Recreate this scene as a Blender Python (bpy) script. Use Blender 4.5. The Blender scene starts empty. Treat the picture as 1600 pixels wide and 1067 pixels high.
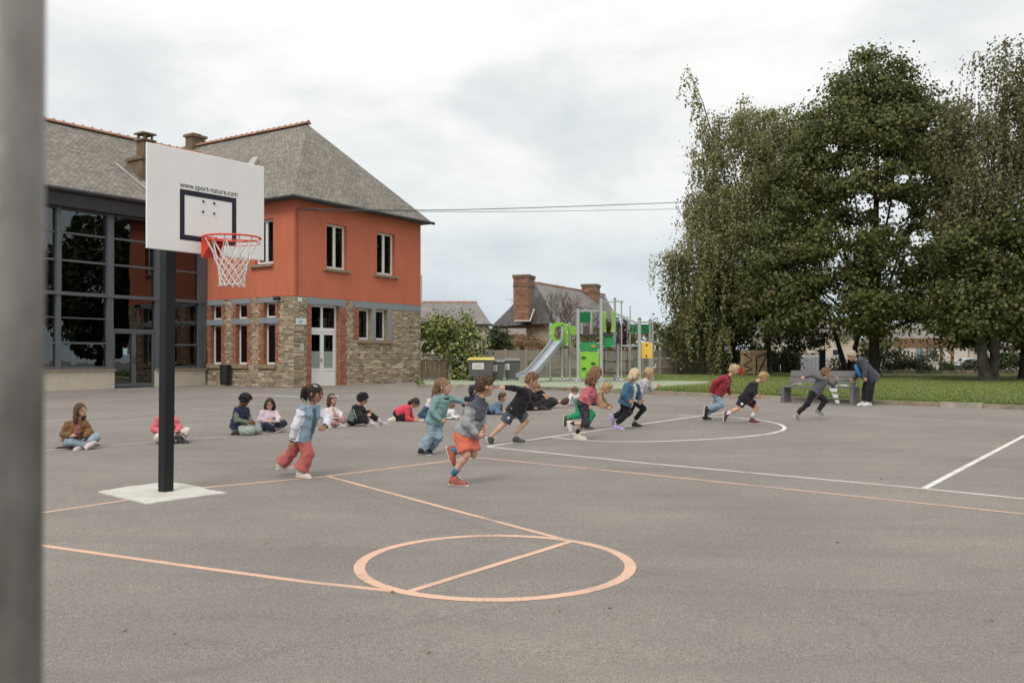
import bpy, math, random
import numpy as np
from mathutils import Vector, Matrix
rad = math.radians
SC = bpy.context.scene
COL = SC.collection

# ------------------------------------------------------------------ camera
F, CX, CY, HC, SL = 1430.0, 800.0, 564.0, 1.46, 0.013
cam = bpy.data.cameras.new('camera')
cam.lens = F / 1600 * 36
cam.sensor_width = 36
cam.shift_y = (CY - 533.5) / 1600
cam.clip_start = 0.05
cam.clip_end = 3000
cam.dof.use_dof = True
cam.dof.focus_distance = 11.0
cam.dof.aperture_fstop = 4.0
camo = bpy.data.objects.new('camera', cam)
camo.location = (0, 0, HC)
camo.rotation_euler = (rad(90), 0, 0)
COL.objects.link(camo)
SC.camera = camo
SC.render.resolution_x, SC.render.resolution_y = 1024, 682

# ------------------------------------------------------------------ sky: overcast with a few blue gaps
SUN_EL, SUN_AZ = rad(48), rad(200)
world = bpy.data.worlds.new('World')
SC.world = world
world.use_nodes = True
wn, wl = world.node_tree.nodes, world.node_tree.links
wn.clear()
def wnode(t, **k):
    n = wn.new(t)
    for a, b in k.items():
        setattr(n, a, b)
    return n
sky = wnode('ShaderNodeTexSky', sky_type='NISHITA', sun_disc=False)
sky.sun_elevation = SUN_EL
sky.sun_rotation = SUN_AZ
sky.air_density = 1.0
sky.dust_density = 1.5
tc = wnode('ShaderNodeTexCoord')
sep = wnode('ShaderNodeSeparateXYZ')
wl.new(tc.outputs['Generated'], sep.inputs[0])
def wmath(op, a, b=None, c=None, clamp=False):
    n = wnode('ShaderNodeMath', operation=op, use_clamp=clamp)
    for i, v in enumerate((a, b, c)):
        if v is None: continue
        if isinstance(v, (int, float)): n.inputs[i].default_value = v
        else: wl.new(v, n.inputs[i])
    return n.outputs[0]
# cloud layer: direction projected on a flat ceiling, softened at the horizon
cmb = wnode('ShaderNodeCombineXYZ')
wl.new(sep.outputs['X'], cmb.inputs[0]); wl.new(sep.outputs['Y'], cmb.inputs[1]); wl.new(wmath('MULTIPLY', sep.outputs['Z'], 2.3), cmb.inputs[2])
def wnoise(scale, detail, rough, dist=0.0, off=(0, 0, 0)):
    m = wnode('ShaderNodeMapping')
    m.inputs['Location'].default_value = off
    m.inputs['Scale'].default_value = (1.0, 1.0, 1.0)
    wl.new(cmb.outputs[0], m.inputs['Vector'])
    n = wnode('ShaderNodeTexNoise')
    n.inputs['Scale'].default_value = scale
    n.inputs['Detail'].default_value = detail
    n.inputs['Roughness'].default_value = rough
    n.inputs['Distortion'].default_value = dist
    wl.new(m.outputs[0], n.inputs['Vector'])
    return n.outputs['Fac']
def wramp(fac, stops):
    r = wnode('ShaderNodeValToRGB')
    wl.new(fac, r.inputs[0])
    el = r.color_ramp.elements
    el[0].position, el[0].color = stops[0][0], (*stops[0][1], 1)
    el[1].position, el[1].color = stops[-1][0], (*stops[-1][1], 1)
    for p, c in stops[1:-1]:
        e = el.new(p); e.color = (*c, 1)
    return r.outputs[0]
def wmix(fac, a, b, t='MIX'):
    n = wnode('ShaderNodeMix', data_type='RGBA', blend_type=t)
    for k, v in ((0, fac), (6, a), (7, b)):
        if isinstance(v, (int, float)): n.inputs[k].default_value = v
        elif isinstance(v, tuple): n.inputs[k].default_value = (*v, 1)
        else: wl.new(v, n.inputs[k])
    return n.outputs[2]
n1 = wnoise(3.0, 8, 0.56, 0.25, (3.3, 1.1, 0))
n2 = wnoise(8.0, 5, 0.6, 0.2, (7.0, 2.0, 1))
elev = wmath('MAXIMUM', sep.outputs['Z'], 0.0)
base = wramp(elev, [(0.0, (6.4, 6.8, 7.0)), (0.05, (5.2, 5.8, 6.2)), (0.12, (6.2, 6.6, 6.75)), (0.22, (7.4, 7.5, 7.45)), (0.40, (7.9, 7.9, 7.75)), (1.0, (11.5, 11.4, 11.0))])
shade = wramp(n1, [(0.30, (0.76, 0.81, 0.86)), (0.43, (0.90, 0.92, 0.94)), (0.52, (1.03, 1.03, 1.025)), (0.62, (1.12, 1.11, 1.1)), (0.75, (1.18, 1.17, 1.15))])
fine = wramp(n2, [(0.3, (0.955, 0.96, 0.965)), (0.7, (1.03, 1.03, 1.025))])
cloud = wmix(1.0, wmix(1.0, base, shade, 'MULTIPLY'), fine, 'MULTIPLY')
gapn = wnoise(1.5, 5, 0.55, 0.3, (-1.0, 5.0, 2))
gap = wmath('MULTIPLY', wmath('SUBTRACT', 0.41, gapn), 4.0, clamp=True)
gap = wmath('MULTIPLY', gap, 0.4, clamp=True)
skyc = wmix(gap, cloud, wmix(1.0, sky.outputs[0], (1.6, 1.6, 1.6), 'MULTIPLY'))
bg = wnode('ShaderNodeBackground')
bg.inputs['Strength'].default_value = 0.1
wl.new(skyc, bg.inputs['Color'])
wo = wnode('ShaderNodeOutputWorld')
wl.new(bg.outputs[0], wo.inputs['Surface'])

sun = bpy.data.lights.new('sun', 'SUN')
sun.energy = 1.5
sun.angle = rad(22)
sun.color = (1.0, 0.955, 0.88)
suno = bpy.data.objects.new('sun', sun)
COL.objects.link(suno)
sd = Vector((math.sin(SUN_AZ) * math.cos(SUN_EL), math.cos(SUN_AZ) * math.cos(SUN_EL), math.sin(SUN_EL)))
suno.rotation_euler = sd.to_track_quat('Z', 'Y').to_euler()

vs = SC.view_settings
vs.view_transform = 'Standard'
vs.look = 'None'
vs.exposure = 0.3
vs.gamma = 1.0
vs.use_curve_mapping = False
SC.cycles.max_bounces = 6
SC.cycles.transparent_max_bounces = 12

# ------------------------------------------------------------------ pixel <-> place
def ray(px, py, Y):
    return Vector(((px - CX) / F * Y, Y, HC + (CY - py) / F * Y))
def G(px, py, dz=0.0):
    Y = HC * F / (py - (CY - SL * F))
    p = ray(px, py, Y)
    return Vector((p.x, p.y, SL * Y + dz))
def gz(y):
    return SL * y if y < 57 else (SL * 57 + (0.05 - SL * 57) * min(1, (y - 57) / 3))

# ------------------------------------------------------------------ helpers
def lin(h):
    h = h.lstrip('#')
    r = [int(h[i:i + 2], 16) / 255 for i in (0, 2, 4)]
    return tuple((c / 12.92 if c <= 0.04045 else ((c + 0.055) / 1.055) ** 2.4) for c in r)
MATS = {}
def mat(name, col, rough=0.8, var=0.12, scale=6.0, bump=0.15, bscale=60.0, metal=0.0, col2=None, attr=None, spec=0.35, sheen=0.0, stretch=None, trans=0.0):
    if name in MATS: return MATS[name]
    if isinstance(col, str): col = lin(col)
    if isinstance(col2, str): col2 = lin(col2)
    m = bpy.data.materials.new(name)
    m.use_nodes = True
    N, L = m.node_tree.nodes, m.node_tree.links
    b = N['Principled BSDF']
    b.inputs['Roughness'].default_value = rough
    b.inputs['Metallic'].default_value = metal
    b.inputs['Specular IOR Level'].default_value = spec
    if sheen: b.inputs['Sheen Weight'].default_value = sheen
    t = N.new('ShaderNodeTexCoord')
    vec = t.outputs['Object']
    if stretch:
        mp = N.new('ShaderNodeMapping'); mp.inputs['Scale'].default_value = stretch
        L.new(vec, mp.inputs['Vector']); vec = mp.outputs[0]
    n = N.new('ShaderNodeTexNoise')
    n.inputs['Scale'].default_value = scale
    n.inputs['Detail'].default_value = 6
    n.inputs['Roughness'].default_value = 0.62
    L.new(vec, n.inputs['Vector'])
    r = N.new('ShaderNodeValToRGB')
    r.color_ramp.elements[0].position = 0.3
    r.color_ramp.elements[1].position = 0.7
    c2 = col2 if col2 else tuple(min(1, c * (1 + var)) for c in col)
    c1 = col if col2 else tuple(c * (1 - var) for c in col)
    r.color_ramp.elements[0].color = (*c1, 1)
    r.color_ramp.elements[1].color = (*c2, 1)
    L.new(n.outputs['Fac'], r.inputs[0])
    out = r.outputs[0]
    if attr:
        a = N.new('ShaderNodeAttribute'); a.attribute_name = 'rnd'
        rr = N.new('ShaderNodeValToRGB')
        el = rr.color_ramp.elements
        el[0].position, el[1].position = 0, 1
        cs = [lin(c) if isinstance(c, str) else c for c in attr]
        el[0].color, el[1].color = (*cs[0], 1), (*cs[-1], 1)
        for i, c in enumerate(cs[1:-1]):
            e = el.new((i + 1) / (len(cs) - 1)); e.color = (*c, 1)
        L.new(a.outputs['Fac'], rr.inputs[0])
        mx = N.new('ShaderNodeMix'); mx.data_type = 'RGBA'; mx.blend_type = 'MULTIPLY'; mx.inputs[0].default_value = 1
        r.color_ramp.elements[0].color = (1 - var, 1 - var, 1 - var, 1)
        r.color_ramp.elements[1].color = (1 + var, 1 + var, 1 + var, 1)
        L.new(rr.outputs[0], mx.inputs[6]); L.new(out, mx.inputs[7])
        out = mx.outputs[2]
    L.new(out, b.inputs['Base Color'])
    if bump:
        n2 = N.new('ShaderNodeTexNoise')
        n2.inputs['Scale'].default_value = bscale
        n2.inputs['Detail'].default_value = 4
        L.new(vec, n2.inputs['Vector'])
        bp = N.new('ShaderNodeBump')
        bp.inputs['Strength'].default_value = bump
        bp.inputs['Distance'].default_value = 0.02
        L.new(n2.outputs['Fac'], bp.inputs['Height'])
        L.new(bp.outputs[0], b.inputs['Normal'])
    if trans:
        tr = N.new('ShaderNodeBsdfTranslucent')
        L.new(out, tr.inputs['Color'])
        ms = N.new('ShaderNodeMixShader'); ms.inputs[0].default_value = trans
        L.new(b.outputs[0], ms.inputs[1]); L.new(tr.outputs[0], ms.inputs[2])
        L.new(ms.outputs[0], N['Material Output'].inputs['Surface'])
    MATS[name] = m
    return m

BASE = {}
def wbase(o):
    return BASE.get(o.name, Vector((0, 0, 0))) if o is not None else Vector((0, 0, 0))
def tag(o, label=None, cat=None, group=None, kind=None):
    if label: o['label'] = label
    if cat: o['category'] = cat
    if group: o['group'] = group
    if kind: o['kind'] = kind
    return o
def empty(name, loc, label=None, cat=None, group=None):
    o = bpy.data.objects.new(name, None)
    o.empty_display_size = 0.3
    o.location = loc
    COL.objects.link(o)
    BASE[o.name] = Vector(loc)
    return tag(o, label, cat, group)

class MB:
    def __init__(s):
        s.v, s.f, s.r, s.m = [], [], [], []
        s.mi = 0
    def face(s, pts, rnd=0.5):
        i = len(s.v)
        s.v.extend([tuple(p) for p in pts])
        s.f.append(tuple(range(i, i + len(pts))))
        s.r.append(rnd); s.m.append(s.mi)
    def raw(s, vs, fs, rnd=0.5):
        i = len(s.v)
        s.v.extend([tuple(p) for p in vs])
        for f in fs:
            s.f.append(tuple(i + k for k in f)); s.r.append(rnd); s.m.append(s.mi)
    def box8(s, c, rnd=0.5):
        F8 = [(0, 3, 2, 1), (4, 5, 6, 7), (0, 1, 5, 4), (1, 2, 6, 5), (2, 3, 7, 6), (3, 0, 4, 7)]
        a = Vector(c[0]); v = (Vector(c[1]) - a).cross(Vector(c[3]) - a).dot(Vector(c[4]) - a)
        if v < 0: F8 = [f[::-1] for f in F8]
        s.raw(c, F8, rnd)
    def box(s, x0, x1, y0, y1, z0, z1, fr=None, rnd=0.5):
        c = [(x0, y0, z0), (x1, y0, z0), (x1, y1, z0), (x0, y1, z0), (x0, y0, z1), (x1, y0, z1), (x1, y1, z1), (x0, y1, z1)]
        if fr: c = [fr(*p) for p in c]
        s.box8(c, rnd)
    def cbox(s, c, sx, sy, sz, M=None, rnd=0.5, taper=1.0):
        c = Vector(c); M = M or Matrix.Identity(3); o = []
        for z in (-1, 1):
            t = taper if z > 0 else 1
            for x, y in ((-1, -1), (1, -1), (1, 1), (-1, 1)):
                o.append(c + M @ Vector((x * sx / 2 * t, y * sy / 2 * t, z * sz / 2)))
        s.box8(o, rnd)
    def tube(s, pts, r, n=8, caps=True, rnd=0.5):
        pts = [Vector(p) for p in pts]
        if not isinstance(r, (list, tuple)): r = [r] * len(pts)
        i0 = len(s.v); prev = None
        for k, p in enumerate(pts):
            d = (pts[min(k + 1, len(pts) - 1)] - pts[max(k - 1, 0)])
            if d.length < 1e-9: d = Vector((0, 0, 1))
            d.normalize()
            if prev is None:
                a = d.orthogonal().normalized()
            else:
                a = (prev - d * prev.dot(d))
                a = a.normalized() if a.length > 1e-6 else d.orthogonal().normalized()
            prev = a; b = d.cross(a)
            for j in range(n):
                t = 2 * math.pi * j / n
                s.v.append(tuple(p + (a * math.cos(t) + b * math.sin(t)) * r[k]))
        for k in range(len(pts) - 1):
            for j in range(n):
                a0 = i0 + k * n + j; a1 = i0 + k * n + (j + 1) % n
                s.f.append((a0, a1, a1 + n, a0 + n)); s.r.append(rnd); s.m.append(s.mi)
        if caps:
            s.f.append(tuple(i0 + j for j in reversed(range(n)))); s.r.append(rnd); s.m.append(s.mi)
            e = i0 + (len(pts) - 1) * n
            s.f.append(tuple(e + j for j in range(n))); s.r.append(rnd); s.m.append(s.mi)
    def ball(s, c, rx, ry=None, rz=None, n=10, m=7, M=None, rnd=0.5):
        ry = ry or rx; rz = rz or rx
        c = Vector(c); i0 = len(s.v); M = M or Matrix.Identity(3)
        for i in range(1, m):
            ph = math.pi * i / m
            for j in range(n):
                th = 2 * math.pi * j / n
                s.v.append(tuple(c + M @ Vector((rx * math.sin(ph) * math.cos(th), ry * math.sin(ph) * math.sin(th), rz * math.cos(ph)))))
        t = len(s.v); s.v.append(tuple(c + M @ Vector((0, 0, rz)))); s.v.append(tuple(c + M @ Vector((0, 0, -rz))))
        def af(f): s.f.append(f); s.r.append(rnd); s.m.append(s.mi)
        for j in range(n):
            af((t, i0 + j, i0 + (j + 1) % n))
            e = i0 + (m - 2) * n
            af((t + 1, e + (j + 1) % n, e + j))
        for i in range(m - 2):
            for j in range(n):
                a = i0 + i * n + j; b = i0 + i * n + (j + 1) % n
                af((a, a + n, b + n, b))
    def build(s, name, mats, parent=None, smooth=False, label=None, cat=None, group=None, kind=None, bevel=0):
        off = wbase(parent)
        me = bpy.data.meshes.new(name)
        V = np.array(s.v, dtype=np.float64).reshape(-1, 3)
        if off.length > 0: V = V - np.array(off)
        me.from_pydata([tuple(x) for x in V], [], s.f)
        if not isinstance(mats, (list, tuple)): mats = [mats]
        for m in mats: me.materials.append(m)
        if len(mats) > 1: me.polygons.foreach_set('material_index', s.m)
        a = me.attributes.new('rnd', 'FLOAT', 'FACE')
        a.data.foreach_set('value', s.r)
        if smooth: me.polygons.foreach_set('use_smooth', [True] * len(s.f))
        o = bpy.data.objects.new(name, me)
        COL.objects.link(o)
        if parent is not None:
            o.parent = parent
            BASE[o.name] = off
        if bevel:
            md = o.modifiers.new('bevel', 'BEVEL'); md.width = bevel; md.segments = 2; md.limit_method = 'ANGLE'
        return tag(o, label, cat, group, kind)

class Plane:
    """vertical wall plane: origin (x, y), direction e along the wall, inward normal n"""
    def __init__(s, o, e, n):
        s.o, s.e, s.n = Vector((*o, 0)), Vector((*e, 0)).normalized(), Vector((*n, 0)).normalized()
    def __call__(s, u, v, z):
        p = s.o + s.e * u + s.n * v
        return (p.x, p.y, z)
    def uz(s, px, py, v=0.0):
        k = (px - CX) / F
        o = s.o + s.n * v
        u = (k * o.y - o.x) / (s.e.x - k * s.e.y)
        Y = o.y + s.e.y * u
        return u, HC + (CY - py) / F * Y

def glass_mat(name, tint=(0.55, 0.6, 0.6), refl=0.35, rough=0.0):
    m = bpy.data.materials.new(name); m.use_nodes = True
    N, L = m.node_tree.nodes, m.node_tree.links
    N.remove(N['Principled BSDF'])
    t = N.new('ShaderNodeBsdfTransparent'); t.inputs[0].default_value = (*tint, 1)
    g = N.new('ShaderNodeBsdfGlossy'); g.inputs['Roughness'].default_value = rough; g.inputs['Color'].default_value = (0.9, 0.95, 0.97, 1)
    fr = N.new('ShaderNodeFresnel'); fr.inputs[0].default_value = 1.6
    mm = N.new('ShaderNodeMath'); mm.operation = 'MULTIPLY_ADD'; mm.inputs[1].default_value = 1.0; mm.inputs[2].default_value = refl; mm.use_clamp = True
    L.new(fr.outputs[0], mm.inputs[0])
    geo = N.new('ShaderNodeNewGeometry'); bf = N.new('ShaderNodeMath'); bf.operation = 'SUBTRACT'; bf.inputs[0].default_value = 1.0; L.new(geo.outputs['Backfacing'], bf.inputs[1])
    fm = N.new('ShaderNodeMath'); fm.operation = 'MULTIPLY'; L.new(mm.outputs[0], fm.inputs[0]); L.new(bf.outputs[0], fm.inputs[1])
    nz = N.new('ShaderNodeTexNoise'); nz.inputs['Scale'].default_value = 1.2
    tcd = N.new('ShaderNodeTexCoord'); L.new(tcd.outputs['Object'], nz.inputs['Vector'])
    bp = N.new('ShaderNodeBump'); bp.inputs['Strength'].default_value = 0.05; bp.inputs['Distance'].default_value = 0.05
    L.new(nz.outputs['Fac'], bp.inputs['Height']); L.new(bp.outputs[0], g.inputs['Normal'])
    ms = N.new('ShaderNodeMixShader')
    L.new(fm.outputs[0], ms.inputs[0]); L.new(t.outputs[0], ms.inputs[1]); L.new(g.outputs[0], ms.inputs[2])
    L.new(ms.outputs[0], N['Material Output'].inputs['Surface'])
    return m
GLASS = glass_mat('window_glass', (0.30, 0.33, 0.33), 0.02)
DGLASS = glass_mat('curtain_glass', (0.22, 0.25, 0.26), 0.07)
# ================================================================== GROUND
random.seed(4)
def asphalt_mat():
    m = bpy.data.materials.new('asphalt'); m.use_nodes = True
    N, L = m.node_tree.nodes, m.node_tree.links
    b = N['Principled BSDF']; b.inputs['Roughness'].default_value = 0.9; b.inputs['Specular IOR Level'].default_value = 0.25
    t = N.new('ShaderNodeTexCoord')
    def noise(s, d=4, r=0.6, st=None):
        n = N.new('ShaderNodeTexNoise'); n.inputs['Scale'].default_value = s; n.inputs['Detail'].default_value = d; n.inputs['Roughness'].default_value = r
        v = t.outputs['Object']
        if st:
            mp = N.new('ShaderNodeMapping'); mp.inputs['Scale'].default_value = st; mp.inputs['Rotation'].default_value = (0, 0, rad(-34)); L.new(v, mp.inputs['Vector']); v = mp.outputs[0]
        L.new(v, n.inputs['Vector']); return n.outputs['Fac']
    def ramp(f, st):
        r = N.new('ShaderNodeValToRGB'); L.new(f, r.inputs[0]); el = r.color_ramp.elements
        el[0].position, el[0].color = st[0][0], (*st[0][1], 1); el[1].position, el[1].color = st[-1][0], (*st[-1][1], 1)
        for p, c in st[1:-1]: e = el.new(p); e.color = (*c, 1)
        return r.outputs[0]
    def mul(a, b_, f=1.0):
        x = N.new('ShaderNodeMix'); x.data_type = 'RGBA'; x.blend_type = 'MULTIPLY'; x.inputs[0].default_value = f
        L.new(a, x.inputs[6]); L.new(b_, x.inputs[7]); return x.outputs[2]
    g1 = ramp(noise(130, 2, 0.8), [(0.30, (0.110, 0.101, 0.094)), (0.5, (0.200, 0.182, 0.168)), (0.72, (0.37, 0.336, 0.306))])
    g2 = ramp(noise(38, 3, 0.7), [(0.3, (0.86, 0.86, 0.86)), (0.7, (1.13, 1.12, 1.11))])
    g3 = ramp(noise(0.35, 5, 0.6), [(0.28, (0.82, 0.82, 0.83)), (0.5, (0.99, 0.99, 0.99)), (0.72, (1.14, 1.13, 1.11))])
    g4 = ramp(noise(1.6, 5, 0.65, (0.35, 1.6, 1)), [(0.30, (0.90, 0.90, 0.905)), (0.52, (1.0, 1.0, 1.0)), (0.75, (1.05, 1.05, 1.04))])
    vo = N.new('ShaderNodeTexVoronoi'); vo.inputs['Scale'].default_value = 22; L.new(t.outputs['Object'], vo.inputs['Vector'])
    g5 = ramp(vo.outputs['Distance'], [(0.0, (1.55, 1.5, 1.42)), (0.055, (1.2, 1.18, 1.14)), (0.085, (1, 1, 1))])
    # hairline cracks
    vc = N.new('ShaderNodeTexVoronoi'); vc.feature = 'DISTANCE_TO_EDGE'; vc.inputs['Scale'].default_value = 0.16
    dm = N.new('ShaderNodeMix'); dm.data_type = 'VECTOR'; dm.inputs[0].default_value = 0.25
    nn = N.new('ShaderNodeTexNoise'); nn.inputs['Scale'].default_value = 1.4; nn.inputs['Detail'].default_value = 6; L.new(t.outputs['Object'], nn.inputs['Vector'])
    L.new(t.outputs['Object'], dm.inputs[4]); L.new(nn.outputs['Color'], dm.inputs[5]); L.new(dm.outputs[1], vc.inputs['Vector'])
    g6 = ramp(vc.outputs['Distance'], [(0.0, (0.83, 0.83, 0.83)), (0.0035, (1, 1, 1))])
    L.new(mul(mul(mul(mul(mul(g1, g2), g3), g4), g5, 0.7), g6, 0.6), b.inputs['Base Color'])
    bp = N.new('ShaderNodeBump'); bp.inputs['Strength'].default_value = 0.6; bp.inputs['Distance'].default_value = 0.006
    L.new(noise(150, 2, 0.7), bp.inputs['Height']); L.new(bp.outputs[0], b.inputs['Normal'])
    return m
ASPHALT = asphalt_mat()
mb = MB()
xs = [-700, -120, -40, 40, 120, 700]
ys = [-30, 0, 20, 40, 57, 60, 120, 900]
for i in range(len(xs) - 1):
    for j in range(len(ys) - 1):
        mb.face([(xs[i], ys[j], gz(ys[j])), (xs[i + 1], ys[j], gz(ys[j])), (xs[i + 1], ys[j + 1], gz(ys[j + 1])), (xs[i], ys[j + 1], gz(ys[j + 1]))])
mb.build('playground_asphalt', ASPHALT, kind='structure')

def paint_mat(name, c, wear=0.5):
    m = bpy.data.materials.new(name); m.use_nodes = True
    N, L = m.node_tree.nodes, m.node_tree.links
    b = N['Principled BSDF']; b.inputs['Roughness'].default_value = 0.75
    t = N.new('ShaderNodeTexCoord')
    n = N.new('ShaderNodeTexNoise'); n.inputs['Scale'].default_value = 120; n.inputs['Detail'].default_value = 3; L.new(t.outputs['Object'], n.inputs['Vector'])
    n2 = N.new('ShaderNodeTexNoise'); n2.inputs['Scale'].default_value = 2.5; n2.inputs['Detail'].default_value = 5; L.new(t.outputs['Object'], n2.inputs['Vector'])
    a = N.new('ShaderNodeMath'); a.operation = 'MULTIPLY_ADD'; a.inputs[1].default_value = 0.55; L.new(n2.outputs['Fac'], a.inputs[0]); L.new(n.outputs['Fac'], a.inputs[2])
    r = N.new('ShaderNodeValToRGB'); L.new(a.outputs[0], r.inputs[0])
    r.color_ramp.elements[0].position = 0.50 + wear * 0.18; r.color_ramp.elements[0].color = (0.20, 0.18, 0.168, 1)
    r.color_ramp.elements[1].position = 0.64 + wear * 0.25; r.color_ramp.elements[1].color = (*c, 1)
    L.new(r.outputs[0], b.inputs['Base Color'])
    return m
P_OR = paint_mat('orange_line_paint', (0.61, 0.385, 0.275), 0.38)
P_OR2 = paint_mat('faded_orange_line_paint', (0.56, 0.37, 0.28), 0.45)
P_WH = paint_mat('white_line_paint', (0.66, 0.64, 0.605), 0.38)
P_WH2 = paint_mat('faded_white_line_paint', (0.44, 0.41, 0.385), 0.5)
P_PK = paint_mat('pink_chalk', (0.6, 0.36, 0.34), 0.5)
P_GR = paint_mat('mint_chalk', (0.36, 0.52, 0.45), 0.5)

def strip(pts, w, dz, mb):
    pts = [Vector((p[0], p[1], 0)) for p in pts]
    L_, R_ = [], []
    dz = .0008 + dz * .13
    rj = random.Random(int(abs(pts[0].x) * 100)); 
    for k, p in enumerate(pts):
        a = (p - pts[k - 1]).normalized() if k > 0 else None
        b = (pts[k + 1] - p).normalized() if k < len(pts) - 1 else None
        d = ((a or b) + (b or a)).normalized()
        n = Vector((-d.y, d.x, 0)) * (w / 2); jt = .07 if w < .12 else .03
        L_.append(p + n * (1 + rj.uniform(-jt, jt))); R_.append(p - n * (1 + rj.uniform(-jt, jt)))
    for k in range(len(pts) - 1):
        q = [R_[k], R_[k + 1], L_[k + 1], L_[k]]
        mb.face([(v.x, v.y, gz(v.y) + dz) for v in q])
def line_px(px, w, m, dz, name='court_line'):
    mb = MB()
    pts = [G(*p) for p in px]
    fine = []
    for a, b in zip(pts[:-1], pts[1:]):
        n = max(1, int((b - a).length / .12))
        fine += [a.lerp(b, i / n) for i in range(n)]
    fine.append(pts[-1])
    strip(fine, w, dz, mb)
    return mb.build(name, m, kind='structure')
def catmull(px, n=6):
    out = []
    for i in range(len(px) - 1):
        p0 = px[max(i - 1, 0)]; p1 = px[i]; p2 = px[i + 1]; p3 = px[min(i + 2, len(px) - 1)]
        for k in range(n):
            t = k / n
            out.append(tuple(0.5 * ((2 * b) + (-a + c) * t + (2 * a - 5 * b + 4 * c - d) * t * t + (-a + 3 * b - 3 * c + d) * t ** 3) for a, b, c, d in zip(p0, p1, p2, p3)))
    out.append(px[-1]); return out
# orange key of the small basket
line_px([(-60, 818), (65, 801), (185, 783), (320, 761.5), (510, 744), (740, 715)], 0.055, P_OR, 0.004, 'court_baseline')
line_px([(510, 743.5), (700, 794.5), (897, 847)], 0.052, P_OR, 0.008, 'court_lane_line')
line_px([(-120, 826), (65, 852), (300, 885), (480, 909), (640, 925.5)], 0.056, P_OR, 0.004, 'court_lane_line')
line_px([(640, 924), (892, 846)], 0.056, P_OR, 0.016, 'court_free_throw_line')
mbc = MB()
cc = Vector((-0.115, 6.245)); ring = [(cc.x + 0.915 * math.cos(a * math.pi / 120), cc.y + 0.915 * math.sin(a * math.pi / 120)) for a in range(241)]
strip(ring, 0.077, 0.012, mbc)
mbc.build('court_circle', P_OR, kind='structure')
line_px([(743, 714.5), (1000, 740), (1300, 771.5), (1600, 803), (1900, 835)], 0.055, P_OR2, 0.012, 'court_line')
# white court
line_px([(761, 697.8), (1000, 722.5), (1442, 763), (1600, 779), (1900, 808)], 0.05, P_WH, 0.004, 'court_line')
line_px([(1444, 763), (1600, 681), (1850, 550 + 30)], 0.07, P_WH, 0.008, 'court_line')
line_px([(761, 697.6), (864, 682), (1000, 663), (1127, 645), (1150, 641.5)], 0.065, P_WH, 0.008, 'court_line')
line_px(catmull([(864, 683.5), (930, 689), (1010, 690), (1090, 687), (1160, 682.5), (1208, 676.5), (1226, 669), (1212, 661), (1170, 654.5), (1120, 650.5), (1060, 649)]), 0.07, P_WH, 0.012, 'court_arc')
line_px([(1142, 639.5), (1350, 650), (1600, 663.5), (1800, 673)], 0.05, P_WH2, 0.004, 'court_line')
line_px([(400, 643), (560, 652), (760, 662), (920, 650), (1142, 639.5)][:0] or [(820, 641.5), (1142, 637.5)], 0.04, P_WH2, 0.004, 'court_line')
# faint old marks on the left
line_px([(20, 708), (64.5, 703.8), (298, 685.8), (375, 680), (500, 668.5), (610, 659.5), (655, 656)], 0.055, P_OR2, 0.004, 'court_line')
for i, (pl, w) in enumerate([
    ([(40, 661), (251, 643.2), (420, 631.5)], 0.06), ([(40, 665.5), (161, 658.8), (251, 653), (470, 637)], 0.06),
    ([(66, 638.5), (94, 634.5), (251, 628.2), (310, 626)], 0.05), ([(105, 616), (251, 621.6), (420, 632)], 0.05),
    ([(136, 620.5), (251, 626.5)], 0.05), ([(316, 642), (345, 640.2)], 0.06), ([(190, 650.2), (228, 648)], 0.06),
    ([(64, 632.6), (90, 633)], 0.05), ([(480, 612), (640, 622)], 0.05), ([(480, 627), (560, 631), (690, 633)], 0.05), ([(150, 615.2), (300, 622.2), (430, 625)], 0.04)]):
    line_px(pl, w, P_WH2, 0.004 + 0.004 * (i % 5) + 0.004, 'old_court_line')
line_px([(352, 616), (400, 617.2), (425, 618)], 0.16, P_PK, 0.008, 'chalk_mark')
line_px([(427, 618), (475, 620.5)], 0.2, P_GR, 0.008, 'chalk_mark')

# concrete pad under the basket post
mb = MB()
pad = [(152, 769.5), (200, 761.5), (249, 755.5), (276, 755.8), (300, 759), (328, 766.5), (355, 771), (292, 779.5), (229, 788.5), (190, 779)]
pp = []
rr = random.Random(2)
for i in range(len(pad)):
    a, b = pad[i], pad[(i + 1) % len(pad)]
    for k in range(5):
        t = k / 5; q = (a[0] + (b[0] - a[0]) * t + rr.uniform(-.8, .8), a[1] + (b[1] - a[1]) * t + rr.uniform(-.3, .3)); pp.append(G(*q))
top = [(p.x, p.y, p.z + 0.012) for p in pp]
bot = [(p.x, p.y, p.z - 0.05) for p in pp]
area = sum(top[i][0] * top[(i + 1) % len(top)][1] - top[(i + 1) % len(top)][0] * top[i][1] for i in range(len(top)))
if area < 0: top.reverse(); bot.reverse()
mb.face(top)
for i in range(len(top)):
    j = (i + 1) % len(top); mb.face([bot[i], bot[j], top[j], top[i]])
PAD = mat('pale_concrete', (0.50, 0.48, 0.44), 0.9, 0.13, 5, 0.3, 90)
mb.build('concrete_pad', PAD, kind='structure')

# kerb, lawn and rubber surface
KPX = [(560, 601.5), (653, 605.5), (760, 606), (868, 610), (960, 614), (1060, 618), (1216, 625), (1362, 631.5), (1600, 640.5), (1900, 652), (2400, 672)]
KP = [G(*p) for p in catmull(KPX, 5)]
KP = [p for p in KP if p.x > G(648, 605).x - 0.05]
KERB = mat('kerb_concrete', '#8f8579', 0.9, 0.3, 3, 0.6, 40, attr=['#6f665a', '#8f8578', '#7c6a58', '#9a9284'])
kerb_root = tag(empty('kerb', KP[0]), kind='structure')
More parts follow.
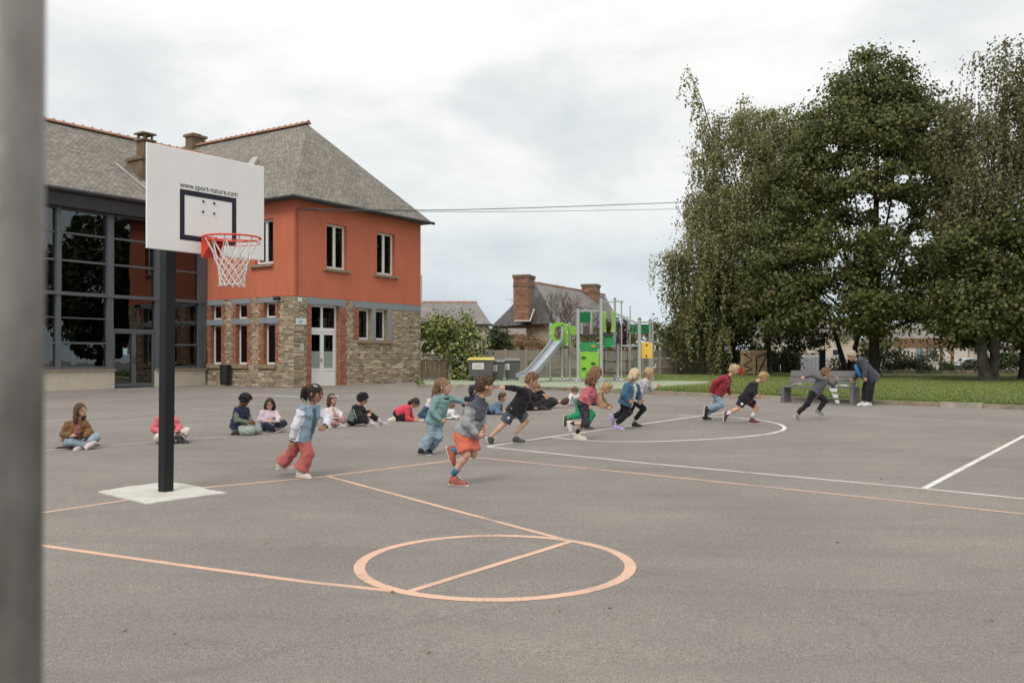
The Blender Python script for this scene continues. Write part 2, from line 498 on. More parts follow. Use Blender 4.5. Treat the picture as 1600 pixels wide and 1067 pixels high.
# resample at 1 m
dist = [0]
for a, b in zip(KP[:-1], KP[1:]): dist.append(dist[-1] + (b - a).length)
def along(s):
    for i in range(len(KP) - 1):
        if dist[i + 1] >= s:
            return KP[i].lerp(KP[i + 1], (s - dist[i]) / (dist[i + 1] - dist[i]))
    return KP[-1]
s_ = 0.0
while s_ + 1.0 < dist[-1]:
    a, b = along(s_ + 0.006), along(s_ + 0.994)
    d = (b - a).normalized(); n = Vector((-d.y, d.x, 0)).normalized()
    if n.y < 0: n = -n
    mk = MB(); h = 0.115 + rr.uniform(-.012, .012); w0 = rr.uniform(-.008, .008)
    q = [a + n * w0, b + n * w0, b + n * (w0 + .14), a + n * (w0 + .14)]
    lo = [(p.x, p.y, gz(p.y) - .05) for p in q]; hi = [(p.x, p.y, gz(p.y) + h) for p in q]
    hi[0] = tuple(Vector(hi[0]) + n * .015); hi[1] = tuple(Vector(hi[1]) + n * .015)
    mk.box8(lo + hi, rr.random())
    mk.build('kerb_stone', KERB, kerb_root)
    s_ += 1.0

def lawn_mat():
    m = mat('lawn_green', (0.078, 0.118, 0.025), 0.95, 0.3, 2.2, 1.0, 45, col2=(0.18, 0.21, 0.05))
    N, L = m.node_tree.nodes, m.node_tree.links
    b = N['Principled BSDF']
    t = N.new('ShaderNodeTexCoord')
    n = N.new('ShaderNodeTexNoise'); n.inputs['Scale'].default_value = 14; n.inputs['Detail'].default_value = 8; n.inputs['Roughness'].default_value = 0.8; L.new(t.outputs['Object'], n.inputs['Vector'])
    r = N.new('ShaderNodeValToRGB'); L.new(n.outputs['Fac'], r.inputs[0])
    r.color_ramp.elements[0].position = 0.35; r.color_ramp.elements[0].color = (0.6, 0.62, 0.55, 1)
    r.color_ramp.elements[1].position = 0.68; r.color_ramp.elements[1].color = (1.4, 1.35, 1.25, 1)
    old = b.inputs['Base Color'].links[0].from_socket
    x = N.new('ShaderNodeMix'); x.data_type = 'RGBA'; x.blend_type = 'MULTIPLY'; x.inputs[0].default_value = 1
    L.new(old, x.inputs[6]); L.new(r.outputs[0], x.inputs[7])
    nb = N.new('ShaderNodeTexNoise'); nb.inputs['Scale'].default_value = 0.5; nb.inputs['Detail'].default_value = 5; L.new(t.outputs['Object'], nb.inputs['Vector'])
    r2 = N.new('ShaderNodeValToRGB'); L.new(nb.outputs['Fac'], r2.inputs[0])
    r2.color_ramp.elements[0].position = 0.56; r2.color_ramp.elements[1].position = 0.68; r2.color_ramp.elements[1].color = (0.55, 0.55, 0.55, 1); r2.color_ramp.elements[0].color = (0, 0, 0, 1)
    y = N.new('ShaderNodeMix'); y.data_type = 'RGBA'; L.new(r2.outputs[0], y.inputs[0]); L.new(x.outputs[2], y.inputs[6]); y.inputs[7].default_value = (0.16, 0.12, 0.065, 1)
    L.new(y.outputs[2], b.inputs['Base Color'])
    return m
LAWN = lawn_mat()
mb = MB()
back = 57.2
KPl = [along(s * 0.5) for s in range(int(dist[-1] * 2))]
for a, b in zip(KPl[:-1], KPl[1:]):
    def inn(p): return Vector((p.x + 0.09, p.y + 0.11, 0))
    a2, b2 = inn(a), inn(b)
    A = [(a2.x, a2.y)] ; B = [(b2.x, b2.y)]
    # columns run straight back (along +Y)
    yy = [0, 0.3, 0.6, 1]
    cols = []
    for p in (a2, b2):
        cols.append([(p.x + (p.x * 0.9) * t, p.y + (back - p.y) * t) for t in yy])
    for k in range(3):
        q = [cols[0][k], cols[1][k], cols[1][k + 1], cols[0][k + 1]]
        mb.face([(x, y, gz(y) + 0.085) for x, y in q])
mb.build('lawn', LAWN, kind='structure')
RUB = mat('green_rubber', (0.285, 0.325, 0.235), 0.9, 0.10, 3, 0.4, 140)
mb = MB()
f_px = [(661, 604.8), (760, 605), (868, 608.8), (935, 611.5), (985, 611.5), (1018, 608.5), (1060, 605), (1106, 602)]
b_px = [(659, 594), (750, 593.5), (860, 593), (930, 593), (975, 594), (1018, 598), (1060, 598.3), (1106, 599.2)]
for i in range(len(f_px) - 1):
    q = [G(*f_px[i]), G(*f_px[i + 1]), G(*b_px[i + 1]), G(*b_px[i])]
    q = [Vector((p.x, p.y, 0)) + (Vector((0.09, 0.12, 0)) if k < 2 and i < 3 else Vector((0, 0, 0))) for k, p in enumerate(q)]
    mb.face([(p.x, p.y, gz(p.y) + 0.092) for p in q])
mb.build('rubber_surface', RUB, kind='structure')
# grass blades standing on the lawn near the kerb
GR = mat('grass_blades', (0.075, 0.12, 0.028), 0.7, 0.3, 1.5, 0, 1, attr=[(0.06, 0.10, 0.02), (0.12, 0.17, 0.04), (0.21, 0.24, 0.07)], trans=0.25)
mb = MB(); rg = random.Random(8)
import bisect
for k in range(26000):
    px = rg.uniform(930, 1640)
    ytop = 589; ybot = 0
    i = max(0, min(len(KPX) - 2, bisect.bisect([q[0] for q in KPX], px) - 1))
    t = (px - KPX[i][0]) / (KPX[i + 1][0] - KPX[i][0]); ybot = KPX[i][1] + (KPX[i + 1][1] - KPX[i][1]) * t - 2.3
    py = ybot - (ybot - ytop) * rg.random() ** 1.5
    if px < 1115 and (606.5 - (px - 1013) * 0.048 + 4 > py > 597 or px < 1018 and py > 592): continue
    p = G(px, py); h = rg.uniform(.02, .05) * (1.5 if py > ybot - 2 else 1); w = .010 + p.y * .0003; a = rg.uniform(0, 3.14)
    dx, dy = math.cos(a) * w, math.sin(a) * w; z = gz(p.y) + .08
    mb.face([(p.x - dx, p.y - dy, z), (p.x + dx, p.y + dy, z), (p.x + rg.uniform(-.02, .02), p.y + rg.uniform(-.02, .02), z + h)], rg.random())
mb.build('grass', GR, kind='stuff', label='short green grass blades growing over the lawn', cat='grass')
# ================================================================== SCHOOL BUILDING
rs = random.Random(11)
Rv, Nv = (0.556, 0.831), (-0.831, 0.556)
C0 = (-8.275, 34.7)
A0 = (C0[0] + Nv[0] * 5.18, C0[1] + Nv[1] * 5.18)
PR = Plane(C0, Rv, Nv)                      # right facade of the wing
PLf = Plane(C0, Nv, Rv)                     # left face of the wing
PG = Plane(A0, (-Rv[0], -Rv[1]), Nv)        # glazed facade
ZE, ZB, ZF = 7.63, 3.94, 0.30               # eave, foot of the red render, footing
WL = 7.53

RENDER = mat('red_render', (0.50, 0.146, 0.082), 0.9, 0.085, 1.6, 0.22, 90, stretch=(1, 1, .5))
MORTAR = mat('lime_mortar', (0.30, 0.245, 0.165), 0.95, 0.25, 3, 0.5, 50)
STONE = mat('rubble_stone', '#8f7f64', 0.92, 0.28, 7, 0.7, 30, attr=['#766c60', '#988a75', '#a59680', '#857a6c', '#ab987c', '#bdaf99', '#968874'])
BRICK = mat('red_brick', '#8a4030', 0.9, 0.22, 9, 0.5, 60, attr=['#83523f', '#a0674e', '#935945', '#b07c64'])
GREYB = mat('grey_blue_paint', (0.235, 0.250, 0.268), 0.7, 0.07, 2, 0.1, 40)
SILL = mat('sill_stone', '#8c7c69', 0.9, 0.2, 5, 0.4, 50)
UPVC = mat('white_frame', (0.72, 0.715, 0.70), 0.4, 0.03, 2, 0.0, 10)
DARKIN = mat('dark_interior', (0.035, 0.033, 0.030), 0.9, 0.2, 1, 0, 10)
BLIND = mat('frosted_film', (0.27, 0.30, 0.27), 0.5, 0.05, 2, 0.0, 10)
CURT = mat('grey_curtain', (0.17, 0.165, 0.15), 0.9, 0.3, 4, 0.0, 10, stretch=(3, 3, .2))

def slate_mat(name, c1, c2, mort):
    m = bpy.data.materials.new(name); m.use_nodes = True
    N, L = m.node_tree.nodes, m.node_tree.links
    b = N['Principled BSDF']; b.inputs['Roughness'].default_value = 0.75; b.inputs['Specular IOR Level'].default_value = 0.3
    uv = N.new('ShaderNodeUVMap'); uv.uv_map = 'uv'
    br = N.new('ShaderNodeTexBrick'); br.inputs['Scale'].default_value = 1.0
    br.inputs['Brick Width'].default_value = 0.20; br.inputs['Row Height'].default_value = 0.115; br.inputs['Mortar Size'].default_value = 0.007
    br.inputs['Mortar Smooth'].default_value = 0.3; br.inputs['Bias'].default_value = -0.1
    br.inputs['Color1'].default_value = (*c1, 1); br.inputs['Color2'].default_value = (*c2, 1); br.inputs['Mortar'].default_value = (*mort, 1)
    nd = N.new('ShaderNodeTexNoise'); nd.inputs['Scale'].default_value = 3.0; L.new(uv.outputs[0], nd.inputs['Vector'])
    mx = N.new('ShaderNodeMix'); mx.data_type = 'VECTOR'; mx.inputs[0].default_value = 0.035; L.new(uv.outputs[0], mx.inputs[4]); L.new(nd.outputs['Color'], mx.inputs[5])
    L.new(mx.outputs[1], br.inputs['Vector'])
    n1 = N.new('ShaderNodeTexNoise'); n1.inputs['Scale'].default_value = 0.7; n1.inputs['Detail'].default_value = 8; n1.inputs['Roughness'].default_value = .7; L.new(uv.outputs[0], n1.inputs['Vector'])
    r = N.new('ShaderNodeValToRGB'); L.new(n1.outputs['Fac'], r.inputs[0])
    r.color_ramp.elements[0].position = .3; r.color_ramp.elements[0].color = (0.78, 0.77, 0.75, 1); r.color_ramp.elements[1].position = .7; r.color_ramp.elements[1].color = (1.2, 1.18, 1.12, 1)
    x = N.new('ShaderNodeMix'); x.data_type = 'RGBA'; x.blend_type = 'MULTIPLY'; x.inputs[0].default_value = 1
    L.new(br.outputs['Color'], x.inputs[6]); L.new(r.outputs[0], x.inputs[7])
    # lichen speckles
    n3 = N.new('ShaderNodeTexNoise'); n3.inputs['Scale'].default_value = 5; n3.inputs['Detail'].default_value = 8; n3.inputs['Roughness'].default_value = .75; L.new(uv.outputs[0], n3.inputs['Vector'])
    r3 = N.new('ShaderNodeValToRGB'); L.new(n3.outputs['Fac'], r3.inputs[0]); r3.color_ramp.elements[0].position = .52; r3.color_ramp.elements[1].position = .66
    y = N.new('ShaderNodeMix'); y.data_type = 'RGBA'; L.new(r3.outputs[0], y.inputs[0]); L.new(x.outputs[2], y.inputs[6]); y.inputs[7].default_value = (c2[0] * 1.45, c2[1] * 1.38, c2[2] * 1.2, 1)
    L.new(y.outputs[2], b.inputs['Base Color'])
    bp = N.new('ShaderNodeBump'); bp.inputs['Strength'].default_value = 0.9; bp.inputs['Distance'].default_value = 0.03
    L.new(br.outputs['Fac'], bp.inputs['Height']); bp.invert = True
    L.new(bp.outputs[0], b.inputs['Normal'])
    return m
SLATE = slate_mat('weathered_slate', (0.165, 0.152, 0.141), (0.25, 0.23, 0.21), (0.07, 0.064, 0.06))
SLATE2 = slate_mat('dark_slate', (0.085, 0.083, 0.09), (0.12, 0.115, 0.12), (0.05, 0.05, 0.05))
SLATE3 = slate_mat('pale_slate', (0.19, 0.18, 0.175), (0.24, 0.225, 0.215), (0.11, 0.10, 0.10))
TERRA = mat('terracotta', '#b86f4c', 0.85, 0.25, 6, 0.4, 40, attr=['#8a6350', '#a87e68', '#9b705a', '#7e6252'])
CHIM = mat('chimney_render', '#6f5f4c', 0.95, 0.3, 2.5, 0.6, 30)
GUT = mat('dark_gutter', (0.035, 0.035, 0.038), 0.45, 0.2, 3, 0.05, 20)

def planar_uv(o):
    me = o.data
    uvl = me.uv_layers.new(name='uv')
    for p in me.polygons:
        n = p.normal
        h = Vector((0, 0, 1)).cross(n)
        h = h.normalized() if h.length > 1e-4 else Vector((1, 0, 0))
        u = n.cross(h)
        for li in p.loop_indices:
            co = me.vertices[me.loops[li].vertex_index].co
            uvl.data[li].uv = (co.dot(h), co.dot(u))
    return o

def rect(P, xl, xr, yt, yb, xref=None):
    a, b = P.uz(xl, yt)[0], P.uz(xr, yt)[0]
    xr_ = xl if xref is None else xref
    return (min(a, b), max(a, b), P.uz(xr_, yb)[1], P.uz(xr_, yt)[1])

def wall(mb, P, u0, u1, z0, z1, holes, depth=0.24):
    us = sorted({u0, u1, *[h[0] for h in holes], *[h[1] for h in holes]})
    zs = sorted({z0, z1, *[h[2] for h in holes], *[h[3] for h in holes]})
    us = [u for u in us if u0 - 1e-6 <= u <= u1 + 1e-6]; zs = [z for z in zs if z0 - 1e-6 <= z <= z1 + 1e-6]
    for i in range(len(us) - 1):
        for j in range(len(zs) - 1):
            cu, cz = (us[i] + us[i + 1]) / 2, (zs[j] + zs[j + 1]) / 2
            if any(h[0] < cu < h[1] and h[2] < cz < h[3] for h in holes): continue
            mb.face([P(us[i], 0, zs[j]), P(us[i + 1], 0, zs[j]), P(us[i + 1], 0, zs[j + 1]), P(us[i], 0, zs[j + 1])])
    for h in holes:
        a, b, c, d = h[:4]; D = depth + 0.1
        c2, d2 = max(c, z0), min(d, z1)
        mb.face([P(a, 0, c2), P(a, D, c2), P(a, D, d2), P(a, 0, d2)])
        mb.face([P(b, 0, c2), P(b, D, c2), P(b, D, d2), P(b, 0, d2)])
        if z0 < c: mb.face([P(a, 0, c), P(b, 0, c), P(b, D, c), P(a, D, c)])
        if d < z1: mb.face([P(a, 0, d), P(b, 0, d), P(b, D, d), P(a, D, d)])

def window(P, r, parent, v=0.2, fw=0.07, cols=1, rows=None, mats=(None,), name='window', curtain=None, label=None, glass=None):
    u0, u1, z0, z1 = r
    mb = MB(); t = 0.06
    mb.box(u0, u1, v, v + t, z0, z0 + fw * 1.25, P); mb.box(u0, u1, v, v + t, z1 - fw, z1, P)
    mb.box(u0, u0 + fw, v, v + t, z0 + fw * 1.25, z1 - fw, P); mb.box(u1 - fw, u1, v, v + t, z0 + fw * 1.25, z1 - fw, P)
    zz_ = [z0 + fw * 1.25] + (rows or []) + [z1 - fw]
    cw = (u1 - u0 - 2 * fw)
    for z in (rows or []):
        mb.box(u0 + fw, u1 - fw, v - .004, v + t, z - fw * .5, z + fw * .5, P)
    for i in range(1, cols):
        uc = u0 + fw + cw * i / cols
        for k in range(len(zz_) - 1):
            mb.box(uc - fw * .7, uc + fw * .7, v - .015, v + t, zz_[k] + (fw * .5 if k else 0), zz_[k + 1] - (fw * .5 if k < len(zz_) - 2 else 0), P)
    w = mb.build(name, UPVC, parent, label=label)
    for i in range(cols):
        for k in range(len(zz_) - 1):
            pm = MB()
            a = u0 + fw + cw * i / cols; b = u0 + fw + cw * (i + 1) / cols
            pm.box(a + .003, b - .003, v + .03, v + .036, zz_[k] + .002, zz_[k + 1] - .002, P)
            pm.build('pane', glass or GLASS, w)
    if curtain:
        cm = MB(); n = 14
        for a, b, za, zb, mt in curtain:
            for q in range(n):
                ua, ub = a + (b - a) * q / n, a + (b - a) * (q + 1) / n
                va, vb = v + .12 + .03 * (q % 2), v + .12 + .03 * ((q + 1) % 2)
                cm.face([P(ua, va, za), P(ub, vb, za), P(ub, vb, zb), P(ua, va, zb)])
        cm.build('curtain', curtain[0][4], w)
    return w

school = empty('school_building', (C0[0], C0[1], gz(C0[1])), 'red rendered school wing over rubble stone ground floor joined to a glazed hall', 'building')

# openings -----------------------------------------------------------
W1 = rect(PR, 510.4, 542, 348.5, 419.5); W2 = rect(PR, 589, 617, 362, 428.6)
W2 = (W2[0], W2[1], W1[2], W1[3])
DR = rect(PR, 486.7, 531, 475, 606); DR = (DR[0], DR[1], gz(35.5) - .02, DR[3])
Q1 = rect(PR, 560.5, 580.7, 482, 530.5); Q2 = rect(PR, 586.7, 605.5, 482, 530.5); Q2 = (Q2[0], Q2[1], Q1[2], Q1[3])
LT1 = rect(PR, 479.5, 539.5, 463.7, 475); LT2 = rect(PR, 553.7, 656.5, 466, 480)
UW = rect(PLf, 398, 426.8, 343, 413, 412)
cols3 = [((328.7, 345.7), (320.8, 352.3), (321.4, 350.2), 345), ((368.2, 386.2), (361.5, 392.8), (361.8, 391.6), 386), ((411.2, 430), (404.2, 436.5), (404.5, 435.6), 430)]
SM, TL = [], []
for (a, b), _, _, xr in cols3:
    SM.append(rect(PLf, a, b, 474.2, 497.5, b)); TL.append(rect(PLf, a, b, 506.3, 569, b))
zs1, zs2 = sum(r[3] for r in SM) / 3, sum(r[2] for r in SM) / 3
zt1, zt2 = sum(r[3] for r in TL) / 3, sum(r[2] for r in TL) / 3
SM = [(r[0], r[1], zs2, zs1) for r in SM]; TL = [(r[0], r[1], zt2, zt1) for r in TL]
LL = 5.18
VB = 15.0
# walls ---------------------------------------------------------------
mb = MB()
wall(mb, PR, 0, WL, ZB, ZE, [W1, W2])
wall(mb, PLf, 0, VB, ZB, ZE, [UW])
PB = Plane((C0[0] + Rv[0] * WL, C0[1] + Rv[1] * WL), Nv, (-Rv[0], -Rv[1]))
wall(mb, PB, 0, VB, ZF, ZE, [])
PK = Plane((C0[0] + Nv[0] * VB, C0[1] + Nv[1] * VB), Rv, (-Nv[0], -Nv[1]))
wall(mb, PK, 0, WL, ZF, ZE, [])
mb.build('rendered_wall', RENDER, school)
mb = MB()
wall(mb, PR, 0, WL, ZF, ZB, [DR, Q1, Q2]); wall(mb, PLf, 0, LL, ZF, ZB, SM + TL)
mb.build('stone_wall', MORTAR, school)
# thin drip edge where the render meets the stone
mb = MB(); mb.box(0, WL, -.028, 0.001, ZB - .005, ZB + .05, PR); mb.box(0.0, LL, -.028, 0.001, ZB - .005, ZB + .05, PLf); mb.box(-.028, 0, -.028, 0, ZB - .005, ZB + .05, PR)
mb.build('render_edge', RENDER, school)
# inside: floor and ceiling slabs, plus dark partitions added to block sky seen through
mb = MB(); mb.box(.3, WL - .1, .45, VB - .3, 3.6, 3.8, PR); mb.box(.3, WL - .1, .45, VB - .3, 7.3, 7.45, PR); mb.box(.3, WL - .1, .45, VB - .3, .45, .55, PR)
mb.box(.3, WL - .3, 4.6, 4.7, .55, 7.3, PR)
mb.box(.9, WL - .2, 1.6, 1.7, .55, 7.3, PR); mb.box(1.6, 1.7, .5, 4.55, .55, 7.3, PR); mb.build('light_block_slabs', DARKIN, school)

# lintels, bands, sills ------------------------------------------------
def lint(P, r, out=0.022, m=GREYB, name='lintel'):
    mb = MB(); mb.box(r[0], r[1], -out, 0.0, r[2], r[3], P); return mb.build(name, m, school)
lint(PR, (LT1[0], LT1[1], DR[3], ZB - .006)); lint(PR, (LT2[0], WL, LT2[2], ZB - .006))
gp = rect(PR, 605.5, 612.2, 490, 527)
lint(PR, (Q1[1], Q2[0], Q1[2], LT2[2] - .001), .02, name='window_pillar'); lint(PR, (gp[0], gp[1], Q1[2], LT2[2] - .001), .02, name='window_surround')
sl = rect(PR, 557.5, 611.5, 530.5, 536.5); lint(PR, (sl[0], sl[1], Q1[2] - .14, Q1[2] - .002), .10, SILL, 'window_sill')
for W, (a, b) in ((W1, (505, 546)), (W2, (584.6, 621))):
    q = rect(PR, a, b, 400, 410); lint(PR, (q[0], q[1], W[2] - .10, W[2] - .002), .12, SILL, 'window_sill')
for k, ((a, b), br_, li, xr) in enumerate(cols3):
    q = rect(PLf, li[0], li[1], 463, 474); lint(PLf, (q[0], min(q[1], LL), zs1, ZB - .006))
    lint(PLf, (q[0], min(q[1], LL), zt1, zs2))
    q2 = rect(PLf, a - (7 if k else 7), b + 2, 463, 474); lint(PLf, (q2[0], min(q2[1], LL - .01), zt2 - .16, zt2 - .002), .10, SILL, 'window_sill')
q = rect(PLf, 393, 427.5, 414, 419, 412); lint(PLf, (q[0] , q[1], UW[2] - .11, UW[2] - .002), .12, SILL, 'window_sill')

# windows and door -------------------------------------------------------
for W in (W1, W2):
    window(PR, W, school, .16, .085, 2, curtain=[(W[0] + .55, W[1] - .1, W[2] + .1, W[3] - .08, CURT)])
for Q in (Q1, Q2): window(PR, Q, school, .2, .075, 1, curtain=[(Q[0] + .25, Q[1] - .05, Q[2] + .1, Q[3] - .06, CURT)])
window(PLf, UW, school, .16, .085, 2, curtain=[(UW[0] + .05, UW[0] + .4, UW[2] + .1, UW[3] - .08, CURT)])
for r in SM: window(PLf, r, school, .2, .055, 1)
for r in TL: window(PLf, r, school, .2, .055, 1, curtain=[(r[0] + .06, r[0] + .22, r[2] + .1, r[3] - .06, CURT)])
zt = PR.uz(486.7, 514.5)[1]; zp = PR.uz(486.7, 577.5)[1]; zfr = PR.uz(486.7, 548.5)[1]
mb = MB(); u0, u1, z0, z1 = DR; v = .2; fw = .085
mb.box(u0, u0 + fw, v, v + .07, z0, z1, PR); mb.box(u1 - fw, u1, v, v + .07, z0, z1, PR)
mb.box(u0 + fw, u1 - fw, v, v + .07, z1 - fw, z1, PR); mb.box(u0 + fw, u1 - fw, v - .012, v + .07, zt - .08, zt + .08, PR)
um = (u0 + u1) / 2 - .03
mb.box(um - .05, um + .05, v - .006, v + .07, zt + .08, z1 - fw, PR)
dfr = mb.build('door_frame', UPVC, school)
for a, b in ((u0 + fw, um - .05), (um + .05, u1 - fw)):
    pm = MB(); pm.box(a, b, v + .03, v + .036, zt + .08, z1 - fw, PR); pm.build('pane', GLASS, dfr)
for a, b, hs in ((u0 + fw, um, 1), (um, u1 - fw, 0)):
    mb = MB(); a += .004; b -= .004; s = .085
    mb.box(a, a + s, v - .02, v + .05, z0 + .03, zt - .09, PR); mb.box(b - s, b, v - .02, v + .05, z0 + .03, zt - .09, PR)
    mb.box(a + s, b - s, v - .02, v + .05, zt - .19, zt - .09, PR); mb.box(a + s, b - s, v - .02, v + .05, zp - .05, zp + .05, PR)
    mb.box(a + s, b - s, v - .005, v + .04, z0 + .03, zp - .05, PR)
    d = mb.build('door', UPVC, school)
    pm = MB(); pm.box(a + s, b - s, v + .02, v + .026, zfr, zt - .19, PR); pm.build('pane', GLASS, d)
    pm = MB(); pm.box(a + s, b - s, v + .02, v + .026, zp + .05, zfr, PR); pm.build('frosted_pane', BLIND, d)
    if hs:
        hm = MB(); zh = z0 + 1.05; hm.box(b - .06, b - .02, v - .05, v - .021, zh - .08, zh + .08, PR); hm.box(b - .14, b - .03, v - .085, v - .06, zh - .012, zh + .012, PR); hm.box(b - .055, b - .03, v - .062, v - .048, zh - .012, zh + .012, PR)
        hm.build('handle', mat('steel', (0.45, 0.45, 0.45), 0.35, .1, 5, 0, 10, metal=.8), d)
mb = MB(); mb.box(u0 - .1, u1 + .1, -.14, .3, z0 - .02, z0 + .04, PR); mb.build('door_step', SILL, school)

# brick jambs: toothed courses ------------------------------------------
bricks = []
def jamb(P, ua, ub, z0, z1, tooth, lo=0, hi=1e9):
    """tooth = -1: teeth grow to smaller u, +1: to larger u"""
    z = z0; k = 0
    while z + .05 < z1:
        h = .062; a, b = ua, ub
        if k % 4 < 2:
            if tooth < 0: a -= .09
            else: b += .09
        a = max(a, lo); b = min(b, hi)
        u = a; off = .11 if k % 2 else .22
        while u < b - .02:
            e = min(u + off, b)
            if b - e < .04: e = b
            bricks.append((P, u + .004, e - .004, z + .004, z + h, rs.uniform(.006, .016), rs.random()))
            u = e; off = .22
        z += .072; k += 1
jamb(PR, LT1[0] + .02, DR[0] - .003, DR[2] + .0, DR[3] - .01, -1); jamb(PR, DR[1] + .003, LT1[1] + .02, DR[2], DR[3] - .01, 1)
jamb(PR, LT2[0], Q1[0] - .003, Q1[2] + .0, Q1[3], -1)
for k, ((a, b), br_, li, xr) in enumerate(cols3):
    qb = rect(PLf, br_[0], br_[1], 463, 474)
    for (w0, w1, za, zb) in (SM[k], TL[k]):
        jamb(PLf, w1 + .003, max(w1 + .1, min(qb[1], LL) - .09), za, zb - .01, 1, 0, LL)
        jamb(PLf, max(qb[0], 0) + .05, w0 - .003, za, zb - .01, -1, 0, LL)
# reveals of the openings are brick too
mb = MB()
for P, u0, u1, z0, z1, out, rn in bricks: mb.box(u0, u1, -out, 0.0, z0, z1, P, rn)
for P, r, side in [(PR, DR, 1), (PR, Q1, 0)] + [(PLf, r, 1) for r in SM + TL]:
    u = r[1] if side else r[0]; sg = -1 if side else 1
    z = r[2] + .004; k = 0
    while z + .06 < r[3]:
        u_a, u_b = (u - .006, u - .001) if side else (u + .001, u + .006)
        for va, vb in (((0.0, .085), (.095, .195)) if k % 2 else ((0.0, .195),)):
            mb.box(u_a, u_b, va, vb, z, z + .06, P, rs.random())
        z += .072; k += 1
mb.build('brickwork', BRICK, school, kind='stuff')

# rubble stones -------------------------------------------------------
excl = {id(PR): [DR, Q1, Q2, (LT1[0] - .02, LT1[1] + .02, DR[3], ZB), (LT2[0], WL, LT2[2], ZB), (Q1[1], Q2[0], Q1[2], Q1[3]), (gp[0], gp[1], Q1[2], Q1[3]), (sl[0], sl[1], Q1[2] - .14, Q1[2])],
        id(PLf): SM + TL + [(rect(PLf, li[0], li[1], 463, 474)[0], rect(PLf, li[0], li[1], 463, 474)[1], zt1, zs2) for _, _, li, _ in cols3] + [(rect(PLf, li[0], li[1], 463, 474)[0], rect(PLf, li[0], li[1], 463, 474)[1], zs1, ZB) for _, _, li, _ in cols3]
        + [(rect(PLf, a - 7, b + 2, 463, 474)[0], rect(PLf, a - 7, b + 2, 463, 474)[1], zt2 - .16, zt2) for (a, b), _, _, _ in cols3]}
nb = [(id(P), u0 - .008, u1 + .008, z0 - .008, z1 + .008) for P, u0, u1, z0, z1, _, _ in bricks]
stones = []
for P, ulen in ((PR, WL), (PLf, LL)):
    ex = [e[:4] for e in excl[id(P)]] + [b[1:] for b in nb if b[0] == id(P)]
    z = ZF
    while z < ZB - .03:
        h = rs.uniform(.055, .135); h = min(h, ZB - .012 - z)
        if h < .04: break
        u = 0.0
        while u < ulen - .01:
            w = rs.uniform(.10, .36) * (1.0 if h < .11 else 1.2)
            if u < .01: w = rs.choice([.28, .5])
            e = min(u + w, ulen)
            if ulen - e < .1: e = ulen
            # clip the stone by the openings and the brick
            segs = [(u, e)]
            for (a, b, c, d) in ex:
                if d <= z + .01 or c >= z + h - .01: continue
                ns = []
                for s0, s1 in segs:
                    if b <= s0 or a >= s1: ns.append((s0, s1)); continue
                    if a > s0: ns.append((s0, a))
                    if b < s1: ns.append((b, s1))
                segs = ns
            for s0, s1 in segs:
                if s1 - s0 > .05:
                    if h > .11 and rs.random() < .4:
                        hh = h * rs.uniform(.4, .6); stones.append((P, s0, s1, z, z + hh)); stones.append((P, s0, s1, z + hh, z + h))
                    else: stones.append((P, s0, s1, z, z + h))
            u = e
        z += h
def stone_geo(mb, st):
    P, a, b, c, d = st; g = .006; out = rs.uniform(.010, .035); j = lambda k=.010: rs.uniform(-k, k)
    a += g; b -= g; c += g; d -= g
    ed = abs(a - g) < .02
    A = a - g - out if ed else a
    back = [P(a, 0.02, c), P(b, .02, c), P(b, .02, d), P(a, .02, d)]
    m_ = min(.02, (b - a) * .2, (d - c) * .25)
    jj = [(a + m_ + abs(j()), c + m_ + j(.006)), (b - m_ - abs(j()), c + m_ + j(.006)), (b - m_ - abs(j()), d - m_ + j(.006)), (a + m_ + abs(j()), d - m_ + j(.006))]
    if ed: jj[0] = (A, jj[0][1]); jj[3] = (A, jj[3][1])
    mid = [(a + j(.006), c + j(.004)), (b + j(.006), c + j(.004)), (b + j(.006), d + j(.004)), (a + j(.006), d + j(.004))]
    if ed: mid[0] = (A, mid[0][1]); mid[3] = (A, mid[3][1])
    V = back + [P(u, -out * .5, z) for u, z in mid] + [P(u, -out + j(.004), z) for u, z in jj]
    fs = []
    for k in range(4):
        n = (k + 1) % 4
        fs.append((k, n, 4 + n, 4 + k)); fs.append((4 + k, 4 + n, 8 + n, 8 + k))
    fs.append((8, 9, 10, 11))
    mb.raw(V, fs, rs.random())
stones.sort(key=lambda s: -(s[2] - s[1]) * (s[4] - s[3]) / (1 + .15 * s[1]))
for st in stones[:300]:
    m_ = MB(); stone_geo(m_, st); m_.build('stone', STONE, school)
mb = MB()
for st in stones[300:]: stone_geo(mb, st)
mb.build('rubble', STONE, school, kind='stuff')

# roofs -------------------------------------------------------------------
def P3(P, u, v, z): return Vector(P(u, v, z))
ov = .38; zr = 11.72; zea = ZE + .02
mb = MB()
e0, e1 = -ov, WL + ov
pk = P3(PR, WL / 2, 3.25, zr); pk2 = P3(PR, WL / 2, VB - 3.2, zr)
cA, cB, cD, cE = P3(PR, e0, -ov, zea), P3(PR, e1, -ov, zea), P3(PR, e1, VB + ov, zea), P3(PR, e0, VB + ov, zea)
mb.face([cA, cB, pk]); mb.face([cB, cD, pk2, pk]); mb.face([cD, cE, pk2]); mb.face([cE, cA, pk, pk2])
wr = planar_uv(mb.build('slate_roof', SLATE, school))
mb = MB(); mb.box(e0, e1, -ov, VB + ov, zea - .06, zea - .012, PR); mb.build('soffit', mat('soffit_board', (0.10, 0.085, 0.075), .8), school)
def gutter(pts, name='gutter', r=.065):
    mb = MB(); mb.tube(pts, r, 10); return mb.build(name, GUT, school, smooth=True)
gutter([P3(PR, e0 - .03, -ov - .05, zea - .03), P3(PR, e1 + .05, -ov - .05, zea - .03)])
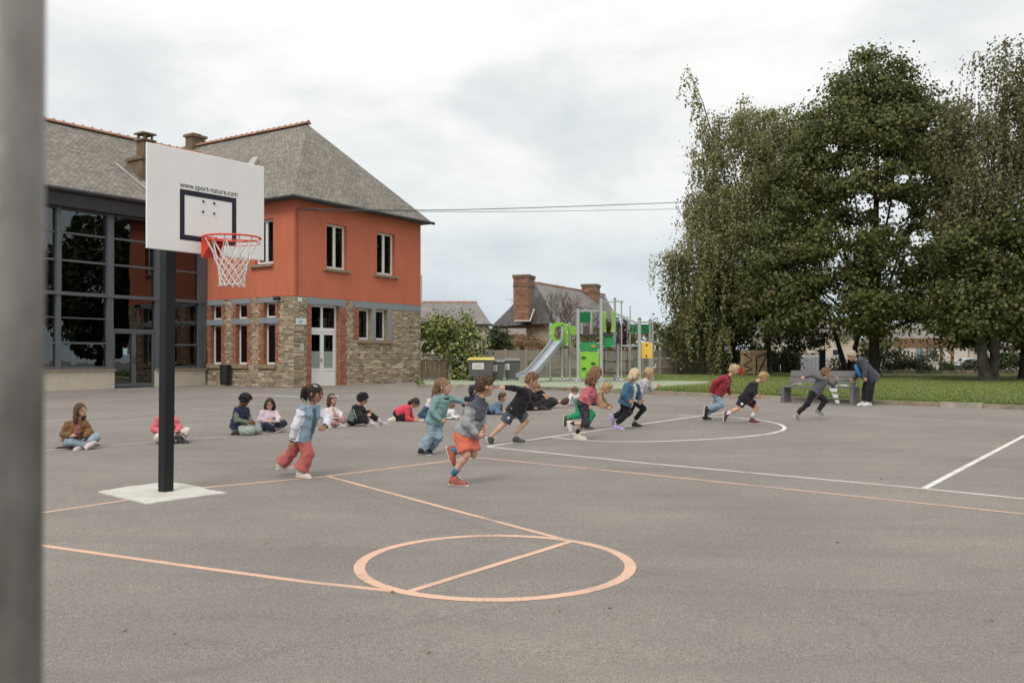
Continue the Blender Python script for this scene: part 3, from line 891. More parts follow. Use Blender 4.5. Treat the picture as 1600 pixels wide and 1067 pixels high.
gutter([P3(PR, e0 - .05, -ov - .05, zea - .03), P3(PR, e0 - .05, 4.6, zea - .03)])
# main roof over the glazed hall
ZG = 7.56; dR = 3.09; zR2 = 10.70; UL = 17.0
mb = MB()
a, b = P3(PG, -4.2, -.42, ZG), P3(PG, UL, -.42, ZG); c, d = P3(PG, UL, dR, zR2), P3(PG, -4.2, dR, zR2)
e_, f_ = P3(PG, UL, 2 * dR + .4, ZG), P3(PG, -4.2, 2 * dR + .4, ZG)
ps = PG.uz(321, 400)[0]
# the front slope starts at the left face of the wing
a = P3(PG, -.38 + .38, -.42, ZG); 
mb.face([b, P3(PG, 0.02, -.42, ZG), P3(PG, -3.1, dR, zR2), c]); mb.face([c, d, f_, e_]); mb.face([b, c, e_])
planar_uv(mb.build('slate_roof', SLATE, school))
# ridge tiles, each a part
def ridge(p0, p1, n):
    d = (p1 - p0) / n; dn = d.normalized(); s = Vector((-dn.y, dn.x, 0)).normalized()
    for k in range(n):
        mb = MB(); a = p0 + d * k - dn * .02; b = p0 + d * (k + 1) + dn * .03; R_ = .13; r0, r1 = R_, R_ * 1.12
        V = []
        for q, (p, rr_) in enumerate(((a, r1), (b, r0))):
            for i in range(7):
                t = math.pi * i / 6
                V.append(p + s * math.cos(t) * rr_ + Vector((0, 0, math.sin(t) * rr_ * .85 - .03)))
        mb.raw(V, [(i, i + 1, 8 + i, 7 + i) for i in range(6)] + [tuple(range(6, -1, -1)), tuple(range(7, 14))], rs.random())
        mb.box8([a - s * .05 + Vector((0, 0, .05)), a + s * .05 + Vector((0, 0, .05)), a + s * .05 + dn * .06 + Vector((0, 0, .05)), a - s * .05 + dn * .06 + Vector((0, 0, .05)), a - s * .03 + Vector((0, 0, .125)), a + s * .03 + Vector((0, 0, .125)), a + s * .03 + dn * .05 + Vector((0, 0, .125)), a - s * .03 + dn * .05 + Vector((0, 0, .125))], .8)
        mb.build('ridge_tile', TERRA, school)
ridge(P3(PR, WL / 2, 3.15, zr + .02), P3(PR, WL / 2, VB - 3.2, zr + .02), 24)
ridge(P3(PG, -2.9, dR, zR2 + .02), P3(PG, 13, dR, zR2 + .02), 40)

# chimneys
def chimney(P, u0, u1, v0, v1, z0, z1, cap=.07, m=CHIM, parent=school, label=None):
    mb = MB(); mb.box(u0, u1, v0, v1, z0, z1, P)
    c = mb.build('chimney', m, parent, label=label)
    mb = MB(); mb.box(u0 - cap, u1 + cap, v0 - cap, v1 + cap, z1, z1 + .12, P); mb.build('cap', m, c)
    return c
vch = .55
uc0 = PG.uz(200.5, 280, vch + .9)[0]; zc1 = PG.uz(210, 246, vch)[1]
c1 = chimney(PG, uc0 - .85, uc0, vch, vch + .9, 7.7, zc1, .07)
uc1 = PG.uz(213.3, 280, vch + .66)[0]; zc2 = PG.uz(214, 216.5, vch + .2)[1]
mb = MB(); mb.box(uc1 - .46, uc1, vch + .2, vch + .66, zc1 + .12, zc2, PG); mb.box(uc1 - .54, uc1 + .08, vch + .12, vch + .74, zc2, zc2 + .06, PG)
for du, dv in ((.03, .2), (.36, .2), (.03, .58), (.36, .58)): mb.box(uc1 - du - .07, uc1 - du, vch + dv, vch + dv + .07, zc2 + .06, zc2 + .26, PG)
mb.box(uc1 - .54, uc1 + .08, vch + .12, vch + .74, zc2 + .26, zc2 + .32, PG)
mb.build('chimney_pot', CHIM, c1)
ZINC = mat('zinc_flashing', (0.42, 0.41, 0.39), .5, .15, 4, 0, 10, metal=.3)
mb = MB(); kk = .9
def rz(v): return ZG + kk * (v + .42) + .02
mb.box8([P3(PG, uc0 + .02, .15, rz(.15)), P3(PG, uc0 + .09, .15, rz(.15)), P3(PG, uc0 + .66, vch + .75, rz(vch + .75)), P3(PG, uc0 + .58, vch + .75, rz(vch + .75))] + [P3(PG, uc0 + .02, .15, rz(.15) + .04), P3(PG, uc0 + .09, .15, rz(.15) + .04), P3(PG, uc0 + .66, vch + .75, rz(vch + .75) + .04), P3(PG, uc0 + .58, vch + .75, rz(vch + .75) + .04)])
mb.box(uc0 - 1.1, uc0 + .05, vch - .12, vch - .04, rz(vch - .12) - .05, rz(vch - .04) + .06, PG)
mb.build('flashing', ZINC, school)
uW = (WL / 2 - .35)
c2_ = chimney(PR, uW, uW + .75, 10.6, 11.1, 10.6, 12.13, .08)
mb = MB(); mb.box(uW + .15, uW + .6, 10.7, 11.0, 12.25, 12.34, PR); mb.build('chimney_pot', CHIM, c2_)
# open roof window on the left slope
mb = MB()
kL = (zr - zea) / (WL / 2 + ov)
def ls(u, v, h=0): return P3(PR, u, v, zea + kL * (u + ov) + h)
mb.box8([ls(1.25, 4.0, .05), ls(1.25, 4.4, .05), ls(1.7, 4.4, .05), ls(1.7, 4.0, .05), ls(1.25, 4.0, .10), ls(1.25, 4.4, .10), ls(1.75, 4.4, .3), ls(1.75, 4.0, .3)])
mb.build('roof_window', ZINC, school)

# glazed hall ------------------------------------------------------------------
ALU = mat('grey_aluminium', (0.115, 0.126, 0.135), .45, .06, 2, .03, 40, metal=.25)
PLINTH = mat('cream_plinth', (0.50, 0.45, 0.365), .9, .1, 2.5, .3, 60)
posts_px = [(308, 321), (240, 250.5), (165, 175), (85.5, 93)]
posts = [tuple(sorted((PG.uz(a, 400)[0], PG.uz(b, 400)[0]))) for a, b in posts_px]
posts[0] = (0.02, posts[0][1])
sp_ = posts[3][0] - posts[2][0]
for k in range(1, 5): posts.append((posts[3][0] + sp_ * k, posts[3][1] + sp_ * k))
zbeam = PG.uz(66.6, 456.3)[1]; zf0 = PG.uz(71, 322)[1]; zpl = PG.uz(120, 577)[1]; zg0 = .35
zfl = gz(36)
UE = posts[-1][1]
mb = MB(); mb.box(0.0, UE, -.42, .05, zf0 + .02, ZG - .14, PG); mb.build('fascia', mat('dark_fascia', (0.03, 0.028, 0.027), .55, .2, 2, .05, 20), school)
gutter([P3(PG, 0.1, -.47, ZG - .09), P3(PG, UE, -.47, ZG - .09)], r=.09)
for a, b in posts:
    mb = MB(); mb.box(a, b, -.10, .12, zfl - .02, zbeam - .06, PG); mb.box(a, b, -.13, .12, zbeam + .06, zf0 + .02, PG); mb.build('post', ALU, school)
mb = MB(); mb.box(0.0, UE, -.14, .12, zbeam - .06, zbeam + .06, PG); mb.build('beam', ALU, school)
zu1, zu2 = PG.uz(120, 366)[1], PG.uz(120, 408.5)[1]
zl1, zl2 = PG.uz(120, 536)[1], PG.uz(120, 497)[1]
zdoor = PG.uz(178, 515.5)[1]
for k in range(len(posts) - 1):
    a, b = posts[k][1], posts[k + 1][0]
    isdoor = (k == 1)
    bars = [(-.04, .06, z - .035, z + .035) for z in (zu1, zu2)]
    mb = MB(); mb.box(a, b, -.04, .06, zf0 - .03, zf0 + .05, PG)
    if not isdoor:
        bars += [(-.04, .06, zl1 - .035, zl1 + .035), (-.02, .05, zl2 - .02, zl2 + .02), (-.04, .06, zpl, zpl + .1)]
    else:
        bars += [(-.06, .08, zdoor - .05, zdoor + .05)]
    w = mb.build('window', ALU, school)
    for q in bars:
        mb = MB(); mb.box(a, b, q[0], q[1], q[2], q[3], PG); mb.build('transom', ALU, w)
    zs_ = [zbeam + .06, zu2, zu1, zf0] if isdoor else None
    cells = [(zbeam + .06, zu2 - .035), (zu2 + .035, zu1 - .035), (zu1 + .035, zf0 - .03)]
    cells += [(zdoor + .05, zbeam - .06)] if isdoor else [(zpl + .1, zl1 - .035), (zl1 + .035, zl2 - .02), (zl2 + .02, zbeam - .06)]
    for za, zb in cells:
        pm = MB(); pm.box(a, b, 0.01, .02, za, zb, PG); pm.build('pane', DGLASS, w)
# plinth
for k in range(len(posts) - 1):
    if k == 1: continue
    mb = MB(); a = posts[k][0] if k else 0.1; b = posts[k + 1][1] if k != 0 else posts[1][1] + .0
    a_ = posts[k][1] if k > 2 else posts[k][0]
    mb.box(max(a_, .1), posts[k + 1][1], -.16, .15, ZF, zpl - .07, PG); p_ = mb.build('plinth', PLINTH, school)
    mb = MB(); mb.box(max(a_, .1) - (.0 if k > 2 else .02), posts[k + 1][1] + (.0), -.22, .15, zpl - .07, zpl, PG); mb.build('coping', SILL, p_)
# double door
a, b = posts[1][1], posts[2][0]; um = a + (b - a) * .5
for ua, ub, hs in ((a + .02, um - .004, 1), (um + .004, b - .02, 0)):
    mb = MB(); s = .07; z0 = zfl + .02; z1 = zdoor - .055
    mb.box(ua, ua + s, -.05, .05, z0, z1, PG); mb.box(ub - s, ub, -.05, .05, z0, z1, PG); mb.box(ua + s, ub - s, -.05, .05, z1 - s, z1, PG); mb.box(ua + s, ub - s, -.05, .05, z0, z0 + .13, PG)
    d = mb.build('glass_door', ALU, school)
    pm = MB(); pm.box(ua + s, ub - s, 0, .01, z0 + .13, z1 - s, PG); pm.build('pane', DGLASS, d)
    hm = MB(); zh = z0 + 1.05; uh = ub - .035 if hs else ua + .035
    hm.tube([P3(PG, uh, -.051, zh - .12), P3(PG, uh, -.1, zh - .12), P3(PG, uh, -.1, zh + .12), P3(PG, uh, -.051, zh + .12)], .012, 6)
    hm.build('handle', GUT, d)
    if not hs:
        nm = MB(); nm.box(ua + .25, ua + .42, -.006, -.001, z0 + 1.2, z0 + 1.45, PG); nm.build('notice', mat('pale_notice', (0.35, 0.50, 0.55), .7), d)
# hall interior shell
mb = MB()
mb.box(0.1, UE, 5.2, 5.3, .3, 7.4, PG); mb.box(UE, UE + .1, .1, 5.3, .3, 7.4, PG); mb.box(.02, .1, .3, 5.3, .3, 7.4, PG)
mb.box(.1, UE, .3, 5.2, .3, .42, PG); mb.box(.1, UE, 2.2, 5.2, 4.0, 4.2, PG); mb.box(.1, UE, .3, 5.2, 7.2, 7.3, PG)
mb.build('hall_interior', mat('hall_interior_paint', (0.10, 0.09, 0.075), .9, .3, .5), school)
# outer back walls
mb = MB(); mb.box(.1, UE + .1, 2 * dR + .1, 2 * dR + .3, .3, 7.6, PG); mb.box(UE + .1, UE + .3, .0, 2 * dR + .3, .3, 7.6, PG)
mb.build('rear_wall', RENDER, school)

# downpipes, conduit, lamp, plaque, boxes --------------------------------------
mb = MB(); mb.tube([P3(PLf, LL - .12, -.12, .5), P3(PLf, LL - .12, -.12, 2.0)], .045, 8); mb.build('downpipe', GUT, school, smooth=True)
CND = mat('red_conduit', (0.22, 0.055, 0.03), .8)
zc = PR.uz(465, 326)[1]
mb = MB(); mb.tube([P3(PR, .16, -.03, ZB), P3(PR, .16, -.03, zc), P3(PR, .3, -.03, zc + .04), P3(PR, 1.2, -.03, zc + .06)], .018, 6); mb.build('conduit', CND, school)
u_, z_ = PR.uz(461, 496.7); u2_, z2_ = PR.uz(477, 509.5)
mb = MB(); WHP = mat('plaque_white', (0.62, 0.64, 0.62), .4, .03, 3, 0, 10)
mb.box(u_, u2_, -.06, -.035, z2_ + .05, z_, PR); pl = mb.build('plaque', WHP, school, label='white square school plaque')
mb = MB(); cx_ = (u_ + u2_) / 2; h_ = z_ - z2_ - .05; zb_ = z2_ + .05
mb.box(cx_ + .02, cx_ + .045, -.064, -.0605, zb_ + .10, z_ - .08, PR); mb.box(cx_ + .06, cx_ + .08, -.064, -.0605, zb_ + .09, z_ - .16, PR)
mb.build('emblem', mat('purple_print', (0.15, 0.10, 0.35), .6), pl)
mb = MB(); mb.box(cx_ - .14, cx_ + .0, -.064, -.0605, zb_ + .09, zb_ + .13, PR); mb.box(cx_ - .04, cx_ - .01, -.064, -.0605, zb_ + .14, z_ - .17, PR)
mb.build('lettering', mat('teal_print', (0.08, 0.30, 0.36), .6), pl)
u_, z_ = PR.uz(464.5, 464.5); mb = MB(); mb.box(u_, u_ + .16, -.09, -.03, z_ - .16, z_, PR); mb.build('wall_box', WHP, school)
u_, z_ = PR.uz(468.5, 534); mb = MB(); mb.box(u_, u_ + .16, -.05, -.036, z_ - .34, z_, PR); mb.build('wall_niche', mat('niche_cream', (0.5, .47, .4), .8), school)
mb = MB(); mb.box(u_ - .04, u_ + .2, -.09, -.03, z_ + .0, z_ + .08, PR); mb.build('niche_lintel', STONE, school)
lu, lz = PLf.uz(438, 465)
lamp = empty('wall_floodlight', P3(PLf, lu, -.1, lz), 'small black floodlight fixed under the red render beside the corner', 'lamp')
mb = MB(); mb.box(lu - .05, lu + .05, -.10, -.03, lz - .06, lz + .02, PLf); mb.build('bracket', GUT, lamp)
mb = MB(); mb.cbox(P3(PLf, lu + .02, -.2, lz - .04), .20, .14, .12, Matrix.Rotation(.6, 3, 'X')); mb.build('lamp_head', GUT, lamp, bevel=.01)

# litter bin against the stone wall
bu, _ = PLf.uz(351.5, 585, -.3)
bz = gz(37) + .0
p = P3(PLf, bu, -.3, bz)
litter = empty('litter_bin', p, 'black open litter bin standing against the stone wall beneath the narrow windows', 'bin')
BLK = mat('black_plastic', (0.018, 0.018, 0.019), .45, .2, 3, .05, 30)
mb = MB(); mb.tube([p + Vector((0, 0, .03)), p + Vector((0, 0, .10)), p + Vector((0, 0, .78))], [.17, .19, .20], 16); mb.build('bin_body', BLK, litter, smooth=False)
mb = MB(); mb.tube([p + Vector((0, 0, .78)), p + Vector((0, 0, .83))], [.225, .225], 16); mb.build('rim', BLK, litter)
# things inside the hall
st0 = P3(PG, posts[2][0] - .55, .8, zfl + .05)
st = empty('stool', st0, 'yellow framed wooden stool behind the glazed door', 'stool')
YW = mat('yellow_wood', (0.45, 0.32, 0.07), .6, .1, 5)
mb = MB(); mb.cbox(st0 + Vector((0, 0, .58)), .62, .4, .05); mb.build('seat', YW, st)
for dx in (-.27, .27):
    for dy in (-.16, .16):
        mb = MB(); mb.cbox(st0 + Vector((dx, dy, .28)), .05, .05, .55); mb.build('leg', YW, st)
uu, z1_ = PG.uz(149, 408, .35)
cr = MB(); cr.box(uu - .45, uu + .45, .32, .75, zu2 - .035 + .0, zu2 + .35, PG); cr.build('storage_box', mat('beige_box', (0.42, 0.36, 0.2), .8), label='beige box on the upper floor ledge behind the glass', cat='box')
chp = P3(PG, uu - .2, .55, zu2 + .35)
ch = empty('chair', chp, 'small green chair stacked on a beige box upstairs behind the glass', 'chair')
GRN = mat('green_plastic_chair', (0.16, 0.42, 0.08), .5)
mb = MB(); mb.cbox(chp + Vector((0, 0, .02)), .34, .3, .03); mb.build('seat', GRN, ch)
mb = MB(); mb.cbox(chp + Vector((-.16, 0, .2)), .03, .3, .32); mb.build('backrest', GRN, ch)
bt = P3(PG, posts[2][1] + .25, -.08 + .35, zpl)
mb = MB(); mb.tube([bt, bt + Vector((0, 0, .2)), bt + Vector((0, 0, .25)), bt + Vector((0, 0, .34))], [.05, .05, .02, .02], 8)
mb.build('pump_bottle', mat('bottle_white', (.6, .62, .55), .4), label='white pump bottle on the window ledge left of the glazed door', cat='bottle')
# overhead wires
WIRE = mat('cable_black', (0.06, 0.055, 0.06), .6)
for k, pts in enumerate(([(466, 326.4, 34.35), (700, 328.2, 38), (1047, 317, 46), (1330, 303, 52)], [(466, 328.5, 34.35), (765, 331, 40), (1047, 327, 48), (1330, 321, 54)])):
    mb = MB(); mb.tube([ray(*q) for q in catmull(pts, 10)], .017 if k == 0 else .011, 5)
    mb.build('overhead_cable', WIRE, label='upper thicker black cable running from the red wing to the trees' if k == 0 else 'lower thinner cable running from the red wing to the trees', cat='cable', group='overhead cables')
# ================================================================== FENCE, GATE, BINS
rf = random.Random(21)
CONC = mat('grey_concrete_panel', '#8e857b', 0.95, 0.15, 1.5, 0.4, 30, attr=['#7b7269', '#92897f', '#877d72', '#9a9187'])
CONC_D = CONC
fence = empty('concrete_fence', G(900, 590), 'long grey concrete panel fence behind the playground', 'fence')
fx = [758, 790, 822, 854, 885, 916, 946, 975, 1004, 1031, 1056, 1078, 1100, 1122]
def fbase(x):
    xs_, ys_ = [740, 760, 900, 1000, 1123, 1200], [594.6, 594, 590, 587, 583.5, 581]
    return float(np.interp(x, xs_, ys_))
fp = [G(x, fbase(x)) for x in fx]
FH = 1.42
for i, p in enumerate(fp):
    mb = MB(); mb.cbox(p + Vector((0, 0, FH / 2 + .0)), .13, .13, FH + .1, rnd=rf.random()); mb.build('fence_post', CONC, fence)
    if i == len(fp) - 1: break
    q = fp[i + 1]; d = (q - p); dn = Vector((d.x, d.y, 0)).normalized(); n = Vector((-dn.y, dn.x, 0))
    for k in range(3):
        mb = MB(); h = FH / 3; a, b = p + dn * .07, q - dn * .07
        za, zb = k * h + .008, (k + 1) * h - .008
        V = [a - n * .025, b - n * .025, b + n * .025, a + n * .025]
        mb.box8([v + Vector((0, 0, za)) for v in V] + [v + Vector((0, 0, zb)) for v in V], rf.random())
        mb.build('concrete_panel', CONC, fence)
fence2 = empty('shade_tinted_fence', G(1150, 584), 'low fence under the trees right of the concrete panels with shade put into its colour', 'fence')
DBR = mat('fence_shade_tint', (0.085, 0.08, 0.07), .9, .2, 3, .3, 30)  # dark colour carries the tree shadow over the continuing fence
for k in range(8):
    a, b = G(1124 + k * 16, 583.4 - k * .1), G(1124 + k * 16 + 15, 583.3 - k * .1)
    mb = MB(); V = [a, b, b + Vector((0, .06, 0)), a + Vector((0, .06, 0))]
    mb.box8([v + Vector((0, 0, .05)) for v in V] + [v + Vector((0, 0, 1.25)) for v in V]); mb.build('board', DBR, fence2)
# wooden garden gate by the building
GW = mat('old_gate_wood', (0.14, 0.10, 0.065), .9, .3, 3, .4, 30, stretch=(6, 6, .6))
gy_ = 41.0
gate = empty('garden_gate', (ray(680, 600, gy_).x, gy_, gz(gy_)), 'old brown board garden gate between the stone wing and the leafy bush', 'gate')
zb_ = gz(gy_) + .1
xl, xr = ray(650, 0, gy_).x, ray(701, 0, gy_).x
nbd = 7
for k in range(nbd):
    a = xl + (xr - xl) * k / nbd
    mb = MB(); mb.box(a + .005, a + (xr - xl) / nbd - .005, gy_, gy_ + .03, zb_, zb_ + .88 + .01 * rf.random()); mb.build('board', GW, gate)
GREYW = mat('grey_wood', (0.24, 0.21, 0.17), .9, .25, 3, .3, 30)
for z in (.02, .9, 1.0, 1.12):
    mb = MB(); mb.box(xl, xr, gy_ - .04, gy_ - .005, zb_ + z, zb_ + z + .045); mb.build('rail', GREYW, gate)
for xx, h, w in ((703.5, 1.75, .14), (757, 1.75, .2)):
    p = ray(xx, 600, gy_ if xx < 720 else 42); mb = MB(); mb.box(p.x - w / 2, p.x + w / 2, p.y - .07, p.y + .07, gz(gy_), zb_ + h)
    mb.build('wooden_post', GREYW, None, label='grey wooden post at the right of the garden gate' if xx < 720 else 'thick wooden post at the left end of the concrete fence', cat='post')

# wheeled bins
BING = mat('bin_grey', (0.095, 0.092, 0.090), .55, .08, 3, .05, 30)
BINL = mat('bin_lid_grey', (0.13, 0.145, 0.14), .5, .08, 3, .05, 30)
BINY = mat('bin_lid_yellow', (0.55, 0.47, 0.12), .55, .08, 3, .05, 30)
LABW = mat('bin_label_white', (0.62, 0.62, 0.60), .6, .08, 12, 0, 30)
INK = mat('label_ink', (0.25, 0.26, 0.27), .6)
def wheelie(px0, px1, yt, yb, Y, lidm, label, lab, big=False):
    pa, pb = ray(px0, 0, Y), ray(px1, 0, Y)
    w = pb.x - pa.x; cx = (pa.x + pb.x) / 2; z0 = gz(Y) + .092; zt = ray(0, yt, Y).z
    D = .7 if big else .62; h = zt - z0
    r = empty('wheeled_bin', (cx, Y, z0), label, 'bin', 'wheeled bins by the fence')
    t = .86 if big else .80
    mb = MB(); zl = z0 + (.16 if big else .05)
    mb.box8([(cx - w / 2 * t, Y + D * (1 - t) / 2, zl), (cx + w / 2 * t, Y + D * (1 - t) / 2, zl), (cx + w / 2 * t, Y + D * (1 + t) / 2, zl), (cx - w / 2 * t, Y + D * (1 + t) / 2, zl),
             (cx - w / 2, Y, zt - .1), (cx + w / 2, Y, zt - .1), (cx + w / 2, Y + D, zt - .1), (cx - w / 2, Y + D, zt - .1)])
    mb.build('bin_body', BING, r, bevel=.02)
    mb = MB(); mb.box8([(cx - w / 2 - .04, Y - .05, zt - .1), (cx + w / 2 + .04, Y - .05, zt - .1), (cx + w / 2 + .04, Y + D + .03, zt - .1), (cx - w / 2 - .04, Y + D + .03, zt - .1),
             (cx - w / 2 - .02, Y - .03, zt - .05), (cx + w / 2 + .02, Y - .03, zt - .05), (cx + w / 2 - .02, Y + D, zt + .03), (cx - w / 2 + .02, Y + D, zt + .03)])
    mb.build('lid', lidm, r, bevel=.015)
    for sx in ((-1, 1)):
        for sy in ((.08, D - .08) if big else (D - .1,)):
            mb = MB(); c = Vector((cx + sx * (w / 2 * t - .06), Y + sy, z0 + .085)); mb.tube([c - Vector((.03, 0, 0)), c + Vector((.03, 0, 0))], .085, 12); mb.build('wheel', BLK, r)
    lx0, lx1, ly0, ly1 = lab
    def front(px, py):
        p = ray(px, py, Y); f = (zt - .1 - p.z) / max(.01, (zt - .1 - zl)); return Vector((p.x, Y + D * (1 - t) / 2 * f - .006, p.z))
    mb = MB(); q = [front(lx0, ly1), front(lx1, ly1), front(lx1, ly0), front(lx0, ly0)]; bk = [v + Vector((0, .004, 0)) for v in q]
    mb.box8([q[0], q[1], bk[1], bk[0], q[3], q[2], bk[2], bk[3]]); lb = mb.build('label_sheet', LABW, r)
    mb = MB()
    for k in range(2):
        y0 = ly0 + (ly1 - ly0) * (.35 + .3 * k); q = [front(lx0 + 2, y0 + 1), front(lx1 - 2, y0 + 1), front(lx1 - 2, y0), front(lx0 + 2, y0)]
        mb.face([v - Vector((0, .003, 0)) for v in q])
    mb.build('print', INK, lb)
    return r
wheelie(731, 772, 559, 598, 39.5, BINY, 'large grey four wheeled bin with a yellow lid beside the leafy bush', (738, 756, 567, 577), True)
wheelie(768.5, 788, 562.5, 597, 39.9, BINL, 'narrow grey wheeled bin in the middle of the three bins', (770.5, 777, 570, 580))
wheelie(788, 813, 560.5, 597, 40.3, BINL, 'grey wheeled bin with a greenish lid nearest the slide', (789, 796, 568.5, 578))

# ================================================================== PLAY STRUCTURE
GALV = mat('galvanised_steel', (0.42, 0.43, 0.43), .4, .08, 4, .05, 30, metal=.35)
LIME = mat('lime_panel', (0.21, 0.46, 0.045), .5, .05, 3, .03, 30)
GREENP = mat('green_panel', (0.022, 0.23, 0.075), .5, .05, 3, .03, 30)
YELP = mat('yellow_panel', (0.70, 0.44, 0.07), .5, .05, 3, .03, 30)
ROPE = mat('black_rope', (0.025, 0.022, 0.022), .8, .1, 20)
REDP = mat('red_knob', (0.42, 0.04, 0.05), .5)
DKPL = mat('dark_platform', (0.06, 0.055, 0.06), .7)
BOLT = mat('white_bolt_cap', (0.7, 0.7, 0.68), .4)
play = empty('play_structure', G(935, 600), 'climbing frame with green panels ropes steel posts and a grey slide', 'playground')
def pz(x, y): return (840 + x / 6.275, 450 + y / 6.275)
def pole(x, yt, Y, r=.06, top=True, name='post', pl=play):
    px, py = pz(x, yt); a = ray(px, py, Y); mb = MB(); mb.tube([(a.x, Y, gz(Y) + .09), (a.x, Y, a.z)], r, 12)
    o = mb.build(name, GALV, pl, smooth=False)
    if top:
        mb = MB(); mb.tube([(a.x, Y, a.z), (a.x, Y, a.z + .05)], [r * 1.15, r * .8], 12); mb.build('post_cap', GUT, o)
        mb = MB()
        for k in range(3):
            an = -1.57 + (k - 1) * .9; mb.ball((a.x + math.cos(an) * (r + .02), Y + math.sin(an) * (r + .02), gz(Y) + .16 + .1 * (k % 2)), .035, n=6, m=5)
        mb.build('bolt_cap', BOLT, o)
    return o
for x, yt, Y, r in ((124, 340, 39.8, .06), (241, 372, 39.3, .06), (316, 335, 39.8, .065), (397, 200, 38.3, .075), (434, 215, 40.2, .065), (527, 213, 40.2, .07), (624, 98, 38.3, .075),
                    (757, 110, 39.9, .055), (787, 300, 39.2, .065), (822, 135, 38.9, .03), (888, 320, 41, .06), (907, 190, 42, .025), (999, 305, 38.6, .075), (1104, 318, 40.2, .07), (1128, 345, 40.0, .03)):
    pole(x, yt, Y, r)
def pbox(x0, x1, y0, y1, Y, m, name, th=.03, Y2=None):
    (a, b), (c, d) = pz(x0, y0), pz(x1, y1)
    Y2 = Y2 or Y
    p00, p10 = ray(a, d, Y), ray(c, d, Y2); p01, p11 = ray(a, b, Y), ray(c, b, Y2)
    k = Vector((0, th, 0)); mb = MB()
    mb.box8([p00, p10, p10 + k, p00 + k, p01, p11, p11 + k, p01 + k])
    return mb.build(name, m, play, bevel=.012)
def dots(o, pts, Y, r=.035):
    mb = MB()
    for x, y in pts: mb.ball(ray(*pz(x, y), Y - .02), r, .02, r, n=8, m=5)
    mb.build('bolt_cap', BOLT, o)
# arch panel with an opening
mb = MB()
(ax0, ay0), (ax1, ay1) = pz(122, 338), pz(303, 570)
cxa, rxa = 840 + 207 / 6.275, 42 / 6.275; yk = 450 + 425 / 6.275
def arch_pt(px, py, Yd=39.6): return ray(px, py, Yd)
outer, inner = [], []
nseg = 14
for k in range(nseg + 1):
    t = math.pi * (1 - k / nseg)
    inner.append((cxa + rxa * math.cos(t), yk - 8.2 * math.sin(t)))
    ox = cxa + (ax1 - ax0) / 2 * math.cos(t) * 1.0; oy = ay0 + 6.5 - (6.5 + 0.6) * math.sin(t) ** .5 * 1.0
    outer.append((ax0 + (ax1 - ax0) * (k / nseg), oy if 0 < k < nseg else ay0 + 4))
inner = [(inner[0][0], 450 + 500 / 6.275)] + inner + [(inner[-1][0], 450 + 500 / 6.275)]
outer = [(ax0, ay1)] + outer + [(ax1, ay1)]
nI = len(inner)
for off in (0, .035):
    for k in range(nI - 1):
        mb.face([arch_pt(*outer[k]) + Vector((0, off, 0)), arch_pt(*outer[k + 1]) + Vector((0, off, 0)), arch_pt(*inner[k + 1]) + Vector((0, off, 0)), arch_pt(*inner[k]) + Vector((0, off, 0))])
    mb.face([arch_pt(*q) + Vector((0, off, 0)) for q in (outer[0], inner[0], inner[-1], outer[-1])])
for ring_ in (outer, inner):
    for k in range(len(ring_) - 1):
        mb.face([arch_pt(*ring_[k]), arch_pt(*ring_[k + 1]), arch_pt(*ring_[k + 1]) + Vector((0, .035, 0)), arch_pt(*ring_[k]) + Vector((0, .035, 0))])
o = mb.build('arch_panel', LIME, play); dots(o, [(137, 362), (290, 362), (290, 440), (290, 555), (137, 440)], 39.6)
o = pbox(322, 385, 372, 460, 39.7, LIME, 'side_panel')
o = pbox(413, 518, 237, 340, 38.9, GREENP, 'green_panel', Y2=39.6)
o = pbox(408, 600, 532, 618, 38.3, GREENP, 'green_panel'); dots(o, [(413, 540), (595, 540), (413, 610), (595, 610)], 38.3, .03)
o = pbox(402, 602, 625, 886, 38.3, LIME, 'climbing_panel'); dots(o, [(408, 640), (597, 640), (408, 880)], 38.3, .03)
for x, y in ((450, 680), (545, 738), (455, 790), (500, 845)):
    mb = MB(); c = ray(*pz(x, y), 38.27); mb.ball(c, .10, .05, .045, n=10, m=6); mb.build('hand_grip', DKPL, o)
mb = MB(); c = ray(*pz(547, 572), 38.28); mb.ball(c, .11, .02, .07, n=10, m=6); mb.build('play_marker', mat('ochre_marker', (.35, .25, .05), .6), play)
for (x0, x1) in ((640, 677), (718, 755)):
    mb = MB(); a, b = pz(x0, 228), pz(x1, 434); Yp = 39.0; c0 = 1 if x0 < 700 else -1
    prof = []
    for k in range(9):
        t = k / 8; y = a[1] + (b[1] - a[1]) * t; bulge = 1.6 * math.sin(t * math.pi) ** 2
        xi = (b[0] - bulge) if c0 > 0 else (a[0] + bulge); xo = a[0] if c0 > 0 else b[0]
        prof.append((ray(xo, y, Yp), ray(xi, y, Yp)))
    for k in range(8):
        (p0, q0), (p1, q1) = prof[k], prof[k + 1]; v = Vector((0, .03, 0))
        mb.box8([p1, q1, q1 + v, p1 + v, p0, q0, q0 + v, p0 + v])
    o = mb.build('curved_panel', LIME, play)
    dots(o, [((x0 + x1) / 2, 240), ((x0 + x1) / 2, 425)], Yp, .03)
o = pbox(637, 745, 466, 580, 38.5, GREENP, 'green_panel'); dots(o, [(643, 475), (738, 475), (643, 572), (738, 572)], 38.5, .03)
pbox(905, 986, 356, 440, 40.6, GREENP, 'green_panel', Y2=39.2); pbox(1016, 1090, 356, 450, 39.2, GREENP, 'green_panel', Y2=40.0)
o = pbox(1012, 1125, 536, 690, 38.7, YELP, 'yellow_panel')
mb = MB()
for x, y in ((1070, 560), (1066, 667)): mb.ball(ray(*pz(x, y), 38.69), .045, .02, .045, n=8, m=5)
mb.build('panel_hole', DKPL, o)
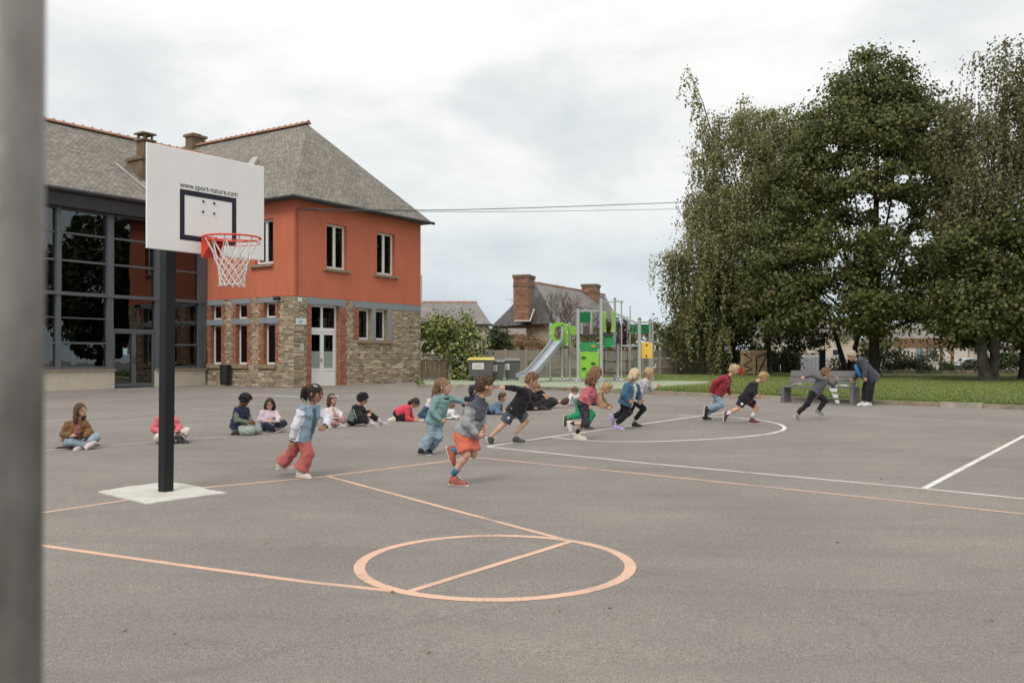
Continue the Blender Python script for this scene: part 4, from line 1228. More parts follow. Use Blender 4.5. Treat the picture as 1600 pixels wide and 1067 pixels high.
# platforms
for (x0, x1, y, Ya, Yb) in ((400, 745, 450, 38.4, 40.2), (128, 310, 575, 39.4, 40.8), (820, 985, 558, 38.8, 40.4)):
    a, b = ray(*pz(x0, y), Ya), ray(*pz(x1, y), Ya); mb = MB()
    mb.box(a.x, b.x, Ya, Yb, a.z - .06, a.z); mb.build('platform', DKPL if x0 != 820 else GALV, play)
def ptube(pts, r, m, name, n=6):
    mb = MB(); mb.tube([ray(*pz(x, y), Y) for x, y, Y in pts], r, n); return mb.build(name, m, play)
ptube([(640, 136, 38.3), (842, 136, 38.9)], .022, GALV, 'top_bar'); ptube([(755, 112, 39.9), (822, 136, 38.9)], .02, GALV, 'top_bar')
ptube([(410, 222, 38.4), (610, 228, 38.4)], .03, GALV, 'top_bar'); ptube([(434, 232, 40.2), (624, 236, 40.2)], .03, GALV, 'top_bar')
ptube([(760, 240, 39.7), (985, 345, 38.7)], .035, GALV, 'slope_rail'); ptube([(770, 262, 40.6), (990, 360, 40)], .03, GALV, 'slope_rail')
ptube([(1010, 335, 38.6), (1090, 335, 40.1), (1118, 345, 40.1), (1130, 375, 40.1), (1130, 500, 40.1)], .028, GALV, 'hand_rail')
for y in (645, 735, 826): ptube([(128, y, 39.8), (240, y, 39.3)], .022, GALV, 'rung')
for y in (640,): ptube([(316, y, 39.8), (397, y, 39.3)], .02, GALV, 'rung')
ptube([(1140, 560, 39.8), (1158, 585, 39.8), (1140, 615, 39.8)], .02, BOLT, 'ring_hook'); ptube([(1158, 745, 39.8), (1152, 775, 39.8), (1130, 785, 39.8)], .02, BOLT, 'ring_hook')
for y in (610, 720, 831): 
    ptube([(632, y, 38.6), (660, y - 3, 38.7), (735, y + 4, 39), (785, y, 39.3), (880, y - 3, 40.6)], .018, ROPE, 'rope')
    mb = MB(); mb.ball(ray(*pz(880, y - 3), 40.5), .06, n=8, m=6); mb.ball(ray(*pz(760, y), 39.2), .045, n=8, m=6); mb.build('rope_knob', REDP, play)
    mb = MB(); mb.ball(ray(*pz(660, y - 3), 38.65), .05, n=8, m=6); mb.build('rope_clamp', DKPL, play)
ptube([(660, 590, 38.7), (660, 830, 38.7)], .018, ROPE, 'rope'); ptube([(884, 440, 40.6), (884, 835, 40.6)], .016, ROPE, 'rope')
for a, b in (((770, 330), (800, 545)), ((805, 320), (770, 545)), ((785, 320), (785, 545)), ((770, 420), (800, 330)), ((768, 540), (800, 430))): ptube([(*a, 39.0), (*b, 39.1)], .02, ROPE, 'climbing_rope')
for a, b in (((540, 250), (600, 350)), ((540, 340), (610, 260)), ((585, 240), (590, 450)), ((545, 420), (610, 330)), ((840, 300), (830, 430)), ((880, 330), (900, 550)), ((930, 370), (860, 540)), ((835, 430), (960, 400)), ((960, 360), (930, 550))): ptube([(*a, 39.5), (*b, 39.6)], .014, ROPE, 'climbing_rope')
for y in (505, 525): ptube([(540, y, 39.6), (610, y, 39.6)], .014, ROPE, 'climbing_rope')
# slide
SLD = mat('slide_grey', (0.30, 0.325, 0.34), .4, .04, 3, .02, 30); SLI = mat('slide_bed', (0.40, 0.43, 0.47), .3, .05, 3, .0, 30, metal=.3)
tops = [((872, 533), 39.4), ((866, 541), 39.1), ((850, 561), 38.4), ((836, 577), 37.9), ((828, 584.5), 37.6), ((821, 587), 37.3), ((814, 588), 37.1)]
cen = [ray(*p, Y) for p, Y in tops]
mb = MB(); ml = []
mbi = MB()
for k, c in enumerate(cen):
    d = (cen[min(k + 1, len(cen) - 1)] - cen[max(k - 1, 0)]).normalized()
    side = Vector((0, 0, 1)).cross(d).normalized(); up = d.cross(side)
    if up.z < 0: up = -up
    hw = .23; rh = .14 if k < len(cen) - 1 else .10
    ml.append((c - side * (hw + .05) - up * .05, c - side * (hw + .05) + up * rh, c - side * hw + up * rh, c - side * hw, c + side * hw, c + side * hw + up * rh, c + side * (hw + .05) + up * rh, c + side * (hw + .05) - up * .05))
for k in range(len(ml) - 1):
    a, b = ml[k], ml[k + 1]
    for i in range(8):
        j = (i + 1) % 8
        (mbi if i == 3 else mb).face([a[i], a[j], b[j], b[i]])
mb.face(ml[0]); mb.face(ml[-1])
so = mb.build('slide', SLD, play, smooth=False); mbi.build('slide_bed', SLI, so)
pl_ = cen[-2]; mb = MB(); mb.tube([(pl_.x, pl_.y, gz(37.3) + .09), (pl_.x, pl_.y, pl_.z - .05)], .035, 8); mb.build('slide_leg', GALV, so)

# ================================================================== BENCH
BW = mat('bench_grey', (0.145, 0.135, 0.135), .7, .12, 5, .15, 40)
fl, fr_ = G(1219.5, 628.5), G(1328.5, 633)
e = Vector((fr_.x - fl.x, fr_.y - fl.y, 0)).normalized(); LB = (Vector((fr_.x, fr_.y, 0)) - Vector((fl.x, fl.y, 0))).length
BP = Plane((fl.x, fl.y), (e.x, e.y), (-e.y, e.x))
bz0 = gz(24.5)
bench = empty('bench', (fl.x, fl.y, bz0), 'grey slatted bench standing against the kerb of the lawn', 'bench')
for ua in (0.0, LB - .02):
    mb = MB(); mb.box(ua, ua + .10, 0, .46, bz0 - .03, bz0 + .42, BP); mb.build('leg', BW, bench, bevel=.008)
for k in range(3):
    mb = MB(); mb.box(.1 if False else -.0, LB + .08, .0 + k * .155, .145 + k * .155, bz0 + .42, bz0 + .46, BP); mb.build('seat_slat', BW, bench, bevel=.006)
for ua in (.13, LB - .11):
    mb = MB(); mb.box8([Vector(BP(u, v, z)) for u, v, z in ((ua, .36, bz0 + .461), (ua + .08, .36, bz0 + .461), (ua + .08, .44, bz0 + .461), (ua, .44, bz0 + .461), (ua, .46, bz0 + .88), (ua + .08, .46, bz0 + .88), (ua + .08, .54, bz0 + .88), (ua, .54, bz0 + .88))]); mb.build('back_post', BW, bench)
for z0, z1 in ((.54, .70), (.72, .88)):
    v0 = .335 + (z0 - .46) * .24; v1 = .335 + (z1 - .46) * .24; mb = MB()
    mb.box8([Vector(BP(u, v, bz0 + z)) for u, v, z in ((.1, v0, z0), (LB, v0, z0), (LB, v0 + .025, z0), (.1, v0 + .025, z0), (.1, v1, z1), (LB, v1, z1), (LB, v1 + .025, z1), (.1, v1 + .025, z1))]); mb.build('back_slat', BW, bench)
# items on the bench
TOWEL = mat('white_cloth', (0.66, 0.68, 0.74), .8, .05, 4, .3, 30)
def drape(name, pts, w, m, label, cat, th=.02):
    mb = MB(); n = 7; rows = []
    for k, (c, sd, ww) in enumerate(pts):
        row = []
        for i in range(n):
            t = i / (n - 1) - .5; row.append(Vector(c) + Vector(sd) * t * ww + Vector((0, -1, .2)) * .006 * math.sin(i * 1.1 + k * .3))
        rows.append(row)
    for a, b in zip(rows[:-1], rows[1:]):
        for i in range(n - 1): mb.face([a[i], a[i + 1], b[i + 1], b[i]])
    o = mb.build(name, m, None, smooth=True, label=label, cat=cat)
    md = o.modifiers.new('s', 'SOLIDIFY'); md.thickness = th
    sb = o.modifiers.new('b', 'SUBSURF'); sb.levels = 1; sb.render_levels = 1
    return o
bu = 1.10
def bp_(u, v, z): return Vector(BP(u, v, bz0 + z))
drape('white_jacket', [(bp_(1.78, .3, .49), BP.n, .25), (bp_(1.61, .2, .52), BP.n, .32), (bp_(1.48, .08, .50), BP.n, .30), (bp_(1.49, -.03, .44), BP.e, .24), (bp_(1.53, -.05, .30), BP.e, .16), (bp_(1.60, -.07, .14), BP.e, .13), (bp_(1.64, -.08, .01), BP.e, .10)], .3, TOWEL, 'white jacket draped over the bench seat with a sleeve hanging to the ground', 'jacket')
drape('folded_cloth', [(bp_(.25, .2, .49), BP.n, .18), (bp_(.4, .2, .51), BP.n, .16), (bp_(.52, .2, .49), BP.n, .18)], .2, mat('pinkish_cloth', (.5, .45, .42), .8), 'small pale folded cloth lying on the left end of the bench', 'cloth', .03)

# ================================================================== HOOP
tl, bl_ = ray(229.4, 222.3, 8.39), ray(227.5, 387.8, 8.39)
bdir = (0.588, 0.809); bn = (-0.809, 0.588)          # n points behind the board
HB = Plane((tl.x, 8.39), bdir, bn)
bz1, bz2 = 2.495, 3.467; BWd = 1.335
hoop = empty('basketball_hoop', G(259, 769), 'white basketball backboard with a red rim on a black square post', 'basketball hoop')
BBM = mat('backboard_white', (0.74, 0.725, 0.71), .45, .03, 2.5, .03, 60)
PBLK = mat('black_powder_coat', (0.007, 0.008, 0.009), .6, .15, 5, .05, 40)
NAVY = mat('board_marking_navy', (0.008, 0.009, 0.022), .5, .05, 5, 0, 10)
REDM = mat('rim_red', (0.62, 0.05, 0.028), .45, .08, 8, .03, 30)
mb = MB(); mb.box(0, BWd, 0, .022, bz1, bz2, HB); board = mb.build('backboard', BBM, hoop, bevel=.006)
def hz(px, py): return HB.uz(px, py)
(u0, zA), (u1, _) = hz(281, 295), hz(369, 310); (_, zBm) = hz(280, 374)
wl = .05; mb = MB()
o_ = -.0025
for a, b, c, d in ((u0, u1, zA - wl, zA), (u0, u1, zBm, zBm + wl), (u0, u0 + wl, zBm + wl, zA - wl), (u1 - wl, u1, zBm + wl, zA - wl)):
    mb.box(a, b, o_, .0, c, d, HB)
mb.build('target_rectangle', NAVY, board)
txc = bpy.data.curves.new('board_text', 'FONT'); txc.body = 'www.sport-nature.com'; txc.size = 1; txc.extrude = 0.0
to = bpy.data.objects.new('board_text', txc); COL.objects.link(to); bpy.context.view_layer.update()
tme = bpy.data.meshes.new_from_object(to.evaluated_get(bpy.context.evaluated_depsgraph_get())); bpy.data.objects.remove(to)
tv = np.array([v.co[:] for v in tme.vertices]); tw = tv[:, 0].max() - tv[:, 0].min(); tx0 = tv[:, 0].min()
uA, zT = hz(281, 292.3); uB, _ = hz(371, 305); k_ = (uB - uA) / tw
offb = wbase(hoop)
for v in tme.vertices:
    p = Vector(HB(uA + (v.co.x - tx0) * k_, -.003, zT + v.co.y * k_ * 1.12)) - offb; v.co = p
tme.materials.append(NAVY); tob = bpy.data.objects.new('lettering', tme); COL.objects.link(tob); tob.parent = board
mb = MB()
for px, py in ((317.5, 315), (334.5, 318), (317, 331), (334.2, 334)):
    u, z = hz(px, py); c = Vector(HB(u, -.004, z)); mb.ball(c, .012, n=8, m=6)
mb.build('bolt', GUT, board)
# post, leaning a touch
pb = G(259, 769) ; pt = Vector((pb.x + .03, pb.y, 3.1)); hw = .0625
M = Matrix(((bdir[0], bn[0], 0), (bdir[1], bn[1], 0), (0, 0, 1)))
mb = MB(); q0 = [pb + M @ Vector((a * .055, b * .055, -.02)) for a, b in ((-1, -1), (1, -1), (1, 1), (-1, 1))]; q1 = [pt + M @ Vector((a * .058, b * .058, 0)) for a, b in ((-1, -1), (1, -1), (1, 1), (-1, 1))]
mb.box8(q0 + q1); mb.build('post', PBLK, hoop, bevel=.006)
bc = Vector(HB(BWd / 2, .022, 0))
for z in (2.66, 3.04):
    mb = MB(); a = Vector((pt.x, pt.y, z)); b = Vector((bc.x, bc.y, z)); d = (b - a); s = d.cross(Vector((0, 0, 1))).normalized() * .03
    a = a + d.normalized() * .06
    w_ = Vector((0, 0, .03)); mb.box8([a - s - w_, b - s - w_, b + s - w_, a + s - w_, a - s + w_, b - s + w_, b + s + w_, a + s + w_]); mb.build('support_arm', PBLK, hoop)
# rim and bracket
ru = BWd / 2; rz_ = 2.632; off = -.36; R_ = .262
mb = MB(); mb.box(ru - .09, ru + .09, -.012, 0, rz_ - .17, rz_ + .04, HB)
mb.box8([Vector(HB(*q)) for q in ((ru - .09, -.012, rz_ - .17), (ru - .075, -.012, rz_ - .17), (ru - .075, -.012, rz_ + .02), (ru - .09, -.012, rz_ + .02), (ru - .09, -.03, rz_ - .17), (ru - .075, -.03, rz_ - .17), (ru - .055, -.14, rz_ - .01), (ru - .07, -.14, rz_ - .01))])
mb.box8([Vector(HB(*q)) for q in ((ru + .075, -.012, rz_ - .17), (ru + .09, -.012, rz_ - .17), (ru + .09, -.012, rz_ + .02), (ru + .075, -.012, rz_ + .02), (ru + .075, -.03, rz_ - .17), (ru + .09, -.03, rz_ - .17), (ru + .07, -.14, rz_ - .01), (ru + .055, -.14, rz_ - .01))])
mb.box(ru - .09, ru + .09, -.14, -.012, rz_ - .012, rz_ - .002, HB)
rim_br = mb.build('rim_bracket', REDM, hoop)
mb = MB(); rc = Vector(HB(ru, off, rz_)); N_ = 40
mb.tube([rc + Vector((math.cos(2 * math.pi * k / N_) * R_, math.sin(2 * math.pi * k / N_) * R_, 0)) for k in range(N_ + 1)], .0095, 8, caps=False)
rim = mb.build('rim', REDM, hoop, smooth=True)
mb = MB(); mb.tube([rc + Vector((math.cos(2 * math.pi * k / N_) * R_ * .98, math.sin(2 * math.pi * k / N_) * R_ * .98, -.045)) for k in range(N_ + 1)], .004, 6, caps=False)
mb.build('lower_ring', REDM, rim, smooth=True)
NET = mat('net_white', (0.66, 0.64, 0.62), .8, .06, 30, .2, 200)
mb = MB(); n12 = 12; rows = [(0, .255, 0), (.17, .165, .5), (.225, .148, 0), (.275, .135, .5), (.325, .125, 0), (.375, .117, .5), (.42, .114, 0), (.455, .118, .5)]
rn = random.Random(5)
nodes = []
for dz, r, ph in rows:
    nodes.append([rc + Vector((math.cos(2 * math.pi * (i + ph) / n12) * r + rn.uniform(-.006, .006), math.sin(2 * math.pi * (i + ph) / n12) * r + rn.uniform(-.006, .006), -dz + rn.uniform(-.006, .006))) for i in range(n12)])
for k in range(len(rows) - 1):
    for i in range(n12):
        a = nodes[k][i]
        js = (i, (i - 1) % n12) if rows[k][2] == 0 else (i, (i + 1) % n12)
        for j in js:
            b = nodes[k + 1][j]; m_ = (a + b) / 2 + Vector((rn.uniform(-.003, .003), rn.uniform(-.003, .003), -.004))
            mb.tube([a, m_, b], .0048 if k else .0042, 5, caps=False)
    if k:
        for p in nodes[k]: mb.ball(p, .0085, n=6, m=4)
for p in nodes[-1]: mb.ball(p, .010, n=6, m=4)
mb.build('net', NET, hoop, smooth=True)

# foreground galvanised post, out of focus
GP = mat('foreground_galvanised', (0.10, 0.09, 0.08), .5, .35, 11, .1, 60, metal=.3, col2=(0.25, 0.235, 0.22), stretch=(1, 1, .4))
fpz = .78
a, b = ray(16, 564, fpz), ray(66, 564, fpz)
mb = MB(); x_ = ray(66 - 54, 0, fpz).x; tilt = (8 / 1067) * 1.0
mb.tube([(x_ - .0095, fpz, -.02 + gz(fpz)), (x_ + .0045, fpz, 2.6)], .0295, 32); o = mb.build('steel_post', GP, smooth=True, label='blurred galvanised steel post close to the camera at the left edge', cat='post')
# ================================================================== FAR HOUSES, CARS, GATE
BRK2 = mat('far_brick', (0.215, 0.132, 0.098), .9, .25, 3.5, .4, 15, col2=(0.30, 0.20, 0.155))
HST = mat('far_stone', (0.33, 0.26, 0.18), .9, .3, 2.5, .5, 6, col2=(0.48, 0.40, 0.30))
def house_mesh(name, faces, m, parent, uv=False):
    mb = MB()
    for f in faces: mb.face(f)
    o = mb.build(name, m, parent)
    if uv: planar_uv(o)
    return o
h1 = empty('house', (ray(700, 0, 60).x, 60, gz(60)), 'low house with a grey slate hipped roof just right of the red wing', 'house')
RA, RB = ray(600, 463.5, 64), ray(745, 472.7, 64); EA, EB = ray(560, 507, 58), ray(768, 512, 58); EC = ray(775, 510, 71)
EA.z = EB.z = EC.z = 3.75
RA.z = RB.z
house_mesh('slate_roof', [[EA, EB, RB, RA], [EB, EC, RB]], SLATE3, h1, True)
mb = MB(); WHT = mat('pale_render', (0.58, 0.55, 0.50), .9, .06, 1, .1, 20)
i_ = .25
for a, b in ((EA, EB), (EB, EC)):
    a2, b2 = Vector((a.x, a.y + i_, 0)), Vector((b.x - i_, b.y + i_, 0)); a2.x -= i_
    mb.face([(a2.x, a2.y, 0), (b2.x, b2.y, 0), (b2.x, b2.y, 3.72), (a2.x, a2.y, 3.72)])
mb.build('wall', WHT, h1)
nrt = 14
for k in range(nrt):
    a, b = RA.lerp(RB, k / nrt), RA.lerp(RB, (k + 1) / nrt); mb = MB(); mb.tube([a, b + (b - a) * .05], [.11, .09], 8, rnd=rf.random()); mb.build('ridge_tile', TERRA, h1)
mb = MB(); mb.tube([EA + Vector((0, -.05, 0)), EB + Vector((.05, -.05, 0))], .08, 8); mb.build('gutter', GUT, h1)
# house 2
h2 = empty('house', (ray(860, 0, 64).x, 64, gz(60)), 'stone house with slate hip roof shaded by colour and tall brick chimneys behind the slide', 'house')
L_ = ray(767, 502, 68); Fc = ray(870, 504.5, 61); FR = ray(975, 505, 78); LB2 = Vector((L_.x + (FR.x - Fc.x), L_.y + (FR.y - Fc.y), 0))
ze2 = Fc.z; L_.z = FR.z = LB2.z = ze2
R0 = ray(836, 441.7, 67.5); R1 = ray(945, 451, 80); R1.z = R0.z
house_mesh('slate_roof', [[L_, Fc, R0]], SLATE2, h2, True); house_mesh('slate_roof', [[Fc, FR, R1, R0], [LB2, L_, R0, R1], [FR, LB2, R1]], SLATE3, h2, True)  # hip face darker, long slopes paler: light by facing put into colour
cen_ = (L_ + Fc + FR + LB2) / 4
def inset(p, k=.06): q = p.lerp(cen_, k); return Vector((q.x, q.y, 0))
w4 = [inset(p) for p in (L_, Fc, FR, LB2)]
mb = MB()
for a, b in zip(w4, w4[1:] + w4[:1]): mb.face([(a.x, a.y, 0), (b.x, b.y, 0), (b.x, b.y, ze2 + .02), (a.x, a.y, ze2 + .02)])
mb.build('wall', HST, h2)
mb = MB()
for a, b in zip(w4, w4[1:]):
    mb.tube([(a.x, a.y, ze2 - .1), (b.x, b.y, ze2 - .1)], .16, 4)
mb.build('brick_course', BRK2, h2)
nrt = 24
for k in range(nrt):
    a, b = R0.lerp(R1, k / nrt), R0.lerp(R1, (k + 1) / nrt); mb = MB(); mb.tube([a, b + (b - a) * .05], [.11, .09], 8, rnd=rf.random()); mb.build('ridge_tile', TERRA, h2)
def far_chim(xl, xr, yt, yb, Y, D, n):
    a, b = ray(xl, yb, Y), ray(xr, yb, Y); zt = ray(0, yt, Y).z; w = b.x - a.x
    M = Matrix.Rotation(math.atan2(.29, .95) * -1.0, 3, 'Z'); c = Vector(((a.x + b.x) / 2, Y + D / 2, (zt + a.z) / 2))
    mb = MB(); mb.cbox(c, w * .86, D, zt - a.z, M); o = mb.build('chimney', BRK2, h2)
    zb1 = zt - (zt - a.z) * .2
    mb = MB(); mb.cbox(Vector((c.x, c.y, zb1)), w * .9, D * 1.06, .12, M); mb.cbox(Vector((c.x, c.y, zt + .04)), w * .96, D * 1.08, .22, M); mb.build('cap', CHIM, o)
    # brick courses in relief
    mb = MB(); nr = int((zt - a.z) / .19)
    for k in range(nr):
        z = a.z + .05 + k * .19; off = .0 if k % 2 else .2
        for i in range(-1, 5):
            u0 = -w * .43 + i * .4 + off; u1 = u0 + .37; u0 = max(u0, -w * .43); u1 = min(u1, w * .43)
            if u1 - u0 > .06: mb.box8([c + M @ Vector((x, y, z - c.z + zz)) for zz in (0, .165) for x, y in ((u0, -D / 2 - .015), (u1, -D / 2 - .015), (u1, -D / 2 + .02), (u0, -D / 2 + .02))], rf.random())
    mb.build('brick', mat('far_brick_units', '#9a5f44', .9, .2, 3, .2, 20, attr=['#7a5442', '#8f6a56', '#82604c', '#9a7a66']), o, kind='stuff')
    return o
c_ = far_chim(804.5, 833.5, 432.5, 503, 63, 1.5, 0)
far_chim(911, 938, 446.5, 500, 75, 1.5, 0)
mb = MB(); a, b, c = ray(803.5, 501.5, 62.8), ray(828, 501.5, 62.5), ray(834.5, 483, 63.2)
mb.tube([a, b, c], .06, 5); mb.build('flashing', WHT, h2)
for x, y in ((865, 459.5), (884, 461.5), (904.5, 463.5)):
    # sit on the long slope
    n = (FR - Fc).cross(R0 - Fc).normalized(); d = ray(x, y, 1) - Vector((0, 0, HC)); o0 = Vector((0, 0, HC)); t = (Fc - o0).dot(n) / d.dot(n); p = o0 + d * t
    along_ = (FR - Fc).normalized(); up_ = (n.cross(along_)).normalized(); up_ = up_ if up_.z > 0 else -up_; nn = n if n.z > 0 else -n
    mb = MB(); q = [p + along_ * sx * .38 + up_ * sy * .42 + nn * .03 for sx, sy in ((-1, -1), (1, -1), (1, 1), (-1, 1))]; mb.box8(q + [v + nn * .08 for v in q]); w_ = mb.build('roof_window', UPVC, h2)
    mb = MB(); q = [p + along_ * sx * .28 + up_ * sy * .32 + nn * .113 for sx, sy in ((-1, -1), (1, -1), (1, 1), (-1, 1))]; mb.box8(q + [v + nn * .01 for v in q]); mb.build('pane', mat('sky_painted_pane', (.5, .53, .55), .15, .02, 1, 0, 10), w_)  # pale pane colour stands in for sky reflected in the glass
ap = ray(800, 468, 66); mb = MB(); mb.tube([ap + Vector((0, 0, -1.5)), ap], .02, 4); mb.tube([ap + Vector((-.4, 0, 0)), ap + Vector((.5, 0, 0))], .015, 4); mb.build('roof_aerial', GUT, h2)
lt = [ray(770, 522, 57), ray(822, 522, 57), ray(822, 513, 60), ray(770, 513, 60)]
ln = empty('lean_to_shed', (lt[0].x, 58, gz(60)), 'grey roofed lean-to shed below the stone house', 'shed')
house_mesh('roof', [lt], SLATE3, ln, True)
mb = MB(); mb.box(lt[0].x, lt[1].x, 57.3, 60, .6, lt[0].z - .05); mb.build('wall', HST, ln)
# mast left of the red wing
mp = ray(658.5, 466, 63); mast = MB(); mast.tube([(mp.x, 63, .8), (mp.x, 63, ray(0, 430, 63).z)], .05, 6); mast.build('mast', GALV, label='thin grey mast behind the right edge of the red wing', cat='mast')
# small shed under the birches
sp = ray(1079, 548, 58); shed = empty('garden_shed', (sp.x, 58, gz(58)), 'small brown shed roof behind the right end of the concrete fence', 'shed')
mb = MB(); mb.box8([(sp.x - .7, 57.5, .8), (sp.x + .7, 57.5, .8), (sp.x + .7, 60, .8), (sp.x - .7, 60, .8), (sp.x - .7, 57.5, sp.z - .05), (sp.x + .7, 57.5, sp.z + .1), (sp.x + .7, 60, sp.z + .1), (sp.x - .7, 60, sp.z - .05)]); mb.build('wall', GW, shed)
mb = MB(); mb.box8([(sp.x - .9, 57.2, sp.z - .06), (sp.x + .9, 57.2, sp.z + .13), (sp.x + .9, 60, sp.z + .13), (sp.x - .9, 60, sp.z - .06), (sp.x - .9, 57.2, sp.z), (sp.x + .9, 57.2, sp.z + .2), (sp.x + .9, 60, sp.z + .2), (sp.x - .9, 60, sp.z)]); mb.build('roof', SLATE2, shed)

# pale buildings beyond the lawn
BEI = mat('beige_render', (0.55, 0.49, 0.40), .9, .06, .6, .1, 20)
def simple_house(x0, x1, yt, Y, D, zr, label, wm=BEI, rm=SLATE3, wins=(), doors=()):
    a, b = ray(x0, yt, Y), ray(x1, yt, Y); r = empty('house', ((a.x + b.x) / 2, Y, gz(Y)), label, 'house')
    PH = Plane((a.x, Y), (1, 0), (0, 1)); W = b.x - a.x; zt = a.z
    mb = MB(); mb.box(0, W, 0, D, gz(Y) - .1, zt, PH); mb.build('wall', wm, r)
    rr0 = zt + zr
    f = [[PH(-.3, -.4, zt), PH(W + .3, -.4, zt), PH(W - .5, D / 2, rr0), PH(.5, D / 2, rr0)], [PH(W + .3, D + .4, zt), PH(-.3, D + .4, zt), PH(.5, D / 2, rr0), PH(W - .5, D / 2, rr0)], [PH(-.3, D + .4, zt), PH(-.3, -.4, zt), PH(.5, D / 2, rr0)], [PH(W + .3, -.4, zt), PH(W + .3, D + .4, zt), PH(W - .5, D / 2, rr0)]]
    house_mesh('roof', f, rm, r, True)
    for (px0, px1, py0, py1, m) in wins:
        p, q = ray(px0, py1, Y - .06), ray(px1, py0, Y - .06); mb = MB(); mb.box(p.x, q.x, Y - .05, Y - .003, p.z, q.z); w = mb.build('window', UPVC, r)
        mb = MB(); mb.box(p.x + .06, q.x - .06, Y - .06, Y - .051, p.z + .06, q.z - .06); mb.build('pane', m, w)
    for (px0, px1, py0, py1, m) in doors:
        p, q = ray(px0, py1, Y - .06), ray(px1, py0, Y - .06); mb = MB(); mb.box(p.x, q.x, Y - .05, Y - .003, p.z, q.z); mb.build('door', m, r)
    return r
SHUT = mat('blue_grey_door', (0.22, 0.32, 0.36), .6); SHG = mat('green_shutter', (0.03, 0.12, 0.085), .6); DKP = mat('dark_pane', (0.03, 0.035, 0.04), .15, .1, 2, 0, 10, spec=.6)
simple_house(1215, 1345, 521, 72, 8, 1.4, 'long low beige building behind the iron gate and white van', wins=[(1300, 1312, 545, 556, DKP)])
simple_house(1405, 1512, 533, 70, 8, 1.5, 'pale house with a blue grey door behind the timber pergola', wm=mat('white_render', (0.60, 0.545, 0.49), .9, .05, .6, .1, 20), wins=[(1455, 1466, 546, 560, DKP)], doors=[(1432, 1441, 544, 582, SHUT)])
simple_house(1515, 1660, 540, 74, 8, 1.6, 'beige house with green shutters half hidden behind the double trunk', wins=[(1566, 1575, 548, 562, SHG), (1513.5 + 8, 1530, 541, 555, SHG)])
# pergola
WD = mat('pergola_wood', (0.26, 0.165, 0.085), .8, .2, 4, .3, 30)
Yp = 62; pg = empty('pergola', (ray(1450, 0, Yp).x, Yp, gz(60)), 'brown timber pergola in front of the pale house', 'pergola')
a, b = ray(1398, 531, Yp), ray(1497, 531, Yp)
for k, (y0, y1) in enumerate(((531, 537), (537.5, 544))):
    z1, z0 = ray(0, y0, Yp).z, ray(0, y1, Yp).z; mb = MB(); mb.box(a.x, b.x, Yp - .1 * k, Yp + .1, z0, z1); mb.build('beam', WD, pg)
for x in (1408, 1473, 1490):
    p = ray(x, 0, Yp); mb = MB(); mb.box(p.x - .08, p.x + .08, Yp + .1, Yp + .26, gz(60), ray(0, 544, Yp).z); mb.build('pergola_post', WD, pg)
p0, p1 = ray(1480, 546, Yp), ray(1490, 558, Yp); mb = MB(); mb.tube([p0, p1], .07, 6); mb.build('brace', WD, pg)
for k in range(9):
    x = a.x + (b.x - a.x) * (k + .5) / 9; mb = MB(); zt_ = ray(0, 531, Yp).z; mb.box(x - .05, x + .05, Yp - .3, Yp + 2.4, zt_ + .002, zt_ + .12); mb.build('rafter', WD, pg)

def car(cx, Y, length, colr, label, kind='car', flip=1, H=1.45, W=1.7):
    z = gz(60) + .0
    r = empty('parked_car', (cx, Y, z), label, 'van' if kind == 'van' else 'car')
    L = length; P = colr
    prof = [(-.5, .28), (-.5, .62), (-.47, .82), (-.30, .92), (-.18, 1.0 * H / 1.0 if False else H * .97), (.30, H), (.46, H * .93), (.5, .8), (.5, .28)] if kind == 'van' else \
           [(-.5, .3), (-.5, .62), (-.46, .78), (-.24, .9), (-.10, H * .95), (.02, H), (.24, H * .98), (.40, .98), (.49, .92), (.5, .3)]
    pr = [(x * L * flip, h) for x, h in prof]
    mb = MB(); n = len(pr)
    def sec(y, ins):
        return [Vector((cx + x, Y + y, z + h if not (ins and h > .95) else z + h - .0)) for x, h in pr]
    rows = []
    for y, s in ((0, 0), (.06, 1), (W - .06, 1), (W, 0)):
        row = []
        for x, h in pr:
            yy = y
            if h > .95: yy = y + (.14 if y < W / 2 else -.14)
            row.append(Vector((cx + x * (1 if s else .985), Y + yy, z + (h if s else h - .02 if h > .5 else h + .03))))
        rows.append(row)
    for a, b in zip(rows[:-1], rows[1:]):
        for i in range(n):
            j = (i + 1) % n; mb.face([a[i], a[j], b[j], b[i]])
    mb.face(rows[0]); mb.face(rows[-1])
    mb.build('body', P, r, smooth=False)
    gl = [(-.17, .98), (-.08, H * .93), (.05, H * .93), (.05, .98)], [(.07, .98), (.07, H * .93), (.26, H * .92), (.37, .98)]
    if kind == 'van': gl = [(-.27, 1.05), (-.17, H * .90), (-.04, H * .91), (-.04, 1.05)], [(.08, 1.05), (.08, H * .91), (.22, H * .91), (.22, 1.05)]
    for q in gl:
        mb = MB(); f = [Vector((cx + x * L * flip, Y + .145 * (h - .6) / .6 - .0 , z + h)) for x, h in q]
        f = [Vector((v.x, Y + (.0 if v.z - z < 1.0 else .14) - .012, v.z)) for v in f]
        mb.face(f); mb.face([v + Vector((0, .01, 0)) for v in f]); mb.build('side_window', mat('car_glass', (0.07, 0.09, 0.11), .1, .1, 2, 0, 10, spec=.8), r)
    for x in (-.32, .31):
        c = Vector((cx + x * L * flip, Y + .02, z + .31)); mb = MB(); mb.tube([c, c + Vector((0, .2, 0))], .31, 18); w = mb.build('wheel', BLK, r)
        mb = MB(); mb.tube([c + Vector((0, -.008, 0)), c + Vector((0, .02, 0))], .19, 12); mb.build('rim', GALV, w)
    for y in (.12, W - .12):
        mb = MB(); mb.ball((cx - .49 * L * flip, Y + y, z + .66), .07, .14, .1, n=8, m=6); mb.build('headlight', GALV, r)
    return r
